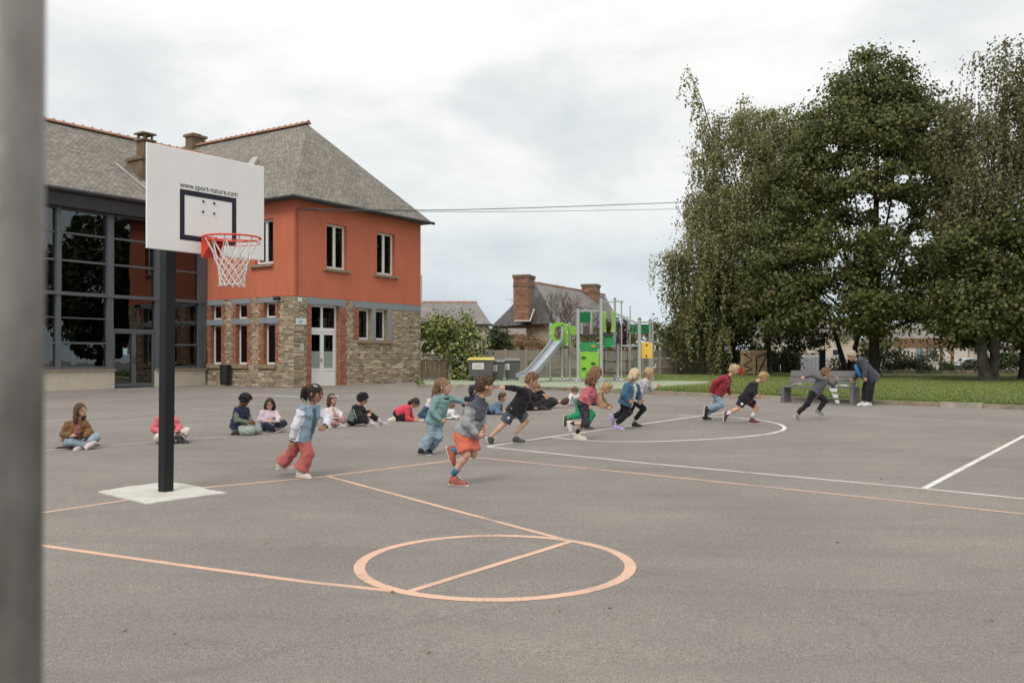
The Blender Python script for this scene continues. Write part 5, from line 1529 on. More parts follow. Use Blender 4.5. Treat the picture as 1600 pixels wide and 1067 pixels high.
CARW = mat('white_car_paint', (0.62, 0.64, 0.67), .3, .02, 2, 0, 10, spec=.5)
car(ray(1255, 0, 62).x, 62, 3.9, CARW, 'white van parked behind the iron gate', 'van', 1, 1.75)
car(ray(1519, 0, 62.5).x, 62.5, 4.2, mat('silver_car_paint', (0.42, 0.44, 0.45), .3, .02, 2, 0, 10), 'pale grey car parked behind the shrubs right of the pergola', 'car', 1, 1.62)
# iron gate with dark pillars
Yg = 56.5; ig = empty('iron_gate', (ray(1265, 0, Yg).x, Yg, gz(Yg)), 'black iron bar gate between two dark pillars at the back of the lawn', 'gate')
IR = mat('black_iron', (0.02, 0.02, 0.02), .6); PIL = mat('dark_ivy_pillar', (0.022, 0.026, 0.018), .95, .4, 6, 1, 20)
for x0, x1 in ((1240.5, 1248.5), (1281, 1289)):
    a, b = ray(x0, 0, Yg), ray(x1, 0, Yg); mb = MB(); zt_ = ray(0, 548, Yg).z; mb.box(a.x, b.x, Yg - .15, Yg + .2, gz(Yg), zt_); pi = mb.build('pillar', PIL, ig, bevel=.03)
    mb = MB(); mb.box(a.x - .05, b.x + .05, Yg - .2, Yg + .25, zt_, zt_ + .08); mb.build('cap', PIL, pi)
for y in (553.5, 580):
    a, b = ray(1248.5, y, Yg), ray(1281, y, Yg); mb = MB(); mb.box(a.x, b.x, Yg, Yg + .03, a.z - .02, a.z + .02); mb.build('rail', IR, ig)
for k in range(16):
    x = 1249.5 + k * 2.05; a, b = ray(x, 581, Yg), ray(x, 551.5, Yg); mb = MB(); mb.tube([a, b], .012, 5); mb.build('bar', IR, ig)
# timber screen on the lawn
Ys = 49.5; scr = empty('timber_screen', (ray(1178, 0, Ys).x, Ys, gz(Ys)), 'square screen of horizontal timber slats with black straps on the lawn', 'screen')
SLT = mat('screen_slat_wood', (0.34, 0.225, 0.125), .8, .2, 4, .3, 40, stretch=(.5, 4, 4), attr=[(0.36, .24, .13), (.5, .36, .22), (.42, .28, .16)])
a, b = ray(1158, 0, Ys), ray(1198, 0, Ys)
for k in range(13):
    y = 547.5 + k * 2.75; z1, z0 = ray(0, y, Ys).z, ray(0, y + 2.0, Ys).z; mb = MB(); mb.box(a.x, b.x, Ys, Ys + .03, z0, z1, rnd=rf.random()); mb.build('slat', SLT, scr)
for x in (1158.5, 1178, 1197.5):
    p = ray(x, 0, Ys); mb = MB(); mb.box(p.x - .03, p.x + .03, Ys + .031, Ys + .09, gz(Ys) + .05, ray(0, 547, Ys).z); mb.build('batten', SLT, scr)
STR = mat('black_strap', (0.015, 0.015, 0.015), .8)
for pl in (([(1162, 552), (1175, 562), (1162, 570), (1175, 577), (1164, 580)]), ([(1182, 581), (1182, 558), (1200, 551)]), ([(1186, 580), (1200, 551)])):
    mb = MB(); mb.tube([ray(x, y, Ys - .03) for x, y in pl], .03, 5); mb.build('strap', STR, scr)
mb = MB(); p = ray(1156.5, 578, Ys - .1); mb.ball(p, .12, .1, .22, n=10, m=8); mb.ball(p + Vector((.1, 0, -.2)), .12, .08, .14, n=8, m=6)
mb.build('orange_bag', mat('orange_fabric', (.5, .07, .02), .8), label='crumpled orange bag hanging at the left edge of the timber screen', cat='bag')
# low stone wall on the far side of the lawn
lw = empty('low_stone_wall', G(1500, 585), 'low rubble stone wall along the far right edge of the lawn', 'wall')
x = 1375
LWS = mat('low_wall_stone', '#8c8378', .9, .25, 4, .6, 20, attr=['#665f57', '#8e8478', '#a39a8c', '#776e63'])
while x < 1680:
    w = rf.uniform(6, 13); p, q = G(x, 585.2), G(x + w - .7, 585.2); h = rf.uniform(.14, .24); mb = MB()
    mb.box8([(p.x, p.y - .0, gz(p.y) + .05), (q.x, q.y, gz(p.y) + .05), (q.x, q.y + .25, gz(p.y) + .05), (p.x, p.y + .25, gz(p.y) + .05), (p.x + .02, p.y + .03, gz(p.y) + .06 + h), (q.x - .02, q.y + .03, gz(p.y) + .06 + h * rf.uniform(.85, 1.1)), (q.x, q.y + .25, gz(p.y) + .06 + h), (p.x, p.y + .25, gz(p.y) + .06 + h)], rf.random())
    mb.build('stone', LWS, lw); x += w

# ================================================================== TREES
def leaf_mesh(name, C, size, mat_, parent, seed=0, droop=0.0, aspect=1.0, kind='stuff', tilt=1.0):
    """C: (n,3) leaf centres; quads with random facing"""
    rg = np.random.default_rng(seed); n = len(C)
    OUT = C[:, 3:6] if C.shape[1] == 6 else np.zeros((len(C), 3)); C = C[:, :3] - np.array(wbase(parent))
    th = rg.uniform(0, 2 * np.pi, n); ph = np.arccos(rg.uniform(-1, 1, n)) * tilt
    d = np.stack([np.sin(ph) * np.cos(th), np.sin(ph) * np.sin(th), np.cos(ph)], 1)          # normal
    d = d * .62 + OUT * .75 + np.array([0, 0, .30]); d /= np.linalg.norm(d, axis=1)[:, None] + 1e-9
    up = rg.normal(size=(n, 3)); up[:, 2] -= droop * 3
    a = np.cross(d, up); a /= np.linalg.norm(a, axis=1)[:, None] + 1e-9
    b = np.cross(a, d)
    s = size * rg.uniform(.6, 1.35, n)[:, None]
    V = np.empty((n, 4, 3)); a_ = a * s * .5; b_ = b * s * .5 * aspect; fold = d * s * .12
    V[:, 0] = C - b_; V[:, 1] = C + a_ - b_ * .1 + fold; V[:, 2] = C + b_; V[:, 3] = C - a_ - b_ * .1 + fold
    me = bpy.data.meshes.new(name)
    me.vertices.add(n * 4); me.vertices.foreach_set('co', V.reshape(-1))
    me.loops.add(n * 4); me.loops.foreach_set('vertex_index', np.arange(n * 4, dtype=np.int32))
    me.polygons.add(n); me.polygons.foreach_set('loop_start', np.arange(0, n * 4, 4, dtype=np.int32)); me.polygons.foreach_set('loop_total', np.full(n, 4, dtype=np.int32))
    me.update(calc_edges=True)
    at = me.attributes.new('rnd', 'FLOAT', 'FACE'); at.data.foreach_set('value', rg.uniform(0, 1, n).astype(np.float32))
    me.materials.append(mat_)
    o = bpy.data.objects.new(name, me); COL.objects.link(o); o.parent = parent; BASE[o.name] = wbase(parent)
    if kind: o['kind'] = kind
    return o
def clusters(lobes, dens, cr, per, seed, flat=.55, surf=.5):
    """lobes: (px, py, rx, ry, Y, rd) -> leaf centres gathered in twig clusters"""
    rg = np.random.default_rng(seed); out = []; cc = []
    for (px, py, rx, ry, Y, rd) in lobes:
        c = np.array(ray(px, py, Y)); R = np.array([rx / F * Y, rd, ry / F * Y])
        n = max(3, int(dens * R[0] * R[2] * 3.14))
        u = rg.normal(size=(n, 3)); u /= np.linalg.norm(u, axis=1)[:, None]
        r = rg.uniform(surf, 1, n) ** .6
        cc.append(c + u * r[:, None] * R)
    cc = np.concatenate(cc)
    for c in cc:
        m = int(per * rg.uniform(.5, 1.5)); k = cr * rg.uniform(.55, 1.25)
        q = rg.normal(size=(m, 3)) * np.array([k, k, k * flat]) * .5
        o_ = q / (np.linalg.norm(q, axis=1)[:, None] + 1e-9); out.append(np.concatenate([c + q, o_], 1))
    return np.concatenate(out), cc
def strands(cc, n_each, length, step, seed, spread=.25, sway=.15):
    """hanging chains of leaves (birch)"""
    rg = np.random.default_rng(seed); out = []
    for c in cc:
        for _ in range(n_each):
            L = length * rg.uniform(.3, 1.2); m = max(3, int(L / step)); t = np.arange(m) / m
            st = c + rg.normal(size=3) * np.array([spread, spread, spread * .6]); dx = rg.normal(size=2) * sway
            p = np.stack([st[0] + dx[0] * np.sqrt(t), st[1] + dx[1] * np.sqrt(t), st[2] - t * L], 1) + rg.normal(size=(m, 3)) * .055
            o_ = np.tile(np.array([st[0] - c[0], st[1] - c[1], 0]) * 1.5, (m, 1)); out.append(np.concatenate([p, o_], 1))
    return np.concatenate(out)
def limbs(parent, base, fork, tips, r0, m, seed=0, name='branch', r1=.03):
    rg = random.Random(seed)
    for k, t in enumerate(tips):
        t = Vector(t); mid = fork.lerp(t, .45) + Vector((rg.uniform(-.3, .3), rg.uniform(-.3, .3), rg.uniform(.1, .5)))
        mb = MB(); pts = [fork, fork.lerp(mid, .5) + Vector((rg.uniform(-.1, .1), 0, .1)), mid, mid.lerp(t, .5) + Vector((rg.uniform(-.2, .2), rg.uniform(-.2, .2), .1)), t]
        R = [r0, r0 * .8, r0 * .6, r0 * .4, r1]
        mb.tube(pts, R, 7)
        for q in range(5):
            i = rg.choice((1, 2, 3)); a = pts[i]; e_ = a + Vector((rg.uniform(-1.3, 1.3), rg.uniform(-1.3, 1.3), rg.uniform(.2, 1.5))); mb.tube([a, a.lerp(e_, .5) + Vector((0, 0, .12)), e_], [R[i] * .45, R[i] * .3, .015], 5)
        mb.build(name, m, parent, smooth=True)
BARK = mat('dark_bark', (0.055, 0.045, 0.035), .95, .35, 5, 1, 14, stretch=(1, 1, .25))
BIRCH = mat('birch_bark', (0.035, 0.028, 0.022), .9, .4, 2.2, 1, 12, col2=(0.17, 0.15, 0.125), stretch=(1, 1, .6))
LF_M = mat('maple_leaf', (1, 1, 1), .55, .25, .5, 0, 10, attr=[(0.034, 0.048, 0.012), (0.062, 0.086, 0.022), (0.096, 0.12, 0.033), (0.13, 0.145, 0.042), (0.20, 0.155, 0.05)], trans=.3)
LF_B = mat('birch_leaf', (1, 1, 1), .6, .22, .4, 0, 10, attr=[(0.125, 0.13, 0.048), (0.19, 0.19, 0.075), (0.25, 0.24, 0.10), (0.31, 0.28, 0.145)], trans=.35)
LF_B2 = mat('dull_birch_leaf', (1, 1, 1), .6, .22, .4, 0, 10, attr=[(0.08, 0.08, 0.032), (0.125, 0.12, 0.05), (0.165, 0.155, 0.07), (0.22, 0.19, 0.10)], trans=.3)
LF_D = mat('dark_leaf', (1, 1, 1), .6, .25, .6, 0, 10, attr=[(0.025, 0.036, 0.011), (0.05, 0.068, 0.02), (0.08, 0.10, 0.035)], trans=.2)
LF_V = mat('variegated_leaf', (1, 1, 1), .45, .15, .8, 0, 10, attr=[(0.035, 0.065, 0.016), (0.10, 0.15, 0.035), (0.26, 0.28, 0.08), (0.45, 0.42, 0.17)], trans=.15)
LF_W = mat('willow_leaf', (1, 1, 1), .6, .2, .8, 0, 10, attr=[(0.10, 0.105, 0.028), (0.20, 0.19, 0.05), (0.26, 0.22, 0.07)], trans=.2)
LF_R = mat('rust_leaf', (1, 1, 1), .7, .2, .8, 0, 10, attr=[(0.14, 0.075, 0.04), (0.28, 0.15, 0.09), (0.36, 0.22, 0.14)], trans=.1)
LF_P = mat('purple_leaf', (1, 1, 1), .7, .2, .8, 0, 10, attr=[(0.05, 0.012, 0.015), (0.10, 0.025, 0.03)], trans=.1)

def trunk(parent, pts, rs_, m, name='trunk'):
    mb = MB(); P = [Vector(p) for p in pts]
    # root flare
    mb.tube([P[0] + Vector((0, 0, -.1)), P[0] + Vector((0, 0, .12)), P[0] + Vector((0, 0, .4))] + P[1:], [rs_[0] * 1.7, rs_[0] * 1.25, rs_[0]] + list(rs_[1:]), 14)
    return mb.build(name, m, parent, smooth=True)

# --- maple
YM = 47.0
bM = Vector((ray(1365, 0, YM).x, YM, gz(YM) + .06))
maple = empty('maple_tree', bM, 'tall dark green maple with a thick straight trunk behind the stooping adult', 'tree')
fk = ray(1366, 528, YM)
trunk(maple, [bM, ray(1366, 560, YM), fk, ray(1368, 400, YM), ray(1370, 250, YM), ray(1372, 130, YM)], [.30, .27, .25, .17, .11, .04], BARK)
lob = [(1366, 112, 44, 34, YM, 1.2), (1345, 150, 55, 45, YM, 2.0), (1398, 165, 55, 48, YM, 2), (1310, 205, 55, 50, YM - 1, 2.2), (1440, 215, 55, 50, YM, 2.2), (1370, 225, 80, 50, YM - 1.5, 2.4),
       (1275, 275, 55, 48, YM, 2.4), (1340, 300, 75, 48, YM - 2, 2.4), (1425, 290, 70, 50, YM - 1, 2.4), (1478, 300, 40, 50, YM + 1, 2), (1250, 350, 62, 48, YM - 1, 2.5), (1310, 395, 75, 50, YM - 2.4, 2.6),
       (1400, 395, 75, 48, YM - 2.2, 2.6), (1475, 385, 55, 55, YM - .5, 2.4), (1225, 425, 55, 45, YM - 1, 2.5), (1290, 465, 85, 45, YM - 2.6, 2.6), (1375, 480, 85, 42, YM - 3, 2.4), (1460, 465, 70, 48, YM - 1.8, 2.5), (1488, 240, 30, 40, YM + 1, 1.8), (1510, 430, 45, 45, YM, 2), (1322, 140, 22, 16, YM, .8), (1428, 150, 26, 18, YM, .8), (1285, 215, 48, 36, YM, 2), (1462, 205, 40, 34, YM + .5, 1.8), (1482, 265, 34, 44, YM + .5, 1.8), (1240, 285, 40, 36, YM, 2), (1205, 380, 34, 34, YM, 2), (1235, 490, 55, 34, YM - 1.5, 2.2), (1500, 490, 45, 38, YM - 1, 2)]
Cm, ccm = clusters(lob, 2.6, 1.0, 175, 3, .5, .40)
rg_ = np.random.default_rng(5)
keep = np.ones(len(Cm), bool)
for gx, gy2, gr in ((1350, 315, 20), (1395, 330, 26), (1440, 372, 20), (1408, 280, 12), (1300, 232, 12), (1455, 335, 10), (1372, 322, 12), (1320, 272, 9), (1290, 330, 8), (1425, 408, 12)):
    X = Cm[:, 0] / Cm[:, 1] * F + CX; Z = CY - (Cm[:, 2] - HC) / Cm[:, 1] * F
    keep &= ~((((X - gx) / gr) ** 2 + ((Z - gy2) / (gr * .7)) ** 2 < 1) & (rg_.uniform(0, 1, len(Cm)) < .86))
Cm = Cm[keep]
leaf_mesh('crown', Cm, .155, LF_M, maple, 1)
limbs(maple, bM, fk, [ray(x, y, Y) for x, y, Y in ((1240, 430, YM - 1), (1300, 380, YM - 2), (1470, 420, YM), (1430, 330, YM - 1), (1330, 280, YM), (1490, 480, YM - 1), (1250, 490, YM - 1), (1400, 250, YM), (1390, 350, YM), (1280, 300, YM), (1420, 480, YM - 2))], .12, BARK, 2)

# --- left birch group
YB = 51.0
def birch(base_px, Y, lobes, label, seed, leafm=LF_B, top=None, dens=1.2, ne=5, length=1.5, size=.105, group='birches'):
    b = Vector((ray(base_px, 0, Y).x, Y, gz(Y) + .06))
    t = empty('birch_tree', b, label, 'tree', group)
    top = top or (base_px, 160)
    mid = ray((base_px + top[0]) / 2, (575 + top[1]) / 2, Y)
    trunk(t, [b, mid, ray(*top, Y)], [.2, .13, .03], BIRCH)
    C1, cc1 = clusters(lobes, dens * 1.7, .8, 50, seed, .6, .3)
    S = strands(cc1, ne + 5, length * 1.2, .075, seed + 1, .35)
    leaf_mesh('crown', np.concatenate([C1, S]), size, leafm, t, seed, droop=.6, aspect=1.35)
    rgx = random.Random(seed); tips = rgx.sample(list(range(len(cc1))), min(12, len(cc1)))
    limbs(t, b, b.lerp(mid, .9), [cc1[i] for i in tips], .06, BIRCH, seed, r1=.012)
    return t, cc1
t1, _ = birch(1128, YB, [(1120, 205, 22, 32, YB, 1), (1112, 262, 34, 34, YB, 1.4), (1160, 215, 34, 42, YB, 1.6), (1120, 330, 52, 40, YB - .5, 2), (1165, 290, 50, 50, YB - .5, 2), (1090, 315, 22, 18, YB, 1),
                         (1098, 385, 50, 38, YB - .5, 2), (1150, 380, 60, 46, YB - 1, 2.2), (1060, 408, 34, 16, YB - .5, 1.2), (1120, 452, 62, 38, YB - 1, 2.2), (1062, 478, 30, 26, YB, 1.4), (1100, 515, 55, 28, YB - .5, 2), (1040, 402, 18, 8, YB - .5, .8)],
              'leftmost pale green birch with drooping strands beside the climbing frame', 11, top=(1112, 215), dens=1.7, ne=6)
tsp = [ray(1074 + 5 * k + rf.uniform(-2, 2), 108 + 14 * k, YB) for k in range(9)]
S = strands(np.array([list(q) for q in tsp]), 5, 1.9, .10, 77, .2, .2)
leaf_mesh('crown_top', S, .12, LF_B, t1, 78, droop=.6, aspect=1.35)
mb = MB(); mb.tube([ray(1120, 235, YB), ray(1098, 160, YB), ray(1074, 106, YB)], [.05, .03, .01], 5); mb.build('branch', BIRCH, t1)
birch(1200, YB + 1.5, [(1190, 190, 34, 34, YB + 1, 1.6), (1215, 235, 48, 50, YB + 1, 2), (1250, 215, 36, 40, YB + 1, 2), (1200, 310, 60, 50, YB + .5, 2.2), (1250, 300, 50, 48, YB + 1, 2), (1195, 390, 60, 50, YB, 2.4), (1245, 380, 50, 44, YB + 1, 2), (1170, 150 + 20, 14, 18, YB + 1, 1), (1240, 178, 14, 20, YB + 1, 1)],
      'second birch from the left with a rounded top touching the maple', 21, top=(1195, 200), dens=1.9, ne=6, length=1.1)
# dark tree under the birches
YD = 51.5; bD = Vector((ray(1143, 0, YD).x, YD, gz(YD) + .06)); dk = empty('dense_dark_tree', bD, 'dense dark low tree under the birches left of the timber screen', 'tree')
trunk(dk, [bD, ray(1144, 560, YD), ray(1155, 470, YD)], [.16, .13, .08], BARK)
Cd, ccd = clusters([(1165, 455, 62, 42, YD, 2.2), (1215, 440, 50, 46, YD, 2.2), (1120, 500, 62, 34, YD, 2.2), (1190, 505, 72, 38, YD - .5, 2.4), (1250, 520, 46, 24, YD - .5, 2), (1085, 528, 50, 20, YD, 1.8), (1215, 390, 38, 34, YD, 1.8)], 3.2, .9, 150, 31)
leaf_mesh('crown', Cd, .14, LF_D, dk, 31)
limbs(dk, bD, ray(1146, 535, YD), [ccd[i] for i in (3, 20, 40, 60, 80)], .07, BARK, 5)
# thin leaning trunks
def small_tree(pts, label, lobes, leafm, seed, r=.12, size=.16, dens=1.4, per=45, m=BARK, cat='tree', name='young_tree', group=None):
    P = [ray(*p) for p in pts]; b = Vector((P[0].x, P[0].y, gz(P[0].y) + .06)); t = empty(name, b, label, cat, group)
    trunk(t, [b] + P[1:], [r * (1 - .8 * k / len(P)) for k in range(len(P))], m)
    if lobes:
        C_, c2 = clusters(lobes, dens, .7, per, seed); leaf_mesh('crown', C_, size, leafm, t, seed)
    return t
small_tree([(1320, 583, 50), (1312, 545, 50), (1300, 505, 50), (1288, 470, 50)], 'thin tree trunk leaning left behind the bench', [(1290, 470, 40, 26, 50, 1.5), (1262, 500, 30, 20, 50, 1.2)], LF_D, 41, .16)
small_tree([(1326, 583, 50.5), (1336, 545, 50.5), (1345, 505, 50.5), (1350, 470, 50.5)], 'thin tree trunk leaning right beside the stooping adult', [(1345, 480, 34, 22, 51, 1.4)], LF_D, 42, .17)
# --- right birch with a double trunk
YR = 40.5
bR = Vector((ray(1547, 0, YR).x, YR, gz(YR) + .06)); rb = empty('birch_tree', bR, 'large birch with a mottled double trunk at the right edge of the lawn', 'tree', 'birches')
for x0, x1, x2, tp in ((1539, 1531, 1520, 180), (1556, 1553, 1565, 110)):
    p0 = Vector((ray(x0, 0, YR).x, YR + (0 if x0 < 1545 else .3), gz(YR) + .06)); trunk(rb, [p0, ray((x0 + x1) / 2, 560, YR), ray(x1, 500, YR), ray(x2, 360, YR), ray(x2 + 5, tp + 40, YR)], [.26, .21, .17, .10, .02], BIRCH)
lr = [(1508, 165, 24, 30, YR, 1.2), (1572, 95, 36, 36, YR, 1.6), (1605, 140, 50, 60, YR, 2), (1512, 225, 40, 40, YR, 1.8), (1565, 200, 46, 46, YR, 2), (1610, 260, 60, 60, YR, 2.2), (1540, 290, 60, 50, YR, 2.2), (1515, 335, 44, 36, YR, 2), (1580, 350, 70, 36, YR, 2.4), (1690, 250, 70, 120, YR + 1, 3)]
C1, cc1 = clusters(lr, 2.4, .8, 50, 51, .6, .3); S = strands(cc1, 10, 1.9, .075, 52, .35)
leaf_mesh('crown', np.concatenate([C1, S]), .105, LF_B2, rb, 53, droop=.6, aspect=1.35)
limbs(rb, bR, ray(1535, 430, YR), [cc1[i] for i in range(5, len(cc1), max(1, len(cc1) // 12))], .06, BIRCH, 9, r1=.012)
YK = 43.0; bK = Vector((ray(1600, 0, YK).x, YK, gz(YK) + .06)); kt = empty('broadleaf_tree', bK, 'dark broadleaf tree hanging low at the right edge behind the double trunk', 'tree')
trunk(kt, [bK, ray(1605, 500, YK), ray(1600, 400, YK)], [.22, .17, .08], BARK)
Ck, cck = clusters([(1520, 450, 50, 40, YK, 2), (1580, 440, 60, 48, YK, 2.4), (1640, 440, 60, 60, YK, 2.4), (1540, 500, 70, 38, YK - .5, 2.4), (1610, 505, 65, 40, YK - .5, 2.4), (1560, 535, 50, 16, YK - .5, 2), (1505, 520, 40, 22, YK, 1.8), (1545, 470, 60, 40, YR - 1.6, 1.2), (1525, 385, 46, 40, YR - 1, 1.6), (1585, 395, 50, 46, YR - 1.2, 1.6), (1640, 380, 50, 60, YR - 1, 1.8), (1600, 450, 60, 40, YR - 1.6, 1.4), (1505, 425, 44, 40, YR, 1.6), (1560, 345, 50, 30, YR - .6, 1.4), (1500, 500, 40, 26, YR - 1.4, 1.2), (1590, 500, 50, 26, YR - 1.6, 1.2)], 3.2, .9, 150, 61)
leaf_mesh('crown', Ck, .15, LF_M, kt, 61)
limbs(kt, bK, ray(1603, 520, YK), [cck[i] for i in (3, 20, 40, 60)], .08, BARK, 6)

# --- bushes
def bush(name, label, lobes, leafm, seed, size=.13, dens=4, per=45, cr=.45, stem=True, droop=0, group=None):
    Y = lobes[0][4]; b = Vector((ray(lobes[0][0], 0, Y).x, Y, gz(Y) + .05)); t = empty(name, b, label, 'bush', group)
    C_, c2 = clusters(lobes, dens, cr, per, seed, .8, .35); C_[:, 2] = np.maximum(C_[:, 2], gz(Y) + .06)
    leaf_mesh('foliage', C_, size, leafm, t, seed, droop=droop)
    if stem:
        mb = MB(); rgx = random.Random(seed)
        for k in range(6):
            e_ = Vector(c2[rgx.randrange(len(c2))]); mb.tube([b + Vector((rgx.uniform(-.1, .1), rgx.uniform(-.1, .1), 0)), b.lerp(e_, .5) + Vector((0, 0, .15)), e_], [.045, .03, .012], 5)
        mb.build('stem', BARK, t)
    return t
bush('climbing_shrub', 'large variegated yellow green shrub arching over the garden gate', [(712, 520, 38, 34, 41.5, 1.0), (682, 518, 30, 26, 41.8, .8), (738, 545, 16, 30, 41, .7), (725, 578, 18, 22, 40.8, .6), (676, 545, 20, 14, 42.2, .6), (715, 555, 30, 26, 41.3, .8)], LF_V, 71, .115, 13, 80, .42, droop=.5)
mb = MB(); rgx = random.Random(3)
for k in range(26):
    p = ray(rgx.uniform(660, 715), rgx.uniform(500, 520), 41.8); q = p + Vector((rgx.uniform(-.6, .6), 0, rgx.uniform(.3, .95))); mb.tube([p, p.lerp(q, .5) + Vector((rgx.uniform(-.1, .1), 0, 0)), q], [.012, .009, .004], 4)
mb.build('bare_twigs', BARK, bpy.data.objects['climbing_shrub'])
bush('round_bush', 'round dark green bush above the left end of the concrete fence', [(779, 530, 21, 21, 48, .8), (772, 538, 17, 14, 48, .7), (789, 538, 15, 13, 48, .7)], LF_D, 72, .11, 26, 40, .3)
bush('rust_bush', 'rust brown dry bush behind the fence below the stone house', [(830, 542, 24, 16, 50, .9), (805, 540, 14, 16, 50, .8), (852, 546, 12, 10, 50, .7)], LF_R, 73, .08, 30, 40, .3)
bush('willow_bush', 'yellow green bush behind the climbing frame', [(975, 545, 30, 28, 56, 1.2), (1003, 535, 20, 30, 56, 1.2), (1030, 530, 20, 30, 56, 1.2), (925, 540, 26, 24, 57, 1), (1048, 545, 16, 20, 56, 1)], LF_W, 74, .12, 10, 45, .5, droop=.6)
bush('purple_bush', 'dark purple leaved bush between the posts of the climbing frame', [(976, 520, 9, 24, 54, .6), (950, 520, 8, 20, 54, .5)], LF_P, 75, .10, 30, 40, .3)
bush('dark_bush', 'round very dark bush right of the maple trunk', [(1397, 562, 25, 20, 56, 1.2), (1420, 572, 14, 12, 56, 1)], LF_D, 76, .13, 12, 50, .5)
bush('olive_bush', 'feathery olive green bush in front of the blue grey door', [(1456, 562, 20, 19, 57, 1.1), (1445, 572, 12, 10, 57, .8)], mat('olive_leaf', (1, 1, 1), .6, .2, .8, 0, 10, attr=[(.07, .085, .05), (.14, .16, .095), (.2, .21, .13)], trans=.2), 77, .11, 14, 50, .45)
bush('hedge', 'dark low hedge across the far side of the lawn at the right', [(1590, 568, 40, 16, 57, 1.2), (1540, 572, 34, 12, 57, 1.2), (1500, 575, 30, 9, 56.5, 1), (1650, 565, 40, 18, 57, 1.2)], LF_D, 78, .14, 9, 50, .5)
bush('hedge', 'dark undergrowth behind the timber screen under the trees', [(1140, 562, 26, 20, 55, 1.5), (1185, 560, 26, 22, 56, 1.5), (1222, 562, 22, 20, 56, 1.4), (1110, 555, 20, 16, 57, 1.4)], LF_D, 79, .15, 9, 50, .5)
bush('hedge', 'dark undergrowth behind the bench between the gate and the maple', [(1305, 572, 16, 11, 57, 1), (1335, 570, 18, 13, 57, 1), (1352, 560, 16, 20, 57, 1.2)], LF_D, 80, .13, 10, 50, .5)
bush('low_bush', 'small bush at the foot of the far stone wall', [(1430, 577, 16, 6, 56, .8), (1480, 577, 20, 6, 56, .8)], LF_D, 81, .12, 14, 40, .35, stem=False)
small_tree([(1372, 580, 58), (1378, 545, 58), (1380, 515, 58)], 'yellowish tree between the maple trunk and the pergola', [(1395, 525, 30, 24, 58, 1.6), (1332, 528, 26, 26, 58, 1.6), (1375, 540, 20, 16, 58, 1.2)], LF_W, 82, .1, .14, 2.2)
# background belt of foliage that closes the gaps under the crowns
bush('far_trees', 'distant trees glimpsed between the houses at the right', [(1550, 520, 60, 26, 88, 3), (1480, 505, 50, 20, 88, 3), (1650, 510, 70, 30, 88, 3), (1150, 515, 60, 26, 88, 3), (1060, 530, 40, 18, 88, 2)], LF_D, 83, .35, 1.5, 60, 1.4, stem=False)
# --- bare tree in front of the stone house
YT = 54; bt_ = Vector((ray(872, 0, YT).x, YT, gz(YT))); bare = empty('bare_tree', bt_, 'leafless spreading tree in front of the stone house roof', 'tree')
TW = mat('twig_grey', (0.13, 0.105, 0.09), .9, .2, 5)
rgx = random.Random(17)
mbt = MB(); mbb = []
def grow(p, d, L, r, depth, mb):
    q = p + d * L; m_ = p.lerp(q, .5) + Vector((rgx.uniform(-.1, .1), rgx.uniform(-.1, .1), rgx.uniform(-.05, .05))) * L
    mb.tube([p, m_, q], [r, r * .85, r * .65], 5 if r > .02 else 3, caps=False)
    if depth == 0: return
    for k in range(rgx.choice((2, 3, 3))):
        nd = (d + Vector((rgx.uniform(-.75, .75), rgx.uniform(-.6, .6), rgx.uniform(-.15, .5)))).normalized()
        grow(p.lerp(q, rgx.uniform(.6, 1)), nd, L * rgx.uniform(.62, .85), r * .62, depth - 1, mb)
mb = MB(); mb.tube([bt_, ray(874, 545, YT)], [.16, .12], 9); mb.build('trunk', TW, bare)
for (dx, dz) in ((-.35, .9), (.1, 1), (.55, .8), (.9, .6), (-.1, 1)):
    mb = MB(); grow(ray(874, 546, YT), Vector((dx, rgx.uniform(-.3, .3), dz)).normalized(), rgx.uniform(1.15, 1.4), .06, 5, mb); mb.build('branch', TW, bare)

# trees beyond the right edge of the picture (seen mirrored in the glazed hall)
for k, (x, y, hgt) in enumerate(((33, 40, 13), (37, 32, 13), (44, 44, 15), (36, 52, 12))):
    b = Vector((x, y, gz(y))); t = empty('playground_tree', b, ['nearest dark tree beyond the right edge mirrored in the hall glass', 'tallest tree beyond the right edge mirrored in the hall glass', 'broad tree beyond the right edge mirrored in the hall glass', 'rear tree beyond the right edge mirrored in the hall glass'][k], 'tree')
    trunk(t, [b, b + Vector((0, 0, 3)), b + Vector((.2, 0, hgt * .8))], [.25, .2, .06], BARK)
    rgk = np.random.default_rng(90 + k); q = rgk.normal(size=(14000, 3)); q /= np.linalg.norm(q, axis=1)[:, None]; q *= rgk.uniform(.3, 1, 14000)[:, None] ** .5
    leaf_mesh('crown', np.array(b) + np.array([0, 0, hgt * .58]) + q * np.array([5.0, 5.0, hgt * .47]) + np.sin(q * 9) * .4, .42, LF_D, t, 90 + k)

# a few fallen leaves and grit on the asphalt
mb = MB(); rgl = random.Random(44)
FLV = mat('fallen_leaf', (1, 1, 1), .8, .1, 3, 0, 10, attr=[(.12, .08, .04), (.2, .13, .05), (.28, .2, .09), (.4, .36, .3)])
for k in range(55):
    px, py = rgl.uniform(70, 1640), 606 + 440 * rgl.random() ** 1.6
    if px > 640 and py < 650: py += 40
    p = G(px, py); s_ = rgl.uniform(.006, .020); a = rgl.uniform(0, 6.28); z = p.z + .006
    c, d = Vector((math.cos(a), math.sin(a), 0)) * s_, Vector((-math.sin(a), math.cos(a), 0)) * s_ * .6
    q = Vector((p.x, p.y, z)); mb.face([q - c, q - d + Vector((0, 0, .004)), q + c, q + d + Vector((0, 0, .008))], rgl.random())
mb.build('fallen_leaves', FLV, kind='stuff', label='small fallen leaves and grit scattered over the asphalt', cat='leaves')
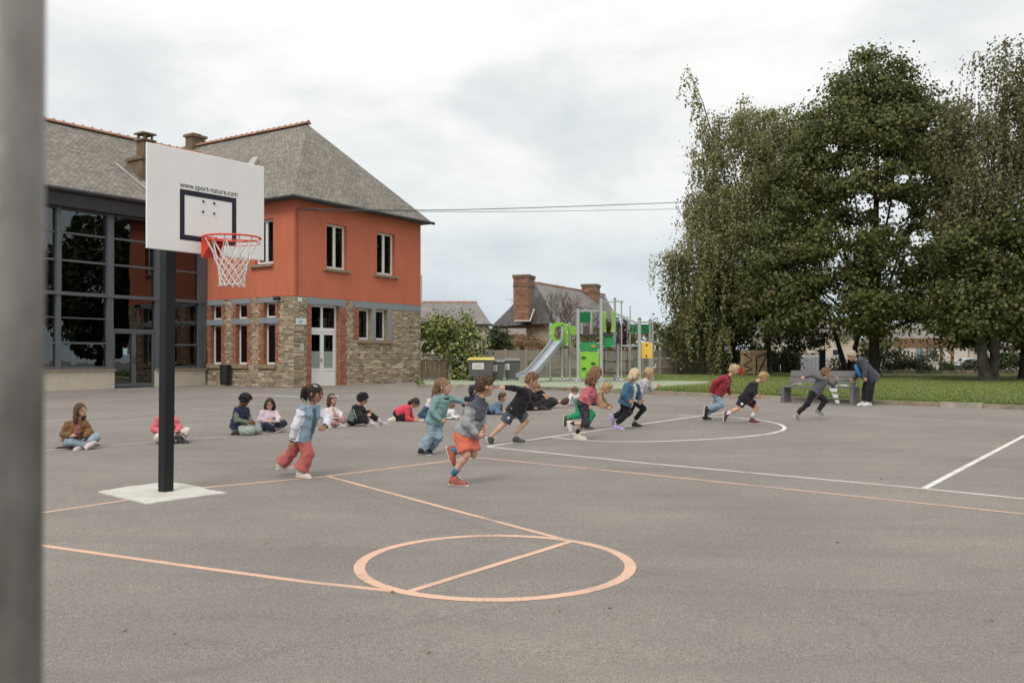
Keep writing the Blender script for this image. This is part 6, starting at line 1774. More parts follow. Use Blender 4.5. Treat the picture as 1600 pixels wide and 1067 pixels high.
# ================================================================== PEOPLE
def nrm(v):
    v = Vector(v); return v.normalized() if v.length > 1e-9 else Vector((0, 0, 1))
class Field:
    """signed distance field on a grid, primitives joined smoothly, meshed with surface nets"""
    def __init__(s, lo, hi, h):
        s.h = h; s.lo = np.array(lo, float) - 3 * h
        n = np.ceil((np.array(hi, float) + 3 * h - s.lo) / h).astype(int) + 1
        s.n = n; s.f = np.full(n, 0.5, dtype=np.float32)
        s.ax = [s.lo[i] + h * np.arange(n[i]) for i in range(3)]
    def sub(s, lo, hi):
        a = np.maximum(np.floor((lo - s.lo) / s.h).astype(int), 0); b = np.minimum(np.ceil((hi - s.lo) / s.h).astype(int) + 1, s.n)
        if np.any(b <= a): return None
        sl = tuple(slice(a[i], b[i]) for i in range(3))
        X, Y, Z = np.meshgrid(s.ax[0][sl[0]], s.ax[1][sl[1]], s.ax[2][sl[2]], indexing='ij', sparse=True)
        return sl, X, Y, Z
    def join(s, sl, d, k):
        f = s.f[sl]
        if k > 0:
            h = np.maximum(k - np.abs(f - d), 0) / k
            s.f[sl] = np.minimum(f, d) - h * h * k * .25
        else: s.f[sl] = np.minimum(f, d)
    def cone(s, a, b, ra, rb, k=.02, flat=None, cut=None, squash=None):
        a, b = np.array(a, float), np.array(b, float); m = max(ra, rb) + k + .03
        if squash: m *= max(squash[1], 1)
        q = s.sub(np.minimum(a, b) - m, np.maximum(a, b) + m)
        if q is None: return
        sl, X, Y, Z = q; ab = b - a; L2 = max(ab @ ab, 1e-9)
        px, py, pz_ = X - a[0], Y - a[1], Z - a[2]
        t0 = (px * ab[0] + py * ab[1] + pz_ * ab[2]) / L2; t = np.clip(t0, 0, 1)
        qx, qy, qz = px - t * ab[0], py - t * ab[1], pz_ - t * ab[2]
        if squash:
            n_, kq = squash; n_ = np.array(n_); dn = qx * n_[0] + qy * n_[1] + qz * n_[2]
            kk = 1 / kq - 1
            qx, qy, qz = qx + dn * n_[0] * kk, qy + dn * n_[1] * kk, qz + dn * n_[2] * kk
        d = np.sqrt(qx * qx + qy * qy + qz * qz) - (ra + t * (rb - ra))
        if flat: d = np.maximum(d, (t0 - 1) * math.sqrt(L2))
        s.join(sl, d, k)
    def ell(s, c, M, r, k=.02):
        c = np.array(c, float); R = max(r) + k + .03
        q = s.sub(c - R, c + R)
        if q is None: return
        sl, X, Y, Z = q; x, y, z = X - c[0], Y - c[1], Z - c[2]
        A = np.array(M).T
        u = (A[0][0] * x + A[0][1] * y + A[0][2] * z) / r[0]; v = (A[1][0] * x + A[1][1] * y + A[1][2] * z) / r[1]; w = (A[2][0] * x + A[2][1] * y + A[2][2] * z) / r[2]
        d = (np.sqrt(u * u + v * v + w * w) - 1) * min(r) * 1.15
        s.join(sl, d, k)
    def cutp(s, p, n):
        """remove everything on the +n side of the plane"""
        p, n = np.array(p, float), np.array(nrm(n)); X, Y, Z = np.meshgrid(*s.ax, indexing='ij', sparse=True)
        s.f = np.maximum(s.f, ((X - p[0]) * n[0] + (Y - p[1]) * n[1] + (Z - p[2]) * n[2]).astype(np.float32))
    def cute(s, c, M, r):
        c = np.array(c, float); X, Y, Z = np.meshgrid(*s.ax, indexing='ij', sparse=True); x, y, z = X - c[0], Y - c[1], Z - c[2]; A = np.array(M).T
        u = (A[0][0] * x + A[0][1] * y + A[0][2] * z) / r[0]; v = (A[1][0] * x + A[1][1] * y + A[1][2] * z) / r[1]; w = (A[2][0] * x + A[2][1] * y + A[2][2] * z) / r[2]
        s.f = np.maximum(s.f, -((np.sqrt(u * u + v * v + w * w) - 1) * min(r)).astype(np.float32))
    def noise(s, amp, freq, seed, dirs=5, ridged=False):
        rg = np.random.default_rng(seed); X, Y, Z = np.meshgrid(*s.ax, indexing='ij', sparse=True); acc = 0
        for i in range(dirs):
            d = rg.normal(size=3); d[2] *= 1.4; d /= np.linalg.norm(d); fr = freq * rg.uniform(.6, 1.5); q = rg.uniform(0, 6)
            if ridged: acc = acc - 1.2 + 2.0 * np.abs(np.sin((X * d[0] + Y * d[1] + Z * d[2]) * fr * .5 + q + 1.6 * np.sin((X * d[1] + Z * d[0] - Y * d[2]) * fr * .3 + i)))
            else: acc = acc + np.sin((X * d[0] + Y * d[1] + Z * d[2]) * fr + q + 1.5 * np.sin((X * d[1] + Z * d[0]) * fr * .4))
        s.f = s.f + (amp * acc / math.sqrt(dirs)).astype(np.float32)
    def mesh(s):
        f = s.f; f[0], f[-1], f[:, 0], f[:, -1], f[:, :, 0], f[:, :, -1] = .5, .5, .5, .5, .5, .5
        ins = f < 0
        c = np.zeros(np.array(f.shape) - 1, dtype=np.int8)
        for i in (0, 1):
            for j in (0, 1):
                for k in (0, 1): c += ins[i:f.shape[0] - 1 + i, j:f.shape[1] - 1 + j, k:f.shape[2] - 1 + k]
        act = (c > 0) & (c < 8); idx = np.full(act.shape, -1, dtype=np.int64); I = np.argwhere(act); idx[act] = np.arange(len(I))
        acc = np.zeros((len(I), 3)); cnt = np.zeros(len(I))
        for ax in range(3):
            o1, o2 = [a for a in range(3) if a != ax]
            for u in (0, 1):
                for v in (0, 1):
                    A = I.copy(); A[:, o1] += u; A[:, o2] += v; B = A.copy(); B[:, ax] += 1
                    fa, fb = f[tuple(A.T)], f[tuple(B.T)]; m = (fa < 0) != (fb < 0)
                    t = fa / (fa - fb + 1e-12); P = A.astype(float); P[:, ax] += np.where(m, t, 0)
                    acc[m] += P[m]; cnt[m] += 1
        V = acc / np.maximum(cnt, 1)[:, None] * s.h + s.lo
        F_ = []
        for ax in range(3):
            o1, o2 = (ax + 1) % 3, (ax + 2) % 3
            sh = [slice(None)] * 3; sh2 = [slice(None)] * 3; sh[ax] = slice(0, -1); sh2[ax] = slice(1, None)
            a, b = ins[tuple(sh)], ins[tuple(sh2)]; E = np.argwhere(a != b)
            E = E[(E[:, o1] > 0) & (E[:, o2] > 0) & (E[:, o1] < f.shape[o1] - 1) & (E[:, o2] < f.shape[o2] - 1)]
            def id_(d1, d2):
                Q = E.copy(); Q[:, o1] -= d1; Q[:, o2] -= d2; return idx[tuple(Q.T)]
            q = np.stack([id_(1, 1), id_(0, 1), id_(0, 0), id_(1, 0)], 1); inn = a[tuple(E.T)]
            q[~inn] = q[~inn][:, ::-1]; F_.append(q)
        return V, np.concatenate(F_)
def np_obj(name, V, Fq, mats, parent, mi=None, extra=None):
    off = np.array(wbase(parent)); V = V - off
    if extra is not None and len(extra.v):
        n0 = len(V); V = np.concatenate([V, np.array(extra.v) - off])
        faces = [tuple(int(x) for x in q) for q in Fq] + [tuple(n0 + i for i in f) for f in extra.f]
        me = bpy.data.meshes.new(name); me.from_pydata([tuple(v) for v in V], [], faces)
    else:
        me = bpy.data.meshes.new(name); me.vertices.add(len(V)); me.vertices.foreach_set('co', V.reshape(-1)); n = len(Fq)
        me.loops.add(n * 4); me.loops.foreach_set('vertex_index', Fq.astype(np.int32).reshape(-1)); me.polygons.add(n)
        me.polygons.foreach_set('loop_start', np.arange(0, n * 4, 4, dtype=np.int32)); me.polygons.foreach_set('loop_total', np.full(n, 4, dtype=np.int32)); me.update(calc_edges=True)
    if not isinstance(mats, (list, tuple)): mats = [mats]
    for m in mats: me.materials.append(m)
    if mi is not None: me.polygons.foreach_set('material_index', np.concatenate([mi, np.zeros(len(me.polygons) - len(mi))]).astype(np.int32))
    me.polygons.foreach_set('use_smooth', np.ones(len(me.polygons), dtype=bool)); me.validate()
    o = bpy.data.objects.new(name, me); COL.objects.link(o); o.parent = parent; BASE[o.name] = wbase(parent)
    return o

def skin(name, c): return mat(name, c, .55, .06, 9, .05, 80, spec=.35)
SK1 = skin('light_skin', (0.52, 0.30, 0.215)); SK2 = skin('tan_skin', (0.36, 0.185, 0.115)); SK3 = skin('brown_skin', (0.16, 0.075, 0.045))
def cloth(name, c, v=.1, attr=None): return mat(name, c, .9, v, 14, .25, 120, spec=.15, sheen=.15)
EYE = mat('eye_dark', (0.03, 0.02, 0.018), .3); LIP = mat('lips', (0.34, 0.11, 0.09), .5); EYW = mat('eye_white', (.30, .24, .20), .6)
def hairm(name, c): return mat(name, c, .6, .6, 30, .8, 90, stretch=(2.5, 2.5, .35), spec=.4)

def loft(mb, secs, n=10):
    """secs: (centre, side vector, up vector, half width, height below, height above)"""
    i0 = len(mb.v)
    for c, sd, up, hw, lo, hi in secs:
        for j in range(n):
            t = 2 * math.pi * j / n; y = math.sin(t)
            mb.v.append(tuple(c + sd * hw * math.cos(t) + up * (hi * y if y > 0 else lo * y)))
    for k in range(len(secs) - 1):
        for j in range(n):
            a = i0 + k * n + j; b = i0 + k * n + (j + 1) % n; mb.f.append((a, b, b + n, a + n)); mb.r.append(.5); mb.m.append(mb.mi)
    mb.f.append(tuple(i0 + j for j in reversed(range(n)))); e = i0 + (len(secs) - 1) * n; mb.f.append(tuple(e + j for j in range(n)))
    mb.r += [.5, .5]; mb.m += [mb.mi, mb.mi]

def shoe(parent, ank, toe, shin, S, m, sole, kind=0):
    """ank: ankle, toe: tip of the foot on its sole line"""
    a, t = Vector(ank), Vector(toe); d = t - a
    up0 = nrm(shin); side = nrm(d.cross(up0)) if d.cross(up0).length > 1e-5 else Vector((0, 1, 0))
    # sole direction: the tip lies below the ankle line by the height of the ankle
    hgt = .055 * S; L = .185 * S
    gzz = gz(a.y)
    planted = a.z - gzz < .17 * S and t.z - gzz < .05 * S
    if planted:
        a = Vector((a.x, a.y, gzz + .058 * S)); h_ = Vector((d.x, d.y, 0))
        fl_ = nrm(h_) if h_.length > .04 else nrm(d)
        t = a + fl_ * .145 * S - Vector((0, 0, .048 * S)); d = t - a; up0 = Vector((0, 0, 1)); side = nrm(d.cross(up0))
    dn = nrm(d); up = nrm(side.cross(dn)); 
    if up.dot(up0) < 0: up = -up; 
    ang = math.asin(min(.9, ((hgt - .012) if planted else .072 * S) / max(d.length, .06)))
    fd = nrm(dn * math.cos(ang) + up * math.sin(ang)); up = nrm(up * math.cos(ang) - dn * math.sin(ang))
    heel = a - fd * .052 * S - up * hgt
    mb = MB(); n = 8; secs = []
    for k, (x, hw, hi) in enumerate(((0, .016, .045), (.015, .028, .075), (.05, .033, .092), (.075, .034, .088), (.10, .035, .066), (.13, .038, .050), (.16, .037, .040), (.185, .028, .030), (.20, .012, .018))):
        secs.append((heel + fd * x * S * 1.02 + up * .012 * S, side, up, hw * S, .010 * S, hi * S))
    loft(mb, secs, 12); o = mb.build('shoe', m, parent, smooth=True)
    mb = MB(); secs = []
    for x, hw in ((-.006, .014), (.008, .031), (.05, .035), (.10, .034), (.14, .041), (.175, .038), (.198, .024), (.207, .010)):
        secs.append((heel + fd * x * S * 1.02 + up * .006 * S, side, up, hw * S, .012 * S, .012 * S))
    loft(mb, secs, 8); mb.build('sole', sole, o, smooth=False)
    if kind:
        mb = MB()
        for q in range(4):
            c = heel + fd * (.085 + .016 * q) * S + up * (.098 - .012 * q) * S; mb.tube([c - side * .018 * S, c + side * .018 * S], .003 * S, 5)
        mb.build('laces', sole, o)
    return o

def hand_geo(mb, w, d, pn, S, curl=.5, thumb_side=1):
    """palm and five bent fingers; w wrist, d direction, pn palm normal"""
    d = nrm(d); pn = Vector(pn); pn = nrm(pn - d * pn.dot(d)); s = d.cross(pn)
    P = Vector(w)
    loft(mb, [(P - d * .012 * S, s, pn, .017 * S, .013 * S, .013 * S), (P + d * .01 * S, s, pn, .020 * S, .012 * S, .012 * S), (P + d * .035 * S, s, pn, .029 * S, .012 * S, .012 * S), (P + d * .058 * S, s, pn, .029 * S, .010 * S, .010 * S), (P + d * .066 * S, s, pn, .022 * S, .006 * S, .007 * S)], 8)
    for i, (off, L) in enumerate(((-.021, .046), (-.007, .052), (.007, .049), (.020, .038))):
        b = P + d * .056 * S + s * off * S * -thumb_side; p = [b]; a = 0
        for k, f in enumerate((.42, .33, .25)):
            a += curl * (.9 + .1 * i) * (1.0 if k else .75); a = min(a, 3.0)
            p.append(p[-1] + (d * math.cos(a) + pn * math.sin(a) + s * off * 2.0 * -thumb_side) * L * f * S)
        mb.tube(p, [.0078 * S, .0074 * S, .0068 * S, .0045 * S], 6)
    b = P + d * .018 * S + s * .020 * S * thumb_side; q = nrm(d * .6 + s * thumb_side * .8 + pn * .5 * curl)
    p1 = b + q * .022 * S; p2 = p1 + nrm(q + d * .7 + pn * curl) * .020 * S; p3 = p2 + nrm(d + pn * curl * 1.5) * .014 * S
    mb.tube([b, p1, p2, p3], [.0105 * S, .0092 * S, .008 * S, .005 * S], 6)

def rot_head(yaw, pitch, roll=0):
    """face direction: yaw 0 looks at the camera (-Y), 90 to picture right (+X); pitch > 0 looks down"""
    y, p = rad(yaw), rad(pitch)
    f = Vector((math.sin(y) * math.cos(p), -math.cos(y) * math.cos(p), -math.sin(p)))
    s = nrm(Vector((0, 0, 1)).cross(f)); u = f.cross(s)
    if roll:
        R_ = Matrix.Rotation(rad(roll), 3, f); s = R_ @ s; u = R_ @ u
    return f, s, u                                           # front, left side of the person, up

def person(label, zm, gy, J, head, S=1.0, sk=SK1, top=None, legs=None, hair=None, shoes=None, group=None, res=None, hands=(.6, .6), Y0=None, cat='child', yoff=0.0, extras=None, gx=None):
    ox, oy, sc = zm
    if Y0 is None: Y0 = HC * F / (gy - (CY - SL * F))
    J = {k: ray(ox + v[0] / sc, oy + v[1] / sc, Y0 + (v[2] if len(v) > 2 else 0)) for k, v in J.items()}
    hc = ray(ox + head[0] / sc, oy + head[1] / sc, Y0 + head[2]); yaw, pitch = head[3], head[4]
    gxx = (J['hA'].x + J['hB'].x) / 2
    root = empty('person', (gxx, Y0, gz(Y0)), label, cat, group)
    HS = S * .925
    F_, S_, U_ = rot_head(yaw, pitch, head[5] if len(head) > 5 else 0)
    MH = Matrix((S_, F_, U_)).transposed()
    h = res or (.0105 if Y0 < 16 else .0125)
    P = {k: Vector(v) for k, v in J.items()}
    for X in 'AB':
        q_ = (P['sA'] + P['sB']) / 2; tq = nrm(q_ - (P['hA'] + P['hB']) / 2); P['s' + X + '_'] = P['s' + X].lerp(q_, .10) - tq * .018 * S
    for X in 'AB': P['s' + X] = P.pop('s' + X + '_')
    sm = (P['sA'] + P['sB']) / 2; hm = (P['hA'] + P['hB']) / 2
    tu = nrm(sm - hm); across = nrm(P['sB'] - P['sA']); front = nrm(across.cross(tu))
    if front.dot(F_) < 0 and not (head[6] if len(head) > 6 else 0): front = -front
    allp = list(P.values()) + [hc]
    lo = np.min([list(p) for p in allp], 0) - .16 * S; hi = np.max([list(p) for p in allp], 0) + .17 * S
    # ---------------- body: one continuous surface
    f = Field(lo, hi, h)
    chest = sm - tu * .07 * S
    nk0 = sm + tu * .02 * S; nk1 = hc - U_ * .075 * S - F_ * .02 * S
    fl = (front, .78)
    f.cone(P['hA'], P['hB'], .072 * S, .072 * S, .03); f.cone(hm, hm.lerp(chest, .5), .085 * S, .078 * S, .04); f.cone(hm.lerp(chest, .5), chest, .078 * S, .088 * S, .04)
    f.cone(P['sA'], P['sB'], .040 * S, .040 * S, .04); f.cone(nk0, nk1, .038 * S, .034 * S, .03)
    f.ell(hc + U_ * .016 * HS - F_ * .008 * HS, MH, (.074 * HS, .090 * HS, .088 * HS), .02)
    f.ell(hc - U_ * .036 * HS + F_ * .022 * HS, MH, (.054 * HS, .060 * HS, .062 * HS), .03)
    f.ell(hc - U_ * .072 * HS + F_ * .052 * HS, MH, (.022 * HS, .022 * HS, .020 * HS), .02)
    for X in 'AB':
        f.cone(P['s' + X], P['e' + X], .030 * S, .024 * S, .02); f.cone(P['e' + X], P['w' + X], .026 * S, .0185 * S, .015)
        cf = P['k' + X].lerp(P['a' + X], .3); f.cone(P['h' + X], P['k' + X], .062 * S, .038 * S, .03); f.cone(P['k' + X], cf, .036 * S, .036 * S, .02); f.cone(cf, P['a' + X], .036 * S, .0235 * S, .02)
    V, Q = f.mesh(); ex = MB()
    # nose, ears, hands
    ex.tube([hc + F_ * .080 * HS + U_ * .012 * HS, hc + F_ * .093 * HS - U_ * .008 * HS, hc + F_ * .101 * HS - U_ * .020 * HS, hc + F_ * .084 * HS - U_ * .030 * HS], [.006 * HS, .008 * HS, .012 * HS, .008 * HS], 7)
    for sg in (-1, 1):
        ex.ball(hc + S_ * sg * .074 * HS - F_ * .008 * HS - U_ * .006 * HS, .009 * HS, .018 * HS, .027 * HS, M=MH, n=8, m=6)
        ex.ball(hc + S_ * sg * .028 * HS + F_ * .066 * HS - U_ * .024 * HS, .02 * HS, .012 * HS, .018 * HS, M=MH, n=8, m=6)
    for i, X in enumerate('AB'):
        fd = nrm(P['w' + X] - P['e' + X]); hd = P.get('f' + X); hd = nrm(hd - P['w' + X]) if hd is not None else fd
        pn = across * (1 if X == 'A' else -1) if abs(hd.dot(across)) < .8 else Vector((0, 0, -1))
        hand_geo(ex, P['w' + X] + hd * .004, hd, pn, S * .92, hands[i], 1 if X == 'A' else -1)
    body = np_obj('body', V, Q, sk, root, extra=ex)
    # ---------------- face
    def fb(name, c, r, m, parent=body, n=8):
        mb = MB(); mb.ball(c, *[q * HS for q in r], M=MH, n=n, m=6); return mb.build(name, m, parent, smooth=True)
    for sg in (-1, 1):
        c = hc + S_ * sg * .030 * HS + F_ * .0775 * HS + U_ * .006 * S
        fb('eye', c, (.0125, .005, .0065), EYW); fb('pupil', c + F_ * .0045 * HS, (.007, .004, .0075), EYE)
        mb = MB(); b0 = hc + U_ * .026 * S; mb.tube([b0 + S_ * sg * .016 * HS + F_ * .083 * HS, b0 + S_ * sg * .032 * HS + F_ * .081 * HS + U_ * .004 * HS, b0 + S_ * sg * .047 * HS + F_ * .070 * HS], .0028 * HS, 5); mb.build('eyebrow', hair['m'] if hair else EYE, body)
    fb('mouth', hc - U_ * .050 * HS + F_ * .076 * HS, (.020, .008, .0065 if not (hair or {}).get('open') else .014), LIP)
    # ---------------- hair
    if hair:
        k = hair.get('kind', 'short'); fh = Field(np.array(hc) - .30 * HS, np.array(hc) + .22 * HS, h * .92)
        vol = hair.get('vol', 1.0)
        fh.ell(hc + U_ * .026 * HS - F_ * .016 * HS, MH, (.080 * HS * vol, .096 * HS * vol, .093 * HS * vol), .0)
        if k == 'short': fh.ell(hc - U_ * .02 * HS - F_ * .05 * HS, MH, (.066 * HS, .052 * HS, .055 * HS), .02); fh.ell(hc + U_ * .075 * HS + F_ * .045 * HS, MH, (.055 * HS, .05 * HS, .035 * HS), .02)
        if k == 'curly':
            rgh = random.Random(hash(label) % 1000 if False else len(label))
            for q in range(90):
                th, ph = rgh.uniform(0, 6.28), rgh.uniform(0, 1.9); dv = S_ * math.sin(ph) * math.cos(th) + F_ * math.sin(ph) * math.sin(th) + U_ * math.cos(ph)
                if dv.dot(F_) > .55 and dv.dot(U_) < .45: continue
                c = hc + U_ * .03 * HS + dv * .096 * HS * vol; q_ = rgh.uniform(.010, .020); fh.cone(c, c + dv * .006, q_ * HS, q_ * HS, .006)
        fc = hc + F_ * .088 * HS - U_ * .040 * S
        fh.cute(fc, MH, (.078 * HS, .085 * HS, (.088 if k != 'fringe' else .070) * HS))
        fh.cutp(hc - U_ * .055 * HS, -U_) if k in ('short', 'curly', 'fringe') else None
        if k == 'fringe': fh.cone(hc + U_ * .075 * HS + F_ * .055 * HS - S_ * .04 * HS, hc + U_ * .060 * HS + F_ * .072 * HS + S_ * .04 * HS, .022 * HS, .02 * HS, .02)
        for chain in hair.get('chains', []):
            pts = [ray(ox + x / sc, oy + y / sc, Y0 + d) for x, y, d in chain[0]]; rr_ = chain[1]
            for a, b, ra, rb in zip(pts[:-1], pts[1:], rr_[:-1], rr_[1:]):
                a0, b0 = np.array(a), np.array(b); 
                fh2 = fh
                fh.cone(a, b, ra * HS, rb * HS, .025)
        if hair.get('long'):                                   # falls down the back and the sides
            L = hair['long']
            gr = Vector((0, 0, -1)); bk = nrm(-F_ + U_ * .0)
            for sgn in (-1, -.5, 0, .5, 1):
                a = hc + S_ * sgn * .066 * HS + bk * (.055 if abs(sgn) < 1 else .01) * HS + U_ * .01 * S
                b = a + gr * L * .55 * HS + bk * .015 * HS + S_ * sgn * .008; c = b + gr * L * .45 * HS + bk * .01 * S
                fh.cone(a, b, .036 * HS, .032 * HS, .02); fh.cone(b, c, .032 * HS, .016 * HS, .02)
        fh.noise(.0034 * HS, 150, 3)
        Vh, Qh = fh.mesh(); ho = np_obj('hair', Vh, Qh, hair['m'], body)
        if 'strands' in hair or hair.get('chains') or hair.get('long') or k == 'short':
            # loose locks lying over the hair surface
            rgh = random.Random(7); mb = MB(); Vn = len(Vh)
            for q in range(190):
                p = Vector(Vh[rgh.randrange(Vn)]); dv = nrm(p - hc)
                if k == 'short' and dv.dot(F_) > .45 and dv.dot(U_) < .75: continue
                if k == 'short':
                    t = nrm(F_ * .5 + dv * .35 + Vector((rgh.uniform(-.4, .4), rgh.uniform(-.4, .4), rgh.uniform(-.4, .2)))); L = .034 * HS
                else: t = nrm(Vector((rgh.uniform(-.25, .25), rgh.uniform(-.25, .25), -1))); L = .05 * S
                mb.tube([p - dv * .004, p + t * L * .5 + dv * .005, p + t * L + dv * .001], [.0042 * HS, .0034 * HS, .0012 * HS], 4)
            mb.build('lock', hair['m'], ho, smooth=True, kind='stuff')
    # ---------------- garments
    def garment(name, g):
        m = g['m']; kind = g['kind']; fg = Field(lo - .02, hi + .04, h); e = g.get('e', .012) * S; sk_ = []
        if kind in ('top', 'vest'):
            hem = hm - tu * g.get('hem', .02) * S
            R1 = g.get('hemr', .088) * S
            if g.get('torso', True):
                fg.cone(P['hA'].lerp(hm, .35) + tu * .01, P['hB'].lerp(hm, .35) + tu * .01, R1 + e * .4, R1 + e * .4, .03)
                for X in 'AB': fg.cone(P['h' + X].lerp(hm, .1) - tu * g.get('hem', .02) * S, sm.lerp(P['s' + X], .42) - tu * .06 * S, R1 - .003 * S + e, .060 * S + e, .03)
                fg.cone(hem, hm.lerp(chest, .5), R1 - .006 * S + e, .080 * S + e, .04); fg.cone(hm.lerp(chest, .5), chest, .084 * S + e, .090 * S + e, .04)
                fg.cone(P['sA'].lerp(P['sB'], .06), P['sB'].lerp(P['sA'], .06), .046 * S + e * .8, .046 * S + e * .8, .04)
                fg.cone(nk0 - tu * .02 * S, nk0.lerp(nk1, g.get('collar', .42)), .056 * S + e * .5, .046 * S + e * .4, .02, flat=True)
            fg.cutp(hem + tu * .016 * S, -tu)
            if kind == 'top':
                for X in 'AB':
                    w = P['e' + X].lerp(P['w' + X], g.get('sleeve', 1.0)); r = g.get('sr', .036) * .88 * S
                    fg.cone(P['s' + X], P['e' + X], r + e * .9, r * .95 + e * .6, .025); fg.cone(P['e' + X], w, r * .95 + e * .6, r * .72 + e * .4, .02, flat=True)
            if g.get('hood'):
                b = nk0 - front * .045 * S + tu * .01; fg.cone(b - across * .05 * S, b + across * .05 * S, .038 * S, .038 * S, .03)
            for c in g.get('cuts', []): fg.cutp(*c)
            fg.noise(g.get('wr', .0045) * 1.35 * S, 66, g.get('seed', len(label)), 4, True); 
            if g.get('puff'): 
                X_, Y_, Z_ = np.meshgrid(*fg.ax, indexing='ij', sparse=True); ax_ = np.array(tu); tt = (X_ * ax_[0] + Y_ * ax_[1] + Z_ * ax_[2]); fg.f = fg.f - (.006 * S * np.abs(np.sin(tt * 62))).astype(np.float32) + .003
        else:
            r1, r2, r3 = g.get('r', (.080, .056, .048)); r1, r2, r3 = min(r1, .076) * S, r2 * S, r3 * S; cut = g.get('len', 1.0)
            fg.cone(P['hA'], P['hB'], .074 * S + e * .4, .074 * S + e * .4, .03); fg.cone(hm, hm + tu * .06 * S, .084 * S + e * .3, .080 * S + e * .3, .03, flat=True)
            for X in 'AB':
                if cut <= .55:
                    kk_ = P['h' + X].lerp(P['k' + X], cut / .5); fg.cone(P['h' + X], kk_, r1, r2, .03, flat=True)
                else:
                    fg.cone(P['h' + X], P['k' + X], r1, r2, .03); t = (cut - .5) / .5; an = P['k' + X].lerp(P['a' + X], t); fg.cone(P['k' + X], an, r2, r3, .025, flat=True)
            fg.noise(g.get('wr', .0045) * 1.15 * S, 66, g.get('seed', len(label) + 3), 4, True)
        Vg, Qg = fg.mesh()
        if len(Qg) == 0: return None
        mi = None; ms = m
        if g.get('pick'):
            ms = m; C = Vg[Qg].mean(1); mi = g['pick'](C, dict(P=P, sm=sm, hm=hm, tu=tu, front=front, across=across, S=S))
        return np_obj(name, Vg, Qg, ms, root, mi=mi)
    for nm_, g in (legs or []): garment(nm_, dict(g, kind=g.get('kind', 'legs')))
    for nm_, g in (top or []): garment(nm_, dict(g, kind=g.get('kind', 'top')))
    if shoes:
        for X in 'AB':
            if X in shoes.get('skip', ''): continue
            sh = P['k' + X] - P['a' + X]
            shoe(root, P['a' + X], P['t' + X], sh, S * shoes.get('s', .98), shoes['m'], shoes['sole'], shoes.get('laces', 0))
            if shoes.get('sock'):
                mb = MB(); u = nrm(sh); mb.tube([P['a' + X] - u * .015 * S, P['a' + X] + u * .03 * S, P['a' + X] + u * shoes.get('sockh', .07) * S], [.031 * S, .031 * S, .035 * S], 10); mb.build('sock', shoes['sock'], root, smooth=True)
    if extras: extras(dict(P=P, S=S, root=root, body=body, hc=hc, F=F_, U=U_, Sd=S_, MH=MH, tu=tu, front=front, across=across, sm=sm, hm=hm, nk0=nk0, nk1=nk1, zm=zm, Y0=Y0))
    return root
def seg_d(C, a, b):
    a, b = np.array(a), np.array(b); ab = b - a; t = np.clip(((C - a) @ ab) / (ab @ ab + 1e-9), 0, 1); return np.linalg.norm(C - a - t[:, None] * ab, axis=1)
def arm_mask(C, c):
    S = c['S']
    P = c['P']; d = np.minimum.reduce([np.minimum(seg_d(C, P['s' + X].lerp(P['e' + X], .22), P['e' + X]), seg_d(C, P['e' + X], P['w' + X])) for X in 'AB'])
    t = seg_d(C, c['sm'].lerp(c['hm'], .12), c['hm']); return (d < .064 * S) & (d < t + .004)

# palette
BLACKC = cloth('black_cloth', (0.016, 0.015, 0.017)); DKNAVY = cloth('navy_cloth', (0.018, 0.024, 0.045)); JEANL = cloth('light_denim', (0.235, 0.30, 0.36), .18); JEAND = cloth('mid_denim', (0.06, 0.10, 0.17), .15)
WHITEC = cloth('white_fabric', (0.62, 0.62, 0.65), .05); CREAMC = cloth('cream_fabric', (0.55, 0.48, 0.42), .06)
SOLW = mat('white_sole', (0.6, 0.58, 0.54), .6); SHB = mat('black_shoe', (0.018, 0.017, 0.018), .6); SHW = mat('cream_shoe', (0.56, 0.50, 0.44), .6); SHR = mat('maroon_shoe', (0.10, 0.018, 0.025), .6)
H_DK = hairm('dark_brown_hair', (0.030, 0.017, 0.012)); H_BR = hairm('brown_hair', (0.085, 0.045, 0.024)); H_LB = hairm('light_brown_hair', (0.22, 0.125, 0.065)); H_BL = hairm('blond_hair', (0.44, 0.30, 0.155)); H_PB = hairm('pale_blond_hair', (0.58, 0.45, 0.28)); H_GN = hairm('ginger_brown_hair', (0.20, 0.10, 0.05)); H_BK = hairm('black_hair', (0.012, 0.010, 0.009)); H_GB = hairm('grey_blond_hair', (0.42, 0.34, 0.25))

Z3, Z5, Z6, Z7, Z8, ZB_ = (410, 580, 5.929), (630, 570, 5.3375), (750, 570, 8.206), (870, 560, 7.622), (1080, 550, 8.893), (1225, 540, 8.894)
Z1, Z2, Z4, ZH, ZP = (70, 600, 6.667), (340, 590, 9.7), (500, 590, 8.889), (720, 590, 16.41), (820, 590, 16.0)

# 1 --- girl in the varsity jacket
DEN = cloth('varsity_blue', (0.21, 0.28, 0.36), .12); SLV = cloth('varsity_sleeve', (0.62, 0.62, 0.68), .05); TEAL_IN = cloth('dark_teal_shirt', (0.07, 0.115, 0.125)); ROSE = cloth('rose_trousers', (0.42, 0.115, 0.105), .12)
def ex1(c):
    P, S = c['P'], c['S']
    for X in 'AB':
        fd = nrm(P['w' + X] - P['e' + X]); a = P['w' + X] - fd * .03
        for k, m in enumerate((DKNAVY, WHITEC, DKNAVY)):
            mb = MB(); mb.tube([a + fd * .012 * k, a + fd * (.012 * k + .011)], .0345 * S, 12); mb.build('cuff', m, c['root'], smooth=True)
    h0 = c['hm'] - c['tu'] * .045
    mb = MB(); p = c['hc'] + c['U'] * .095 + c['F'] * .015 + c['Sd'] * -.055; mb.cbox(p, .012, .05, .012, c['MH']); mb.build('hair_clip', WHITEC, c['body'])
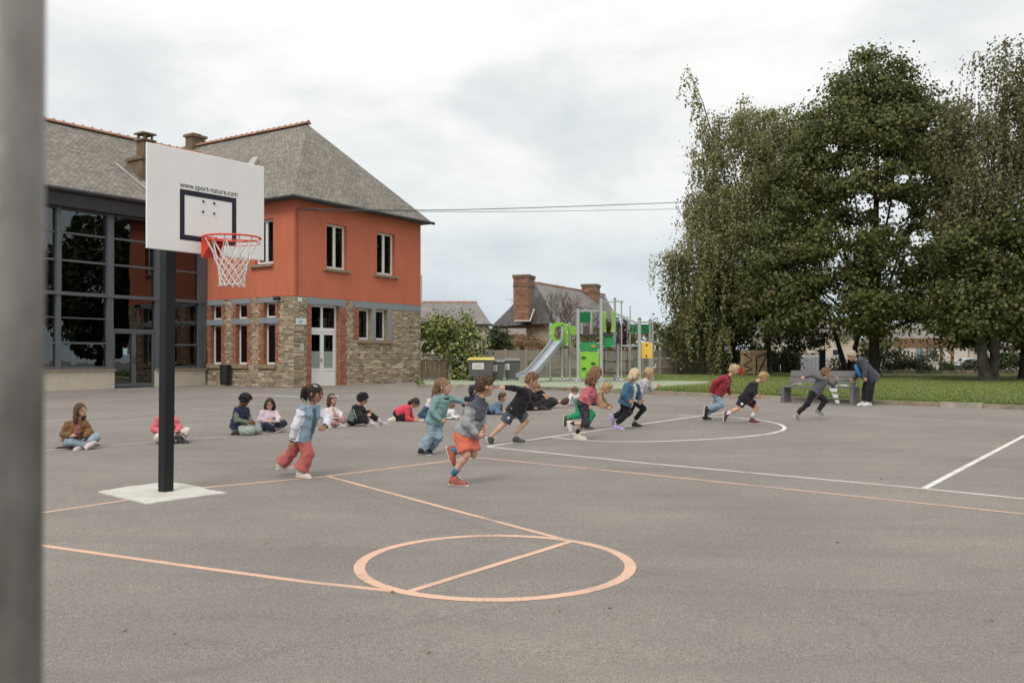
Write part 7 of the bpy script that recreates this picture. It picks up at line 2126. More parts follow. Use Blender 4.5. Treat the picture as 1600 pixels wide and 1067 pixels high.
def pick1(C, c):
    a = arm_mask(C, c); v = (C - np.array(c['sm'])); ins = (v @ np.array(c['front']) > .055) & (np.abs(v @ np.array(c['across'])) < .032)
    z = (C - np.array(c['hm'])) @ np.array(c['tu']); band = (z < -.035) & (z > -.045)
    return np.where(a, 1, np.where(ins, 2, np.where(z < -.052, 3, 0)))
person('girl running in a light blue varsity jacket with white sleeves and rose flared trousers', Z3, 745,
    dict(sA=(362, 350, -.11), eA=(303, 505, -.17), wA=(276, 640, -.15), fA=(250, 700, -.15), sB=(535, 345, .09), eB=(608, 430, .07), wB=(588, 505, -.04), fB=(530, 545, -.05),
         hA=(365, 625, -.06), kA=(425, 765, -.09), aA=(352, 920, -.08), tA=(412, 962, -.12), hB=(345, 625, .06), kB=(262, 765, .08), aB=(172, 862, .1), tB=(240, 918, .1)),
    (492, 208, -.02, 68, 12), 1.03, SK2,
    top=[('jacket', dict(m=[DEN, SLV, TEAL_IN, DKNAVY], pick=pick1, e=.018, hem=.035, hemr=.092, sr=.039, collar=.45, wr=.005))],
    legs=[('trousers', dict(m=ROSE, r=(.082, .062, .088), len=.97, wr=.006))],
    hair=dict(m=H_DK, kind='tied', chains=[([(430, 165, .03), (400, 170, .05), (388, 215, .06), (400, 258, .06)], [.03, .042, .040, .014])]), shoes=dict(m=SHW, sole=SOLW, laces=1), hands=(.35, .45), extras=ex1)
# 2 --- girl in the teal sweater
TEAL = cloth('teal_sweater', (0.155, 0.265, 0.255), .08)
def ex2(c):
    mb = MB(); n = c['nk0'] + c['tu'] * .01; q = [n + (c['front'] * math.cos(t) + c['across'] * math.sin(t)) * .066 for t in [i * math.pi / 8 for i in range(17)]]; mb.tube(q, .013, 8, caps=False); mb.build('collar', BLACKC, c['root'], smooth=True)
person('smiling girl running in a teal sweater and wide light blue jeans', Z5, 709.5,
    dict(sA=(278, 282, -.10), eA=(240, 385, -.16), wA=(312, 462, -.18), fA=(345, 475, -.18), sB=(392, 272, .08), eB=(455, 295, .12), wB=(508, 318, .14), fB=(530, 330, .14),
         hA=(238, 470, -.05), kA=(232, 590, -.07), aA=(152, 702, -.06), tA=(196, 738, -.1), hB=(285, 470, .06), kB=(290, 600, -.02), aB=(222, 688, .1), tB=(232, 722, .08)),
    (352, 188, 0, 52, 5), 1.02, SK1, top=[('sweater', dict(m=TEAL, e=.014, hem=.05, hemr=.09, sr=.038, wr=.005))], legs=[('jeans', dict(m=JEANL, r=(.082, .066, .078), len=.97, wr=.006))],
    hair=dict(m=H_LB, kind='long', chains=[([(330, 130, .03), (292, 150, .05), (268, 200, .07), (245, 250, .08)], [.05, .05, .040, .016]), ([(320, 160, .02), (290, 210, .04), (262, 235, .05)], [.04, .032, .012])]), shoes=dict(m=SHB, sole=SOLW), hands=(.9, .5), extras=ex2)
# 3 --- boy in the two tone fleece
FLG = cloth('grey_fleece', (0.27, 0.27, 0.28), .12); FLN = cloth('charcoal_fleece', (0.075, 0.075, 0.095), .1); CORAL = cloth('coral_shorts', (0.62, 0.155, 0.095), .06); SHO = mat('orange_purple_shoe', (0.50, 0.12, 0.035), .6, .5, 22, 0, 10, col2=(0.06, 0.03, 0.08)); SOCKB = cloth('blue_sock', (0.05, 0.15, 0.24))
def pick3(C, c):
    a = arm_mask(C, c); z = (C - np.array(c['sm'])) @ np.array(c['tu']); return np.where((~a) & (z > -.135), 1, 0)
def ex3(c):
    P = c['P']; mb = MB(); k0 = P['hB'].lerp(P['kB'], .82)
    for i in range(3):
        for j in range(2):
            p = ray(630 + (566 + 17 * i) / 5.3375, 570 + (665 + 26 * j) / 5.3375, c['Y0'] - .01)
            mb.cbox(p, .012, .02, .02); 
    mb.build('printed_letters', BLACKC, c['root'])
person('boy running in a grey and charcoal fleece with coral shorts and orange shoes', Z5, 757.2,
    dict(sA=(560, 345, -.10), eA=(522, 490, -.15), wA=(615, 580, -.14), fA=(655, 590, -.15), sB=(678, 330, .10), eB=(650, 440, .13), wB=(678, 500, .02), fB=(684, 545, .0),
         hA=(487, 585, -.05), kA=(528, 748, -.09), aA=(425, 905, -.05), tA=(483, 990, -.08), hB=(560, 590, .06), kB=(585, 742, .03), aB=(412, 712, .10), tB=(378, 790, .1)),
    (684, 180, .0, 112, 4), 1.10, SK1, top=[('fleece', dict(m=[FLG, FLN], pick=pick3, e=.014, hem=.012, hemr=.092, sr=.044, collar=.75, wr=.0045))],
    legs=[('shorts', dict(m=CORAL, r=(.092, .082, .08), len=.42, wr=.004))], hair=dict(m=H_BR, kind='short'), shoes=dict(m=SHO, sole=SOLW, sock=SOCKB, sockh=.055, laces=1), hands=(.9, .8), extras=ex3)
# 4 --- boy in black sweater
NVS = cloth('slate_shorts', (0.060, 0.068, 0.095), .1); SHBW = mat('black_white_shoe', (0.05, 0.045, 0.045), .6, .6, 30, 0, 10)
def ex4(c):
    for (x, y, r) in ((403, 557, .009), (365, 680, .020)):
        mb = MB(); p = ray(750 + x / 8.206, 570 + y / 8.206, c['Y0'] - .155 if y < 600 else c['Y0'] - .165); mb.ball(p, r, .006, r, n=10, m=6); mb.build('emblem', WHITEC, c['root'])
person('boy sprinting in a black sweater and slate shorts with one arm stretched back', Z6, 692.8,
    dict(sA=(560, 320, -.09), eA=(440, 300, -.16), wA=(322, 288, -.12), fA=(280, 290, -.12), sB=(640, 350, .09), eB=(715, 440, .14), wB=(815, 385, .10), fB=(850, 410, .10),
         hA=(400, 610, -.06), kA=(300, 765, -.08), aA=(140, 915, -.05), tA=(158, 1003, -.05), hB=(492, 600, .06), kB=(600, 712, .05), aB=(462, 868, .05), tB=(548, 962, .05)),
    (660, 195, .0, 98, 22), 1.08, SK1, top=[('sweater', dict(m=BLACKC, e=.016, hem=.05, hemr=.095, sr=.042, collar=.5))], legs=[('shorts', dict(m=NVS, r=(.095, .085, .085), len=.40, wr=.004))],
    hair=dict(m=H_LB, kind='short'), shoes=dict(m=SHBW, sole=SOLW, laces=1), hands=(.5, .6), extras=ex4)
# 7 --- girl pink sweater
PINK = cloth('pink_sweater', (0.42, 0.115, 0.135), .08); DOTS = mat('spotted_leggings', (0.022, 0.022, 0.034), .9)
def dots_mat():
    m = bpy.data.materials.new('spotted_leggings_print'); m.use_nodes = True; N, L = m.node_tree.nodes, m.node_tree.links; b = N['Principled BSDF']; b.inputs['Roughness'].default_value = .9
    t = N.new('ShaderNodeTexCoord'); v = N.new('ShaderNodeTexVoronoi'); v.inputs['Scale'].default_value = 30; L.new(t.outputs['Object'], v.inputs['Vector'])
    r = N.new('ShaderNodeValToRGB'); L.new(v.outputs['Distance'], r.inputs[0]); r.color_ramp.elements[0].position = .16; r.color_ramp.elements[0].color = (.4, .33, .36, 1); r.color_ramp.elements[1].position = .2; r.color_ramp.elements[1].color = (.022, .022, .034, 1)
    L.new(r.outputs[0], b.inputs['Base Color']); return m
DOTM = dots_mat()
person('girl running with wavy ginger hair in a pink sweater and spotted leggings', Z7, 687,
    dict(sA=(372, 365, -.11), eA=(345, 470, -.16), wA=(388, 555, -.16), fA=(400, 600, -.16), sB=(450, 375, .08), eB=(462, 480, .10), wB=(505, 560, .06), fB=(540, 580, .06),
         hA=(300, 530, -.06), kA=(352, 780, -.08), aA=(170, 775, -.04), tA=(140, 885, -.04), hB=(335, 530, .05), kB=(345, 762, .04), aB=(240, 880, .02), tB=(318, 960, .0)),
    (475, 175, -.01, 118, 18), 1.05, SK1, top=[('sweater', dict(m=PINK, e=.013, hem=.01, hemr=.086, sr=.036))], legs=[('leggings', dict(m=DOTM, r=(.076, .056, .045), len=.68, wr=.003))],
    hair=dict(m=H_GN, kind='long', chains=[([(440, 130, .0), (400, 190, -.03), (372, 250, -.05), (345, 300, -.05)], [.055, .058, .045, .016]), ([(450, 160, -.05), (440, 230, -.07), (435, 290, -.08), (450, 325, -.08)], [.045, .045, .036, .012]), ([(420, 160, -.05), (400, 240, -.07), (385, 300, -.08)], [.045, .04, .016])]),
    shoes=dict(m=SHW, sole=SOLW, sock=BLACKC, sockh=.05, laces=1), hands=(.9, .8))
# 8 --- boy tan jacket
TANJ = cloth('tan_jacket', (0.32, 0.215, 0.115), .1); GRNT = cloth('green_trousers', (0.018, 0.25, 0.115), .08)
person('blond boy bent forward running in a tan jacket and bright green trousers', Z7, 672,
    dict(sA=(500, 415, -.10), eA=(530, 530, -.12), wA=(600, 590, -.12), fA=(650, 600, -.12), sB=(520, 410, .10), eB=(560, 510, .14), wB=(620, 560, .14), fB=(650, 570, .14),
         hA=(268, 510, -.05), kA=(262, 670, -.07), aA=(118, 715, -.03), tA=(70, 815, -.03), hB=(310, 530, .06), kB=(415, 668, .05), aB=(355, 800, .06), tB=(432, 850, .06)),
    (590, 355, .0, 80, 32), 1.0, SK1, top=[('jacket', dict(m=TANJ, e=.016, hem=.0, hemr=.088, sr=.040, collar=.6))], legs=[('trousers', dict(m=GRNT, r=(.088, .066, .052), len=.93))],
    hair=dict(m=H_BL, kind='short'), shoes=dict(m=SHBW, sole=SOLW), hands=(1.1, 1.0), Y0=2087.8 / (672 - 545.41))
# 9 --- blue puffer girl
PUF = cloth('blue_puffer', (0.048, 0.125, 0.195), .12); WHT2 = cloth('print_tshirt', (0.5, 0.45, 0.42), .3); LILS = mat('lilac_shoe', (0.36, 0.28, 0.55), .6)
def pick9(C, c):
    a = arm_mask(C, c); v = (C - np.array(c['sm'])); ins = (v @ np.array(c['front']) > .045) & (np.abs(v @ np.array(c['across'])) < .045); z = np.abs(np.sin((C @ np.array(c['tu'])) * 62)) < .28
    return np.where(ins & ~a, 1, np.where(z, 2, 0))
person('girl with blond bob running in a quilted blue puffer jacket and black trousers', Z7, 671.5,
    dict(sA=(838, 322, -.11), eA=(800, 430, -.16), wA=(846, 505, -.15), fA=(885, 525, -.15), sB=(955, 330, .09), eB=(968, 420, .13), wB=(972, 490, .10), fB=(985, 515, .1),
         hA=(810, 535, -.05), kA=(850, 650, -.06), aA=(700, 778, -.05), tA=(775, 835, -.06), hB=(822, 530, .06), kB=(780, 655, .10), aB=(672, 690, .12), tB=(640, 780, .12)),
    (935, 190, .0, 86, 10), 1.05, SK1, top=[('puffer_jacket', dict(m=[PUF, WHT2, DKNAVY], pick=pick9, e=.026, hem=.05, hemr=.10, sr=.050, puff=1, collar=.4, wr=.003))], legs=[('trousers', dict(m=BLACKC, r=(.078, .058, .046), len=.96))],
    hair=dict(m=H_PB, kind='long', long=.10, chains=[([(900, 170, -.04), (872, 230, -.05), (850, 290, -.05)], [.05, .044, .014])]), shoes=dict(m=LILS, sole=SOLW, laces=1), hands=(.6, .6))
# 10 --- girl in print vest behind
VEST = mat('printed_sweatshirt', (0.60, 0.57, 0.56), .9, .0, 9, .2, 60, col2=(0.26, 0.22, 0.26))
person('girl with tied blond hair running in a pale printed sweatshirt and black leggings', Z7, 667,
    dict(sA=(1035, 275, -.10), eA=(1000, 390, -.12), wA=(1010, 470, -.12), sB=(1085, 275, .09), eB=(1130, 360, .12), wB=(1190, 335, .12), fB=(1225, 325, .12),
         hA=(925, 500, -.05), kA=(1035, 598, -.05), aA=(925, 735, -.04), tA=(968, 805, -.05), hB=(915, 500, .06), kB=(870, 640, .08), aB=(735, 660, .10), tB=(700, 740, .1)),
    (1100, 178, .0, 84, 14), 1.03, SK1, top=[('sweatshirt', dict(m=VEST, e=.016, hem=.03, hemr=.088, sr=.040))], legs=[('leggings', dict(m=BLACKC, r=(.076, .050, .040), len=.97, wr=.002))],
    hair=dict(m=H_BL, kind='tied', chains=[([(1060, 160, .03), (1040, 200, .04)], [.03, .02]), ([(1165, 85, .02), (1168, 110, .02)], [.008, .01])]), shoes=dict(m=SHB, sole=SOLW, laces=1), hands=(.8, 1.2), Y0=2087.8 / (667 - 545.41))
# 11 --- red hoodie
REDH = cloth('red_hoodie', (0.235, 0.022, 0.030), .08)
def ex11(c):
    mb = MB(); v = c['front']
    for j, (n_, w) in enumerate(((5, .016), (4, .012))):
        for i in range(n_):
            p = c['sm'] - c['tu'] * (.10 + .045 * j) + v * (.103) + c['across'] * ((i - n_ / 2 + .5) * w * 1.35)
            M = Matrix((c['across'], v, c['tu'])).transposed(); mb.cbox(p, w * (.8 if i % 2 else .95), .006, .026 if j == 0 else .016, M)
    mb.build('printed_letters', WHITEC, c['root'])
person('pale blond boy running in a red hoodie with white lettering and light jeans', Z8, 656.8,
    dict(sA=(430, 355, -.10), eA=(320, 430, -.16), wA=(266, 560, -.14), fA=(268, 600, -.14), sB=(535, 385, .09), eB=(505, 500, .12), wB=(548, 585, .08), fB=(545, 640, .08),
         hA=(345, 585, -.05), kA=(415, 735, -.07), aA=(218, 790, -.04), tA=(160, 875, -.04), hB=(375, 590, .06), kB=(345, 770, .06), aB=(190, 868, .05), tB=(262, 950, .05)),
    (598, 248, .0, 62, 18), 1.06, SK1, top=[('hoodie', dict(m=REDH, e=.018, hem=.04, hemr=.092, sr=.044, hood=1, collar=.5))], legs=[('jeans', dict(m=JEANL, r=(.084, .062, .056), len=.95))],
    hair=dict(m=H_PB, kind='short'), shoes=dict(m=SHB, sole=SOLW), hands=(.8, 1.0), extras=ex11)
# 12 --- black sweater, blond, head down
def ex12(c):
    mb = MB(); p = ray(1080 + 705 / 8.893, 550 + 722 / 8.893, c['Y0'] - .15); mb.ball(p, .028, .008, .028, n=10, m=6); mb.build('emblem', WHITEC, c['root'])
    mb = MB(); p = ray(1080 + 815 / 8.893, 550 + 672 / 8.893, c['Y0'] - .06); mb.cbox(p, .09, .02, .018, Matrix.Rotation(.4, 3, 'Y')); mb.build('red_stripe', REDP, c['root'])
person('blond boy with his head down running in a black sweatshirt black shorts and maroon shoes', Z8, 661.5,
    dict(sA=(862, 440, -.10), eA=(835, 560, -.15), wA=(892, 605, -.15), fA=(925, 625, -.15), sB=(895, 440, .09), eB=(880, 550, .12), wB=(905, 590, .10), fB=(945, 600, .10),
         hA=(715, 660, -.06), kA=(650, 785, -.07), aA=(492, 862, -.04), tA=(432, 965, -.04), hB=(785, 670, .06), kB=(915, 752, .05), aB=(842, 895, .05), tB=(925, 990, .05)),
    (1000, 352, .0, 84, 42), 1.05, SK1, top=[('sweatshirt', dict(m=BLACKC, e=.016, hem=.04, hemr=.092, sr=.042))], legs=[('shorts', dict(m=cloth('black_shorts', (0.02, 0.018, 0.02)), r=(.092, .08, .08), len=.36))],
    hair=dict(m=H_BL, kind='short'), shoes=dict(m=SHR, sole=SOLW, sock=WHITEC, sockh=.075), hands=(.7, .8), extras=ex12)
# 13 --- grey runner in front
GRYT = cloth('heather_grey_top', (0.088, 0.088, 0.094), .15)
person('leading boy sprinting in a heather grey top and black trousers in front of the bench', ZB_, 656.2,
    dict(sA=(498, 450, -.09), eA=(385, 415, -.15), wA=(285, 440, -.12), fA=(240, 448, -.12), sB=(605, 480, .09), eB=(685, 560, .12), wB=(738, 485, .10), fB=(745, 440, .10),
         hA=(400, 660, -.06), kA=(328, 810, -.07), aA=(180, 945, -.04), tA=(192, 1022, -.04), hB=(450, 670, .06), kB=(580, 762, .05), aB=(470, 905, .05), tB=(545, 985, .05)),
    (588, 378, .0, 86, 4), 1.04, SK1, top=[('long_sleeve_top', dict(m=GRYT, e=.012, hem=.03, hemr=.084, sr=.036))], legs=[('trousers', dict(m=BLACKC, r=(.080, .056, .044), len=.97))],
    hair=dict(m=H_LB, kind='short'), shoes=dict(m=mat('grey_shoe', (0.16, 0.155, 0.15), .7), sole=SOLW), hands=(1.1, 1.5))
# 14 --- adult
ADJ = cloth('slate_jacket', (0.052, 0.056, 0.072), .15); ADS = cloth('bright_blue_shirt', (0.02, 0.18, 0.50))
def ex14(c):
    P = c['P']; d = nrm(Vector((-1, 0, -.05))); p = P['wB'] + nrm(P['fB'] - P['wB']) * .06
    mb = MB(); mb.cbox(p + d * .06, .20, .035, .022, Matrix.Rotation(-.05, 3, 'Y')); mb.cbox(p + d * .22, .15, .05, .018, Matrix.Rotation(-.05, 3, 'Y'))
    o = mb.build('black_clapper', SHB, None, label='black clapper held out over the bench by the stooping adult', cat='clapper')
    a, b = c['sm'] + c['front'] * .15 + c['tu'] * .02, c['hm'] + c['front'] * .16 + c['tu'] * .12
    mb = MB(); pts = [ray(1225 + x / 8.894, 540 + y / 8.894, c['Y0'] - .12) for x, y in ((990, 262), (1010, 330), (1040, 400), (1070, 440))]
    for q in range(3): mb.tube([v + Vector((.022 * q, .03 * q, -.01 * q)) for v in pts], [.022, .035, .035, .02], 8)
    mb.build('blue_shirt_front', ADS, c['root'], smooth=True)
person('adult with short grey blond hair stooping in a slate jacket black trousers and white shoes', ZB_, 634,
    dict(sA=(1075, 205, -.18), eA=(1128, 345, -.24), wA=(1112, 440, -.26), fA=(1135, 480, -.26), sB=(1030, 215, .15), eB=(1020, 400, .16), wB=(960, 470, .12), fB=(915, 485, .12),
         hA=(1225, 420, -.10), kA=(1195, 605, -.10), aA=(1185, 785, -.08), tA=(1085, 830, -.14), hB=(1180, 430, .10), kB=(1140, 600, .10), aB=(1115, 770, .10), tB=(1012, 820, .06)),
    (940, 145, .0, -48, 28), 1.36, SK1, top=[('jacket', dict(m=ADJ, e=.02, hem=.10, hemr=.118, sr=.044, hood=1, collar=.5, wr=.005))], legs=[('trousers', dict(m=BLACKC, r=(.092, .076, .062), len=.97, wr=.004))],
    hair=dict(m=H_GB, kind='fringe', vol=1.06), shoes=dict(m=mat('white_trainer', (0.62, 0.60, 0.58), .6), sole=SOLW, s=.95), hands=(.5, 1.1), cat='adult', extras=ex14, res=.014)

# ---------------- seated children
def slab(name, P4, th, m, label, cat, group=None):
    mb = MB(); up = nrm((P4[1] - P4[0]).cross(P4[3] - P4[0])); up = up if up.z > 0 else -up
    mb.box8([p for p in P4] + [p + up * th for p in P4]); return mb.build(name, m, None, label=label, cat=cat, group=group)
def board(zm, Y, c, w, d, tiltx, m, label, cat='writing board', name='writing_board', group=None):
    p = ray(zm[0] + c[0] / zm[2], zm[1] + c[1] / zm[2], Y); M = Matrix.Rotation(tiltx[0], 3, 'X') @ Matrix.Rotation(tiltx[1], 3, 'Y') @ Matrix.Rotation(tiltx[2], 3, 'Z')
    mb = MB(); mb.cbox(p, w, d, .008, M); o = mb.build(name, m, None, label=label, cat=cat, group=group); return o
PAPER = mat('paper_white', (0.66, 0.66, 0.64), .8); BRDM = mat('dark_clipboard', (0.07, 0.045, 0.05), .6)
Y15 = 2087.8 / (700 - 545.41)
BRJ = cloth('brown_corduroy', (0.165, 0.088, 0.038), .15); PKD = cloth('dusty_pink_shirt', (0.27, 0.10, 0.095))
def pickopen(C, c):
    a = arm_mask(C, c); v = (C - np.array(c['sm'])); ins = (v @ np.array(c['front']) > .05) & (np.abs(v @ np.array(c['across'])) < .04); return np.where(ins & ~a, 1, 0)
person('seated girl with long brown hair in a brown corduroy jacket on a dark mat', Z1, 700,
    dict(sA=(238, 415, -.06), eA=(196, 520, -.08), wA=(268, 545, -.16), fA=(310, 545, -.18), sB=(430, 410, .06), eB=(466, 500, .05), wB=(420, 548, -.08), fB=(390, 560, -.1),
         hA=(250, 600, -.02), kA=(275, 598, -.28), aA=(430, 640, -.22), tA=(515, 640, -.16), hB=(350, 600, .06), kB=(538, 555, .02), aB=(400, 640, -.20), tB=(320, 662, -.30)),
    (375, 272, -.01, 72, 0), 1.02, SK1, top=[('jacket', dict(m=[BRJ, PKD], pick=pickopen, e=.02, hem=.02, hemr=.098, sr=.048, collar=.45, wr=.006))], legs=[('jeans', dict(m=JEANL, r=(.078, .056, .046), len=.95))],
    hair=dict(m=H_BR, kind='long', long=.23), shoes=dict(m=mat('pink_white_shoe', (0.52, 0.42, 0.42), .6), sole=SOLW), hands=(.6, .6), group='children seated on the asphalt', yoff=0)
mtm = mat('black_mat', (0.02, 0.02, 0.022), .8); g0 = [G(70 + x / 6.667, 600 + y / 6.667, .006) for x, y in ((108, 672), (430, 660), (578, 640), (300, 636))]
slab('sitting_mat', g0, .012, mtm, 'thin black mat under the leftmost seated girl', 'mat')
board(Z1, Y15 - .22, (325, 555), .26, .2, (-.15, -.1, .2), BRDM, 'dark clipboard on the lap of the leftmost seated girl', group='clipboards and papers')
CORP = cloth('coral_pink_jacket', (0.56, 0.125, 0.15), .07); Y16 = 2087.8 / (690.8 - 545.41)
person('seated girl in a coral pink jacket half hidden behind the basketball post', Z1, 690.8,
    dict(sA=(1175, 360, -.06), eA=(1135, 470, -.08), wA=(1230, 500, -.16), fA=(1280, 500, -.18), sB=(1370, 370, .06), eB=(1400, 450, .05), wB=(1380, 490, -.08), fB=(1340, 500, -.1),
         hA=(1210, 560, -.02), kA=(1180, 560, -.26), aA=(1360, 590, -.20), tA=(1440, 590, -.14), hB=(1300, 560, .06), kB=(1478, 490, .0), aB=(1420, 575, -.12), tB=(1505, 590, -.18)),
    (1280, 235, 0, 30, 30), 1.0, SK1, top=[('jacket', dict(m=CORP, e=.02, hem=.02, hemr=.1, sr=.046))], legs=[('trousers', dict(m=CREAMC, r=(.078, .058, .05), len=.8))],
    hair=dict(m=H_DK, kind='long', long=.2), shoes=dict(m=SHBW, sole=SHB, sock=WHITEC, sockh=.08), hands=(.6, .6), group='children seated on the asphalt')
board(Z1, Y16 - .2, (1370, 505), .22, .18, (-.1, 0, .1), BRDM, 'dark clipboard held by the girl behind the basketball post', group='clipboards and papers')
SAGE = cloth('sage_sweatshirt', (0.11, 0.135, 0.105), .08); NVV = cloth('navy_gilet', (0.016, 0.02, 0.05), .1); GRT = cloth('pale_green_trousers', (0.26, 0.30, 0.265), .1)
person('kneeling boy with black curls in a navy gilet over a sage sweatshirt looking down', Z2, 678.7,
    dict(sA=(290, 485, -.08), eA=(285, 640, -.14), wA=(468, 682, -.16), fA=(530, 695, -.16), sB=(450, 490, .08), eB=(470, 610, .08), wB=(510, 660, .0), fB=(555, 690, .0),
         hA=(285, 760, -.06), kA=(500, 810, -.16), aA=(330, 835, -.14), tA=(260, 850, -.12), hB=(330, 760, .06), kB=(598, 795, .02), aB=(400, 835, .04), tB=(330, 850, .05)),
    (405, 345, -.01, 62, 42), 1.06, SK3, top=[('sweatshirt', dict(m=SAGE, e=.012, hem=.02, hemr=.09, sr=.042)), ('gilet', dict(m=NVV, kind='vest', e=.026, hem=.03, hemr=.10, collar=.6, wr=.005))],
    legs=[('trousers', dict(m=GRT, r=(.085, .072, .062), len=.95))], hair=dict(m=H_BK, kind='curly', vol=1.08), shoes=dict(m=SHB, sole=SHB), hands=(.6, .6), group='children seated on the asphalt')
LILAC = cloth('lilac_sweatshirt', (0.53, 0.42, 0.47), .05); Y18 = 2087.8 / (674 - 545.41)
def glasses(c):
    mb = MB()
    for sg in (-1, 1):
        o = c['hc'] + c['Sd'] * sg * .032 * c['S'] + c['F'] * .09 * c['S'] + c['U'] * .004 * c['S']
        mb.tube([o + (c['Sd'] * math.cos(t) * .024 + c['U'] * math.sin(t) * .019) * c['S'] for t in [i * math.pi / 6 for i in range(13)]], .0032, 5, caps=False)
        mb.tube([o + c['Sd'] * sg * .024 * c['S'], o + c['Sd'] * sg * .045 * c['S'] - c['F'] * .09 * c['S']], .003, 4)
    mb.tube([c['hc'] + c['Sd'] * .01 + c['F'] * .094 * c['S'] + c['U'] * .008, c['hc'] - c['Sd'] * .01 + c['F'] * .094 * c['S'] + c['U'] * .008], .003, 4)
    mb.build('glasses', SHB, c['body'])
person('seated girl with glasses and dark bob in a lilac sweatshirt facing the camera', Z2, 674,
    dict(sA=(675, 525, -.04), eA=(640, 640, -.10), wA=(755, 662, -.20), fA=(810, 640, -.22), sB=(885, 525, .04), eB=(925, 620, -.04), wB=(900, 660, -.16), fB=(855, 665, -.2),
         hA=(720, 745, .0), kA=(715, 745, -.26), aA=(900, 785, -.24), tA=(1050, 780, -.2), hB=(830, 745, .04), kB=(1005, 690, -.02), aB=(830, 780, -.24), tB=(690, 800, -.30)),
    (790, 398, -.02, 10, 4), 1.0, SK1, top=[('sweatshirt', dict(m=LILAC, e=.018, hem=.02, hemr=.094, sr=.044, collar=.35))], legs=[('trousers', dict(m=DKNAVY, r=(.078, .06, .05), len=.93))],
    hair=dict(m=H_DK, kind='long', long=.13, vol=1.03), shoes=dict(m=SHBW, sole=SOLW), hands=(.6, .6), extras=glasses, group='children seated on the asphalt')
board(Z2, Y18 - .22, (820, 668), .26, .2, (-.12, 0, 0), PAPER, 'white sheet on the lap of the seated girl with glasses', 'paper', 'paper_sheet', 'clipboards and papers')
OFFW = cloth('off_white_jacket', (0.60, 0.54, 0.51), .05); SFP = cloth('soft_pink', (0.46, 0.25, 0.25)); Y19 = 2087.8 / (666.5 - 545.41)
def band(c):
    mb = MB(); mf = MB()
    pts = [c['hc'] + (c['Sd'] * math.cos(t) * .088 + c['F'] * math.sin(t) * .095) * c['S'] + c['U'] * (.045 + .02 * math.sin(t)) * c['S'] for t in [i * math.pi / 10 for i in range(11)]]
    mb.tube(pts, .006, 6); b = mb.build('headband', PKD, c['body'])
    for p in pts[1:-1]: mf.ball(p + nrm(p - c['hc']) * .008, .013, n=7, m=5)
    mf.build('flower', WHITEC, b)
person('seated girl with a white flower headband in an off white jacket and pink trousers', Z4, 666.5,
    dict(sA=(95, 450, -.08), eA=(95, 560, -.12), wA=(190, 590, -.16), fA=(240, 580, -.16), sB=(215, 445, .08), eB=(285, 510, .08), wB=(300, 545, -.02), fB=(330, 545, -.05),
         hA=(120, 620, -.05), kA=(180, 620, -.25), aA=(270, 650, -.18), tA=(335, 655, -.12), hB=(170, 620, .06), kB=(330, 585, .02), aB=(220, 655, -.15), tB=(150, 670, -.22)),
    (170, 298, 0, 62, 6), 1.02, SK1, top=[('jacket', dict(m=[OFFW, SFP], pick=pickopen, e=.018, hem=.02, hemr=.09, sr=.044))], legs=[('trousers', dict(m=SFP, r=(.075, .056, .048), len=.92))],
    hair=dict(m=H_BR, kind='long', long=.14), shoes=dict(m=SHW, sole=SOLW), hands=(.6, .6), extras=band, group='children seated on the asphalt')
board(Z4, Y19 - .2, (240, 570), .24, .18, (-.2, -.05, .1), PAPER, 'white sheet on the lap of the girl with flowers in her hair', 'paper', 'paper_sheet', 'clipboards and papers')
GRK = cloth('grey_green_track_top', (0.10, 0.135, 0.115), .1); Y20 = 2087.8 / (664.8 - 545.41)
def pick20(C, c):
    a = arm_mask(C, c); z = (C - np.array(c['sm'])) @ np.array(c['tu']); return np.where(a | (z > -.05), 1, 0)
def ex20(c):
    glasses(c); P = c['P']; mb = MB(); off = Vector((0, -.05, .012))
    mb.tube([P['sA'] + Vector((-.03, -.04, .02)), P['sA'].lerp(P['eA'], .5) + Vector((-.045, -.045, 0)), P['eA'] + Vector((-.035, -.035, -.02)), P['eA'].lerp(P['wA'], .6) + Vector((0, -.03, -.035))], .008, 6); mb.build('piping', mat('pale_piping', (.35, .38, .35), .8), c['root'])
person('seated boy with curly black hair and glasses in a black and grey track top', Z4, 664.8,
    dict(sA=(490, 405, -.09), eA=(540, 545, -.14), wA=(650, 528, -.12), fA=(700, 515, -.12), sB=(590, 420, .08), eB=(640, 500, .10), wB=(700, 478, .04), fB=(740, 468, .02),
         hA=(440, 600, -.06), kA=(610, 585, -.13), aA=(690, 625, -.12), tA=(810, 655, -.14), hB=(465, 590, .06), kB=(672, 500, .07), aB=(830, 598, .06), tB=(945, 650, .06)),
    (585, 305, 0, 74, 22), 1.05, SK1, top=[('track_top', dict(m=[GRK, BLACKC], pick=pick20, e=.018, hem=.03, hemr=.094, sr=.044, collar=.5))], legs=[('trousers', dict(m=BLACKC, r=(.08, .06, .05), len=.9))],
    hair=dict(m=H_BK, kind='curly', vol=1.12), shoes=dict(m=mat('white_black_trainer', (0.3, .28, .3), .6, .8, 30, 0, 10), sole=SOLW, s=1.1), hands=(.8, .8), extras=ex20, group='children seated on the asphalt')
REDJ = cloth('raspberry_jacket', (0.52, 0.055, 0.085), .08)
def ex21(c):
    mb = MB(); mb.ball(c['hc'] - c['F'] * .09 + c['U'] * .05, .02, n=8, m=6); mb.build('hair_bobble', SFP, c['body'])
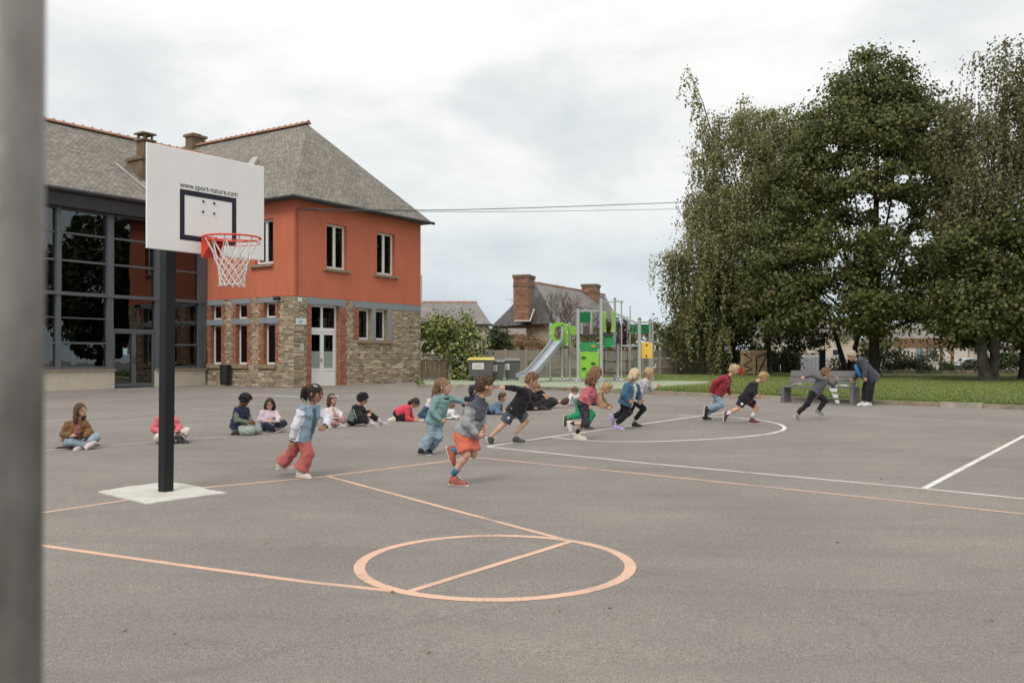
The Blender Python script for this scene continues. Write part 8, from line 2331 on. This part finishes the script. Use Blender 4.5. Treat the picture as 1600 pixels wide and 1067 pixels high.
person('girl crouching on knees and elbows in a raspberry jacket drawing on the ground', Z4, 657.5,
    dict(sA=(1225, 420, -.09), eA=(1215, 570, -.14), wA=(1300, 588, -.18), fA=(1350, 585, -.2), sB=(1250, 425, .09), eB=(1270, 560, .12), wB=(1330, 580, .06), fB=(1370, 585, .05),
         hA=(1070, 500, -.06), kA=(1150, 575, -.08), aA=(1040, 580, -.08), tA=(1000, 600, -.08), hB=(1080, 490, .06), kB=(1160, 570, .06), aB=(1040, 575, .06), tB=(990, 590, .06)),
    (1325, 352, 0, 76, 40), 1.0, SK1, top=[('jacket', dict(m=REDJ, e=.018, hem=.03, hemr=.09, sr=.044))], legs=[('trousers', dict(m=BLACKC, r=(.078, .06, .048), len=.95))],
    hair=dict(m=H_DK, kind='tied', chains=[([(1270, 320, 0), (1245, 345, .0), (1238, 385, .0)], [.03, .036, .014])]), shoes=dict(m=SHW, sole=SOLW), hands=(.4, .4), extras=ex21, group='children seated on the asphalt')
Y21 = 2087.8 / (657.5 - 545.41)
slab('paper_sheet', [G(500 + x / 8.889, 590 + y / 8.889, .006) for x, y in ((1330, 605), (1440, 600), (1450, 580), (1345, 583))], .003, PAPER, 'white sheet on the ground in front of the crouching girl in raspberry', 'paper', 'clipboards and papers')
Z0 = (0, 0, 1.0)
# prone child with jeans behind the teal sweater
person('child lying on the ground behind the teal sweater girl with jeans and raised white shoes', Z0, 655,
    dict(sA=(707, 643.5, -.08), eA=(708, 651, -.10), wA=(715, 652.5, -.12), fA=(719, 653, -.12), sB=(709, 642.5, .1), eB=(712, 650, .12), wB=(718, 651, .08), fB=(722, 651, .08),
         hA=(677, 648.5, -.06), kA=(657, 649, -.06), aA=(667.5, 633.5, -.05), tA=(672, 622.5, -.05), hB=(678, 647.5, .06), kB=(659, 648, .06), aB=(669, 634, .06), tB=(674, 624, .06)),
    (703.5, 637, 0, 88, 20), .95, SK1, top=[('shirt', dict(m=WHITEC, e=.014, hem=.02, hemr=.086, sr=.038))], legs=[('jeans', dict(m=JEAND, r=(.076, .056, .048), len=.95))],
    hair=dict(m=H_LB, kind='short'), shoes=dict(m=WHITEC, sole=SOLW), hands=(.4, .4), group='children seated on the asphalt')
slab('paper_sheet', [G(x, y, .006) for x, y in ((696, 654), (712, 655), (713, 651), (699, 650.5))], .003, PAPER, 'white sheet in front of the child lying behind the teal sweater girl', 'paper', 'clipboards and papers')
# hooded boy
person('boy in a navy hood shouting behind the fleece boy', Z0, 645,
    dict(sA=(728, 622.5, -.06), eA=(725, 632, -.10), wA=(732, 638, -.18), sB=(744, 622, .06), eB=(748, 631, .04), wB=(742, 637, -.08),
         hA=(732, 642, .0), kA=(728, 642, -.22), aA=(742, 644, -.2), tA=(749, 645, -.2), hB=(740, 642, .04), kB=(754, 640, .0), aB=(741, 644, -.15), tB=(733, 645, -.2)),
    (740, 609.5, -.02, 52, -4), 1.02, SK2, top=[('hooded_jacket', dict(m=DKNAVY, e=.02, hem=.02, hemr=.096, sr=.046, collar=.8))], legs=[('trousers', dict(m=JEAND, r=(.08, .06, .05), len=.95))],
    hair=dict(m=DKNAVY, kind='tied', vol=1.22, open=1, long=.09), shoes=dict(m=SHB, sole=SOLW), hands=(.6, .6), group='children seated on the asphalt')
# prone boy right of the fleece boy
DNW = mat('denim_white_jacket', (0.10, 0.15, 0.21), .9, .3, 7, .2, 60)
person('brown haired boy lying on his elbows in a blue denim jacket', Z0, 647.5,
    dict(sA=(780, 633, -.08), eA=(777, 645, -.12), wA=(787, 645.5, -.16), fA=(789, 640, -.16), sB=(783, 633, .1), eB=(783, 644, .12), wB=(790, 643, .06), fB=(791, 639, .05),
         hA=(764.5, 641.5, -.06), kA=(762, 644, .25), aA=(760, 645, .5), tA=(759, 646, .62), hB=(767, 641, .06), kB=(766, 643, .35), aB=(764, 644, .6), tB=(763, 645, .7)),
    (785, 621.3, 0, 80, 0), 1.0, SK1, top=[('denim_jacket', dict(m=DNW, e=.018, hem=.03, hemr=.09, sr=.044, hood=1, collar=.5))], legs=[('trousers', dict(m=DKNAVY, r=(.078, .058, .048), len=.95))],
    hair=dict(m=H_BR, kind='short'), shoes=dict(m=SHB, sole=SOLW), hands=(1.0, 1.0), group='children seated on the asphalt')
# child behind the sprinting boy
person('child in black leaning on one arm behind the sprinting boy in black', Z0, 641.5,
    dict(sA=(829, 616.5, -.06), eA=(830, 628, -.1), wA=(834, 637.5, -.12), fA=(839, 639, -.12), sB=(838, 614, .06), eB=(846, 612, .05), wB=(852, 616, .0), fB=(855, 620, -.0),
         hA=(822, 636, -.04), kA=(838, 638, .1), aA=(848, 639.5, .15), tA=(856, 640, .15), hB=(826, 635, .08), kB=(842, 634, .2), aB=(852, 638, .25), tB=(860, 638, .25)),
    (837.5, 606.2, -.02, 64, 26), .98, SK1, top=[('black_top', dict(m=BLACKC, e=.015, hem=.02, hemr=.088, sr=.042))], legs=[('trousers', dict(m=BLACKC, r=(.078, .058, .048), len=.95))],
    hair=dict(m=H_LB, kind='short'), shoes=dict(m=SHB, sole=SHB), hands=(.3, .4), group='children seated on the asphalt')
slab('paper_sheet', [G(x, y, .006) for x, y in ((841, 640.5), (849, 640.3), (848, 637.6), (841, 637.8))], .003, PAPER, 'white sheet on the ground beside the child leaning on one arm', 'paper', 'clipboards and papers')
# lying child in black
person('child lying flat in black with a brown head of hair resting on the ground', Z0, 637.3,
    dict(sA=(866, 629.5, -.1), eA=(856, 633.5, -.16), wA=(848, 633, -.16), sB=(868, 626, .12), eB=(861, 630, .2), wB=(852, 630, .2),
         hA=(846, 629.5, -.07), kA=(833, 632, -.1), aA=(824, 634.5, -.3), tA=(820, 636, -.38), hB=(847, 627.5, .07), kB=(836, 628, .1), aB=(824, 631, .2), tB=(818, 632, .3)),
    (882, 626.8, 0, 150, -30, 80), 1.05, SK1, top=[('black_coat', dict(m=BLACKC, e=.03, hem=.06, hemr=.105, sr=.048))], legs=[('trousers', dict(m=BLACKC, r=(.085, .062, .05), len=.95))],
    hair=dict(m=H_BR, kind='short'), shoes=dict(m=SHB, sole=SHB), hands=(.6, .6), group='children seated on the asphalt')
# white shirt
person('child in a white shirt propped on elbows behind the green trousers', Z0, 634,
    dict(sA=(891, 617.5, -.1), eA=(888, 629, -.14), wA=(884.5, 631.8, -.2), sB=(897, 617.5, .1), eB=(898, 629, .1), wB=(893, 631.5, .0),
         hA=(908, 626, -.02), kA=(922, 630, .12), aA=(934, 631, .25), tA=(940, 632, .3), hB=(908, 624.5, .12), kB=(922, 628, .25), aB=(934, 629.5, .4), tB=(940, 630, .45)),
    (898, 611, -.06, 20, 32), 1.02, SK1, top=[('white_shirt', dict(m=WHITEC, e=.015, hem=.02, hemr=.088, sr=.040))], legs=[('trousers', dict(m=DKNAVY, r=(.078, .058, .048), len=.95))],
    hair=dict(m=H_GN, kind='short'), shoes=dict(m=SHB, sole=SHB), hands=(.6, .6), group='children seated on the asphalt')
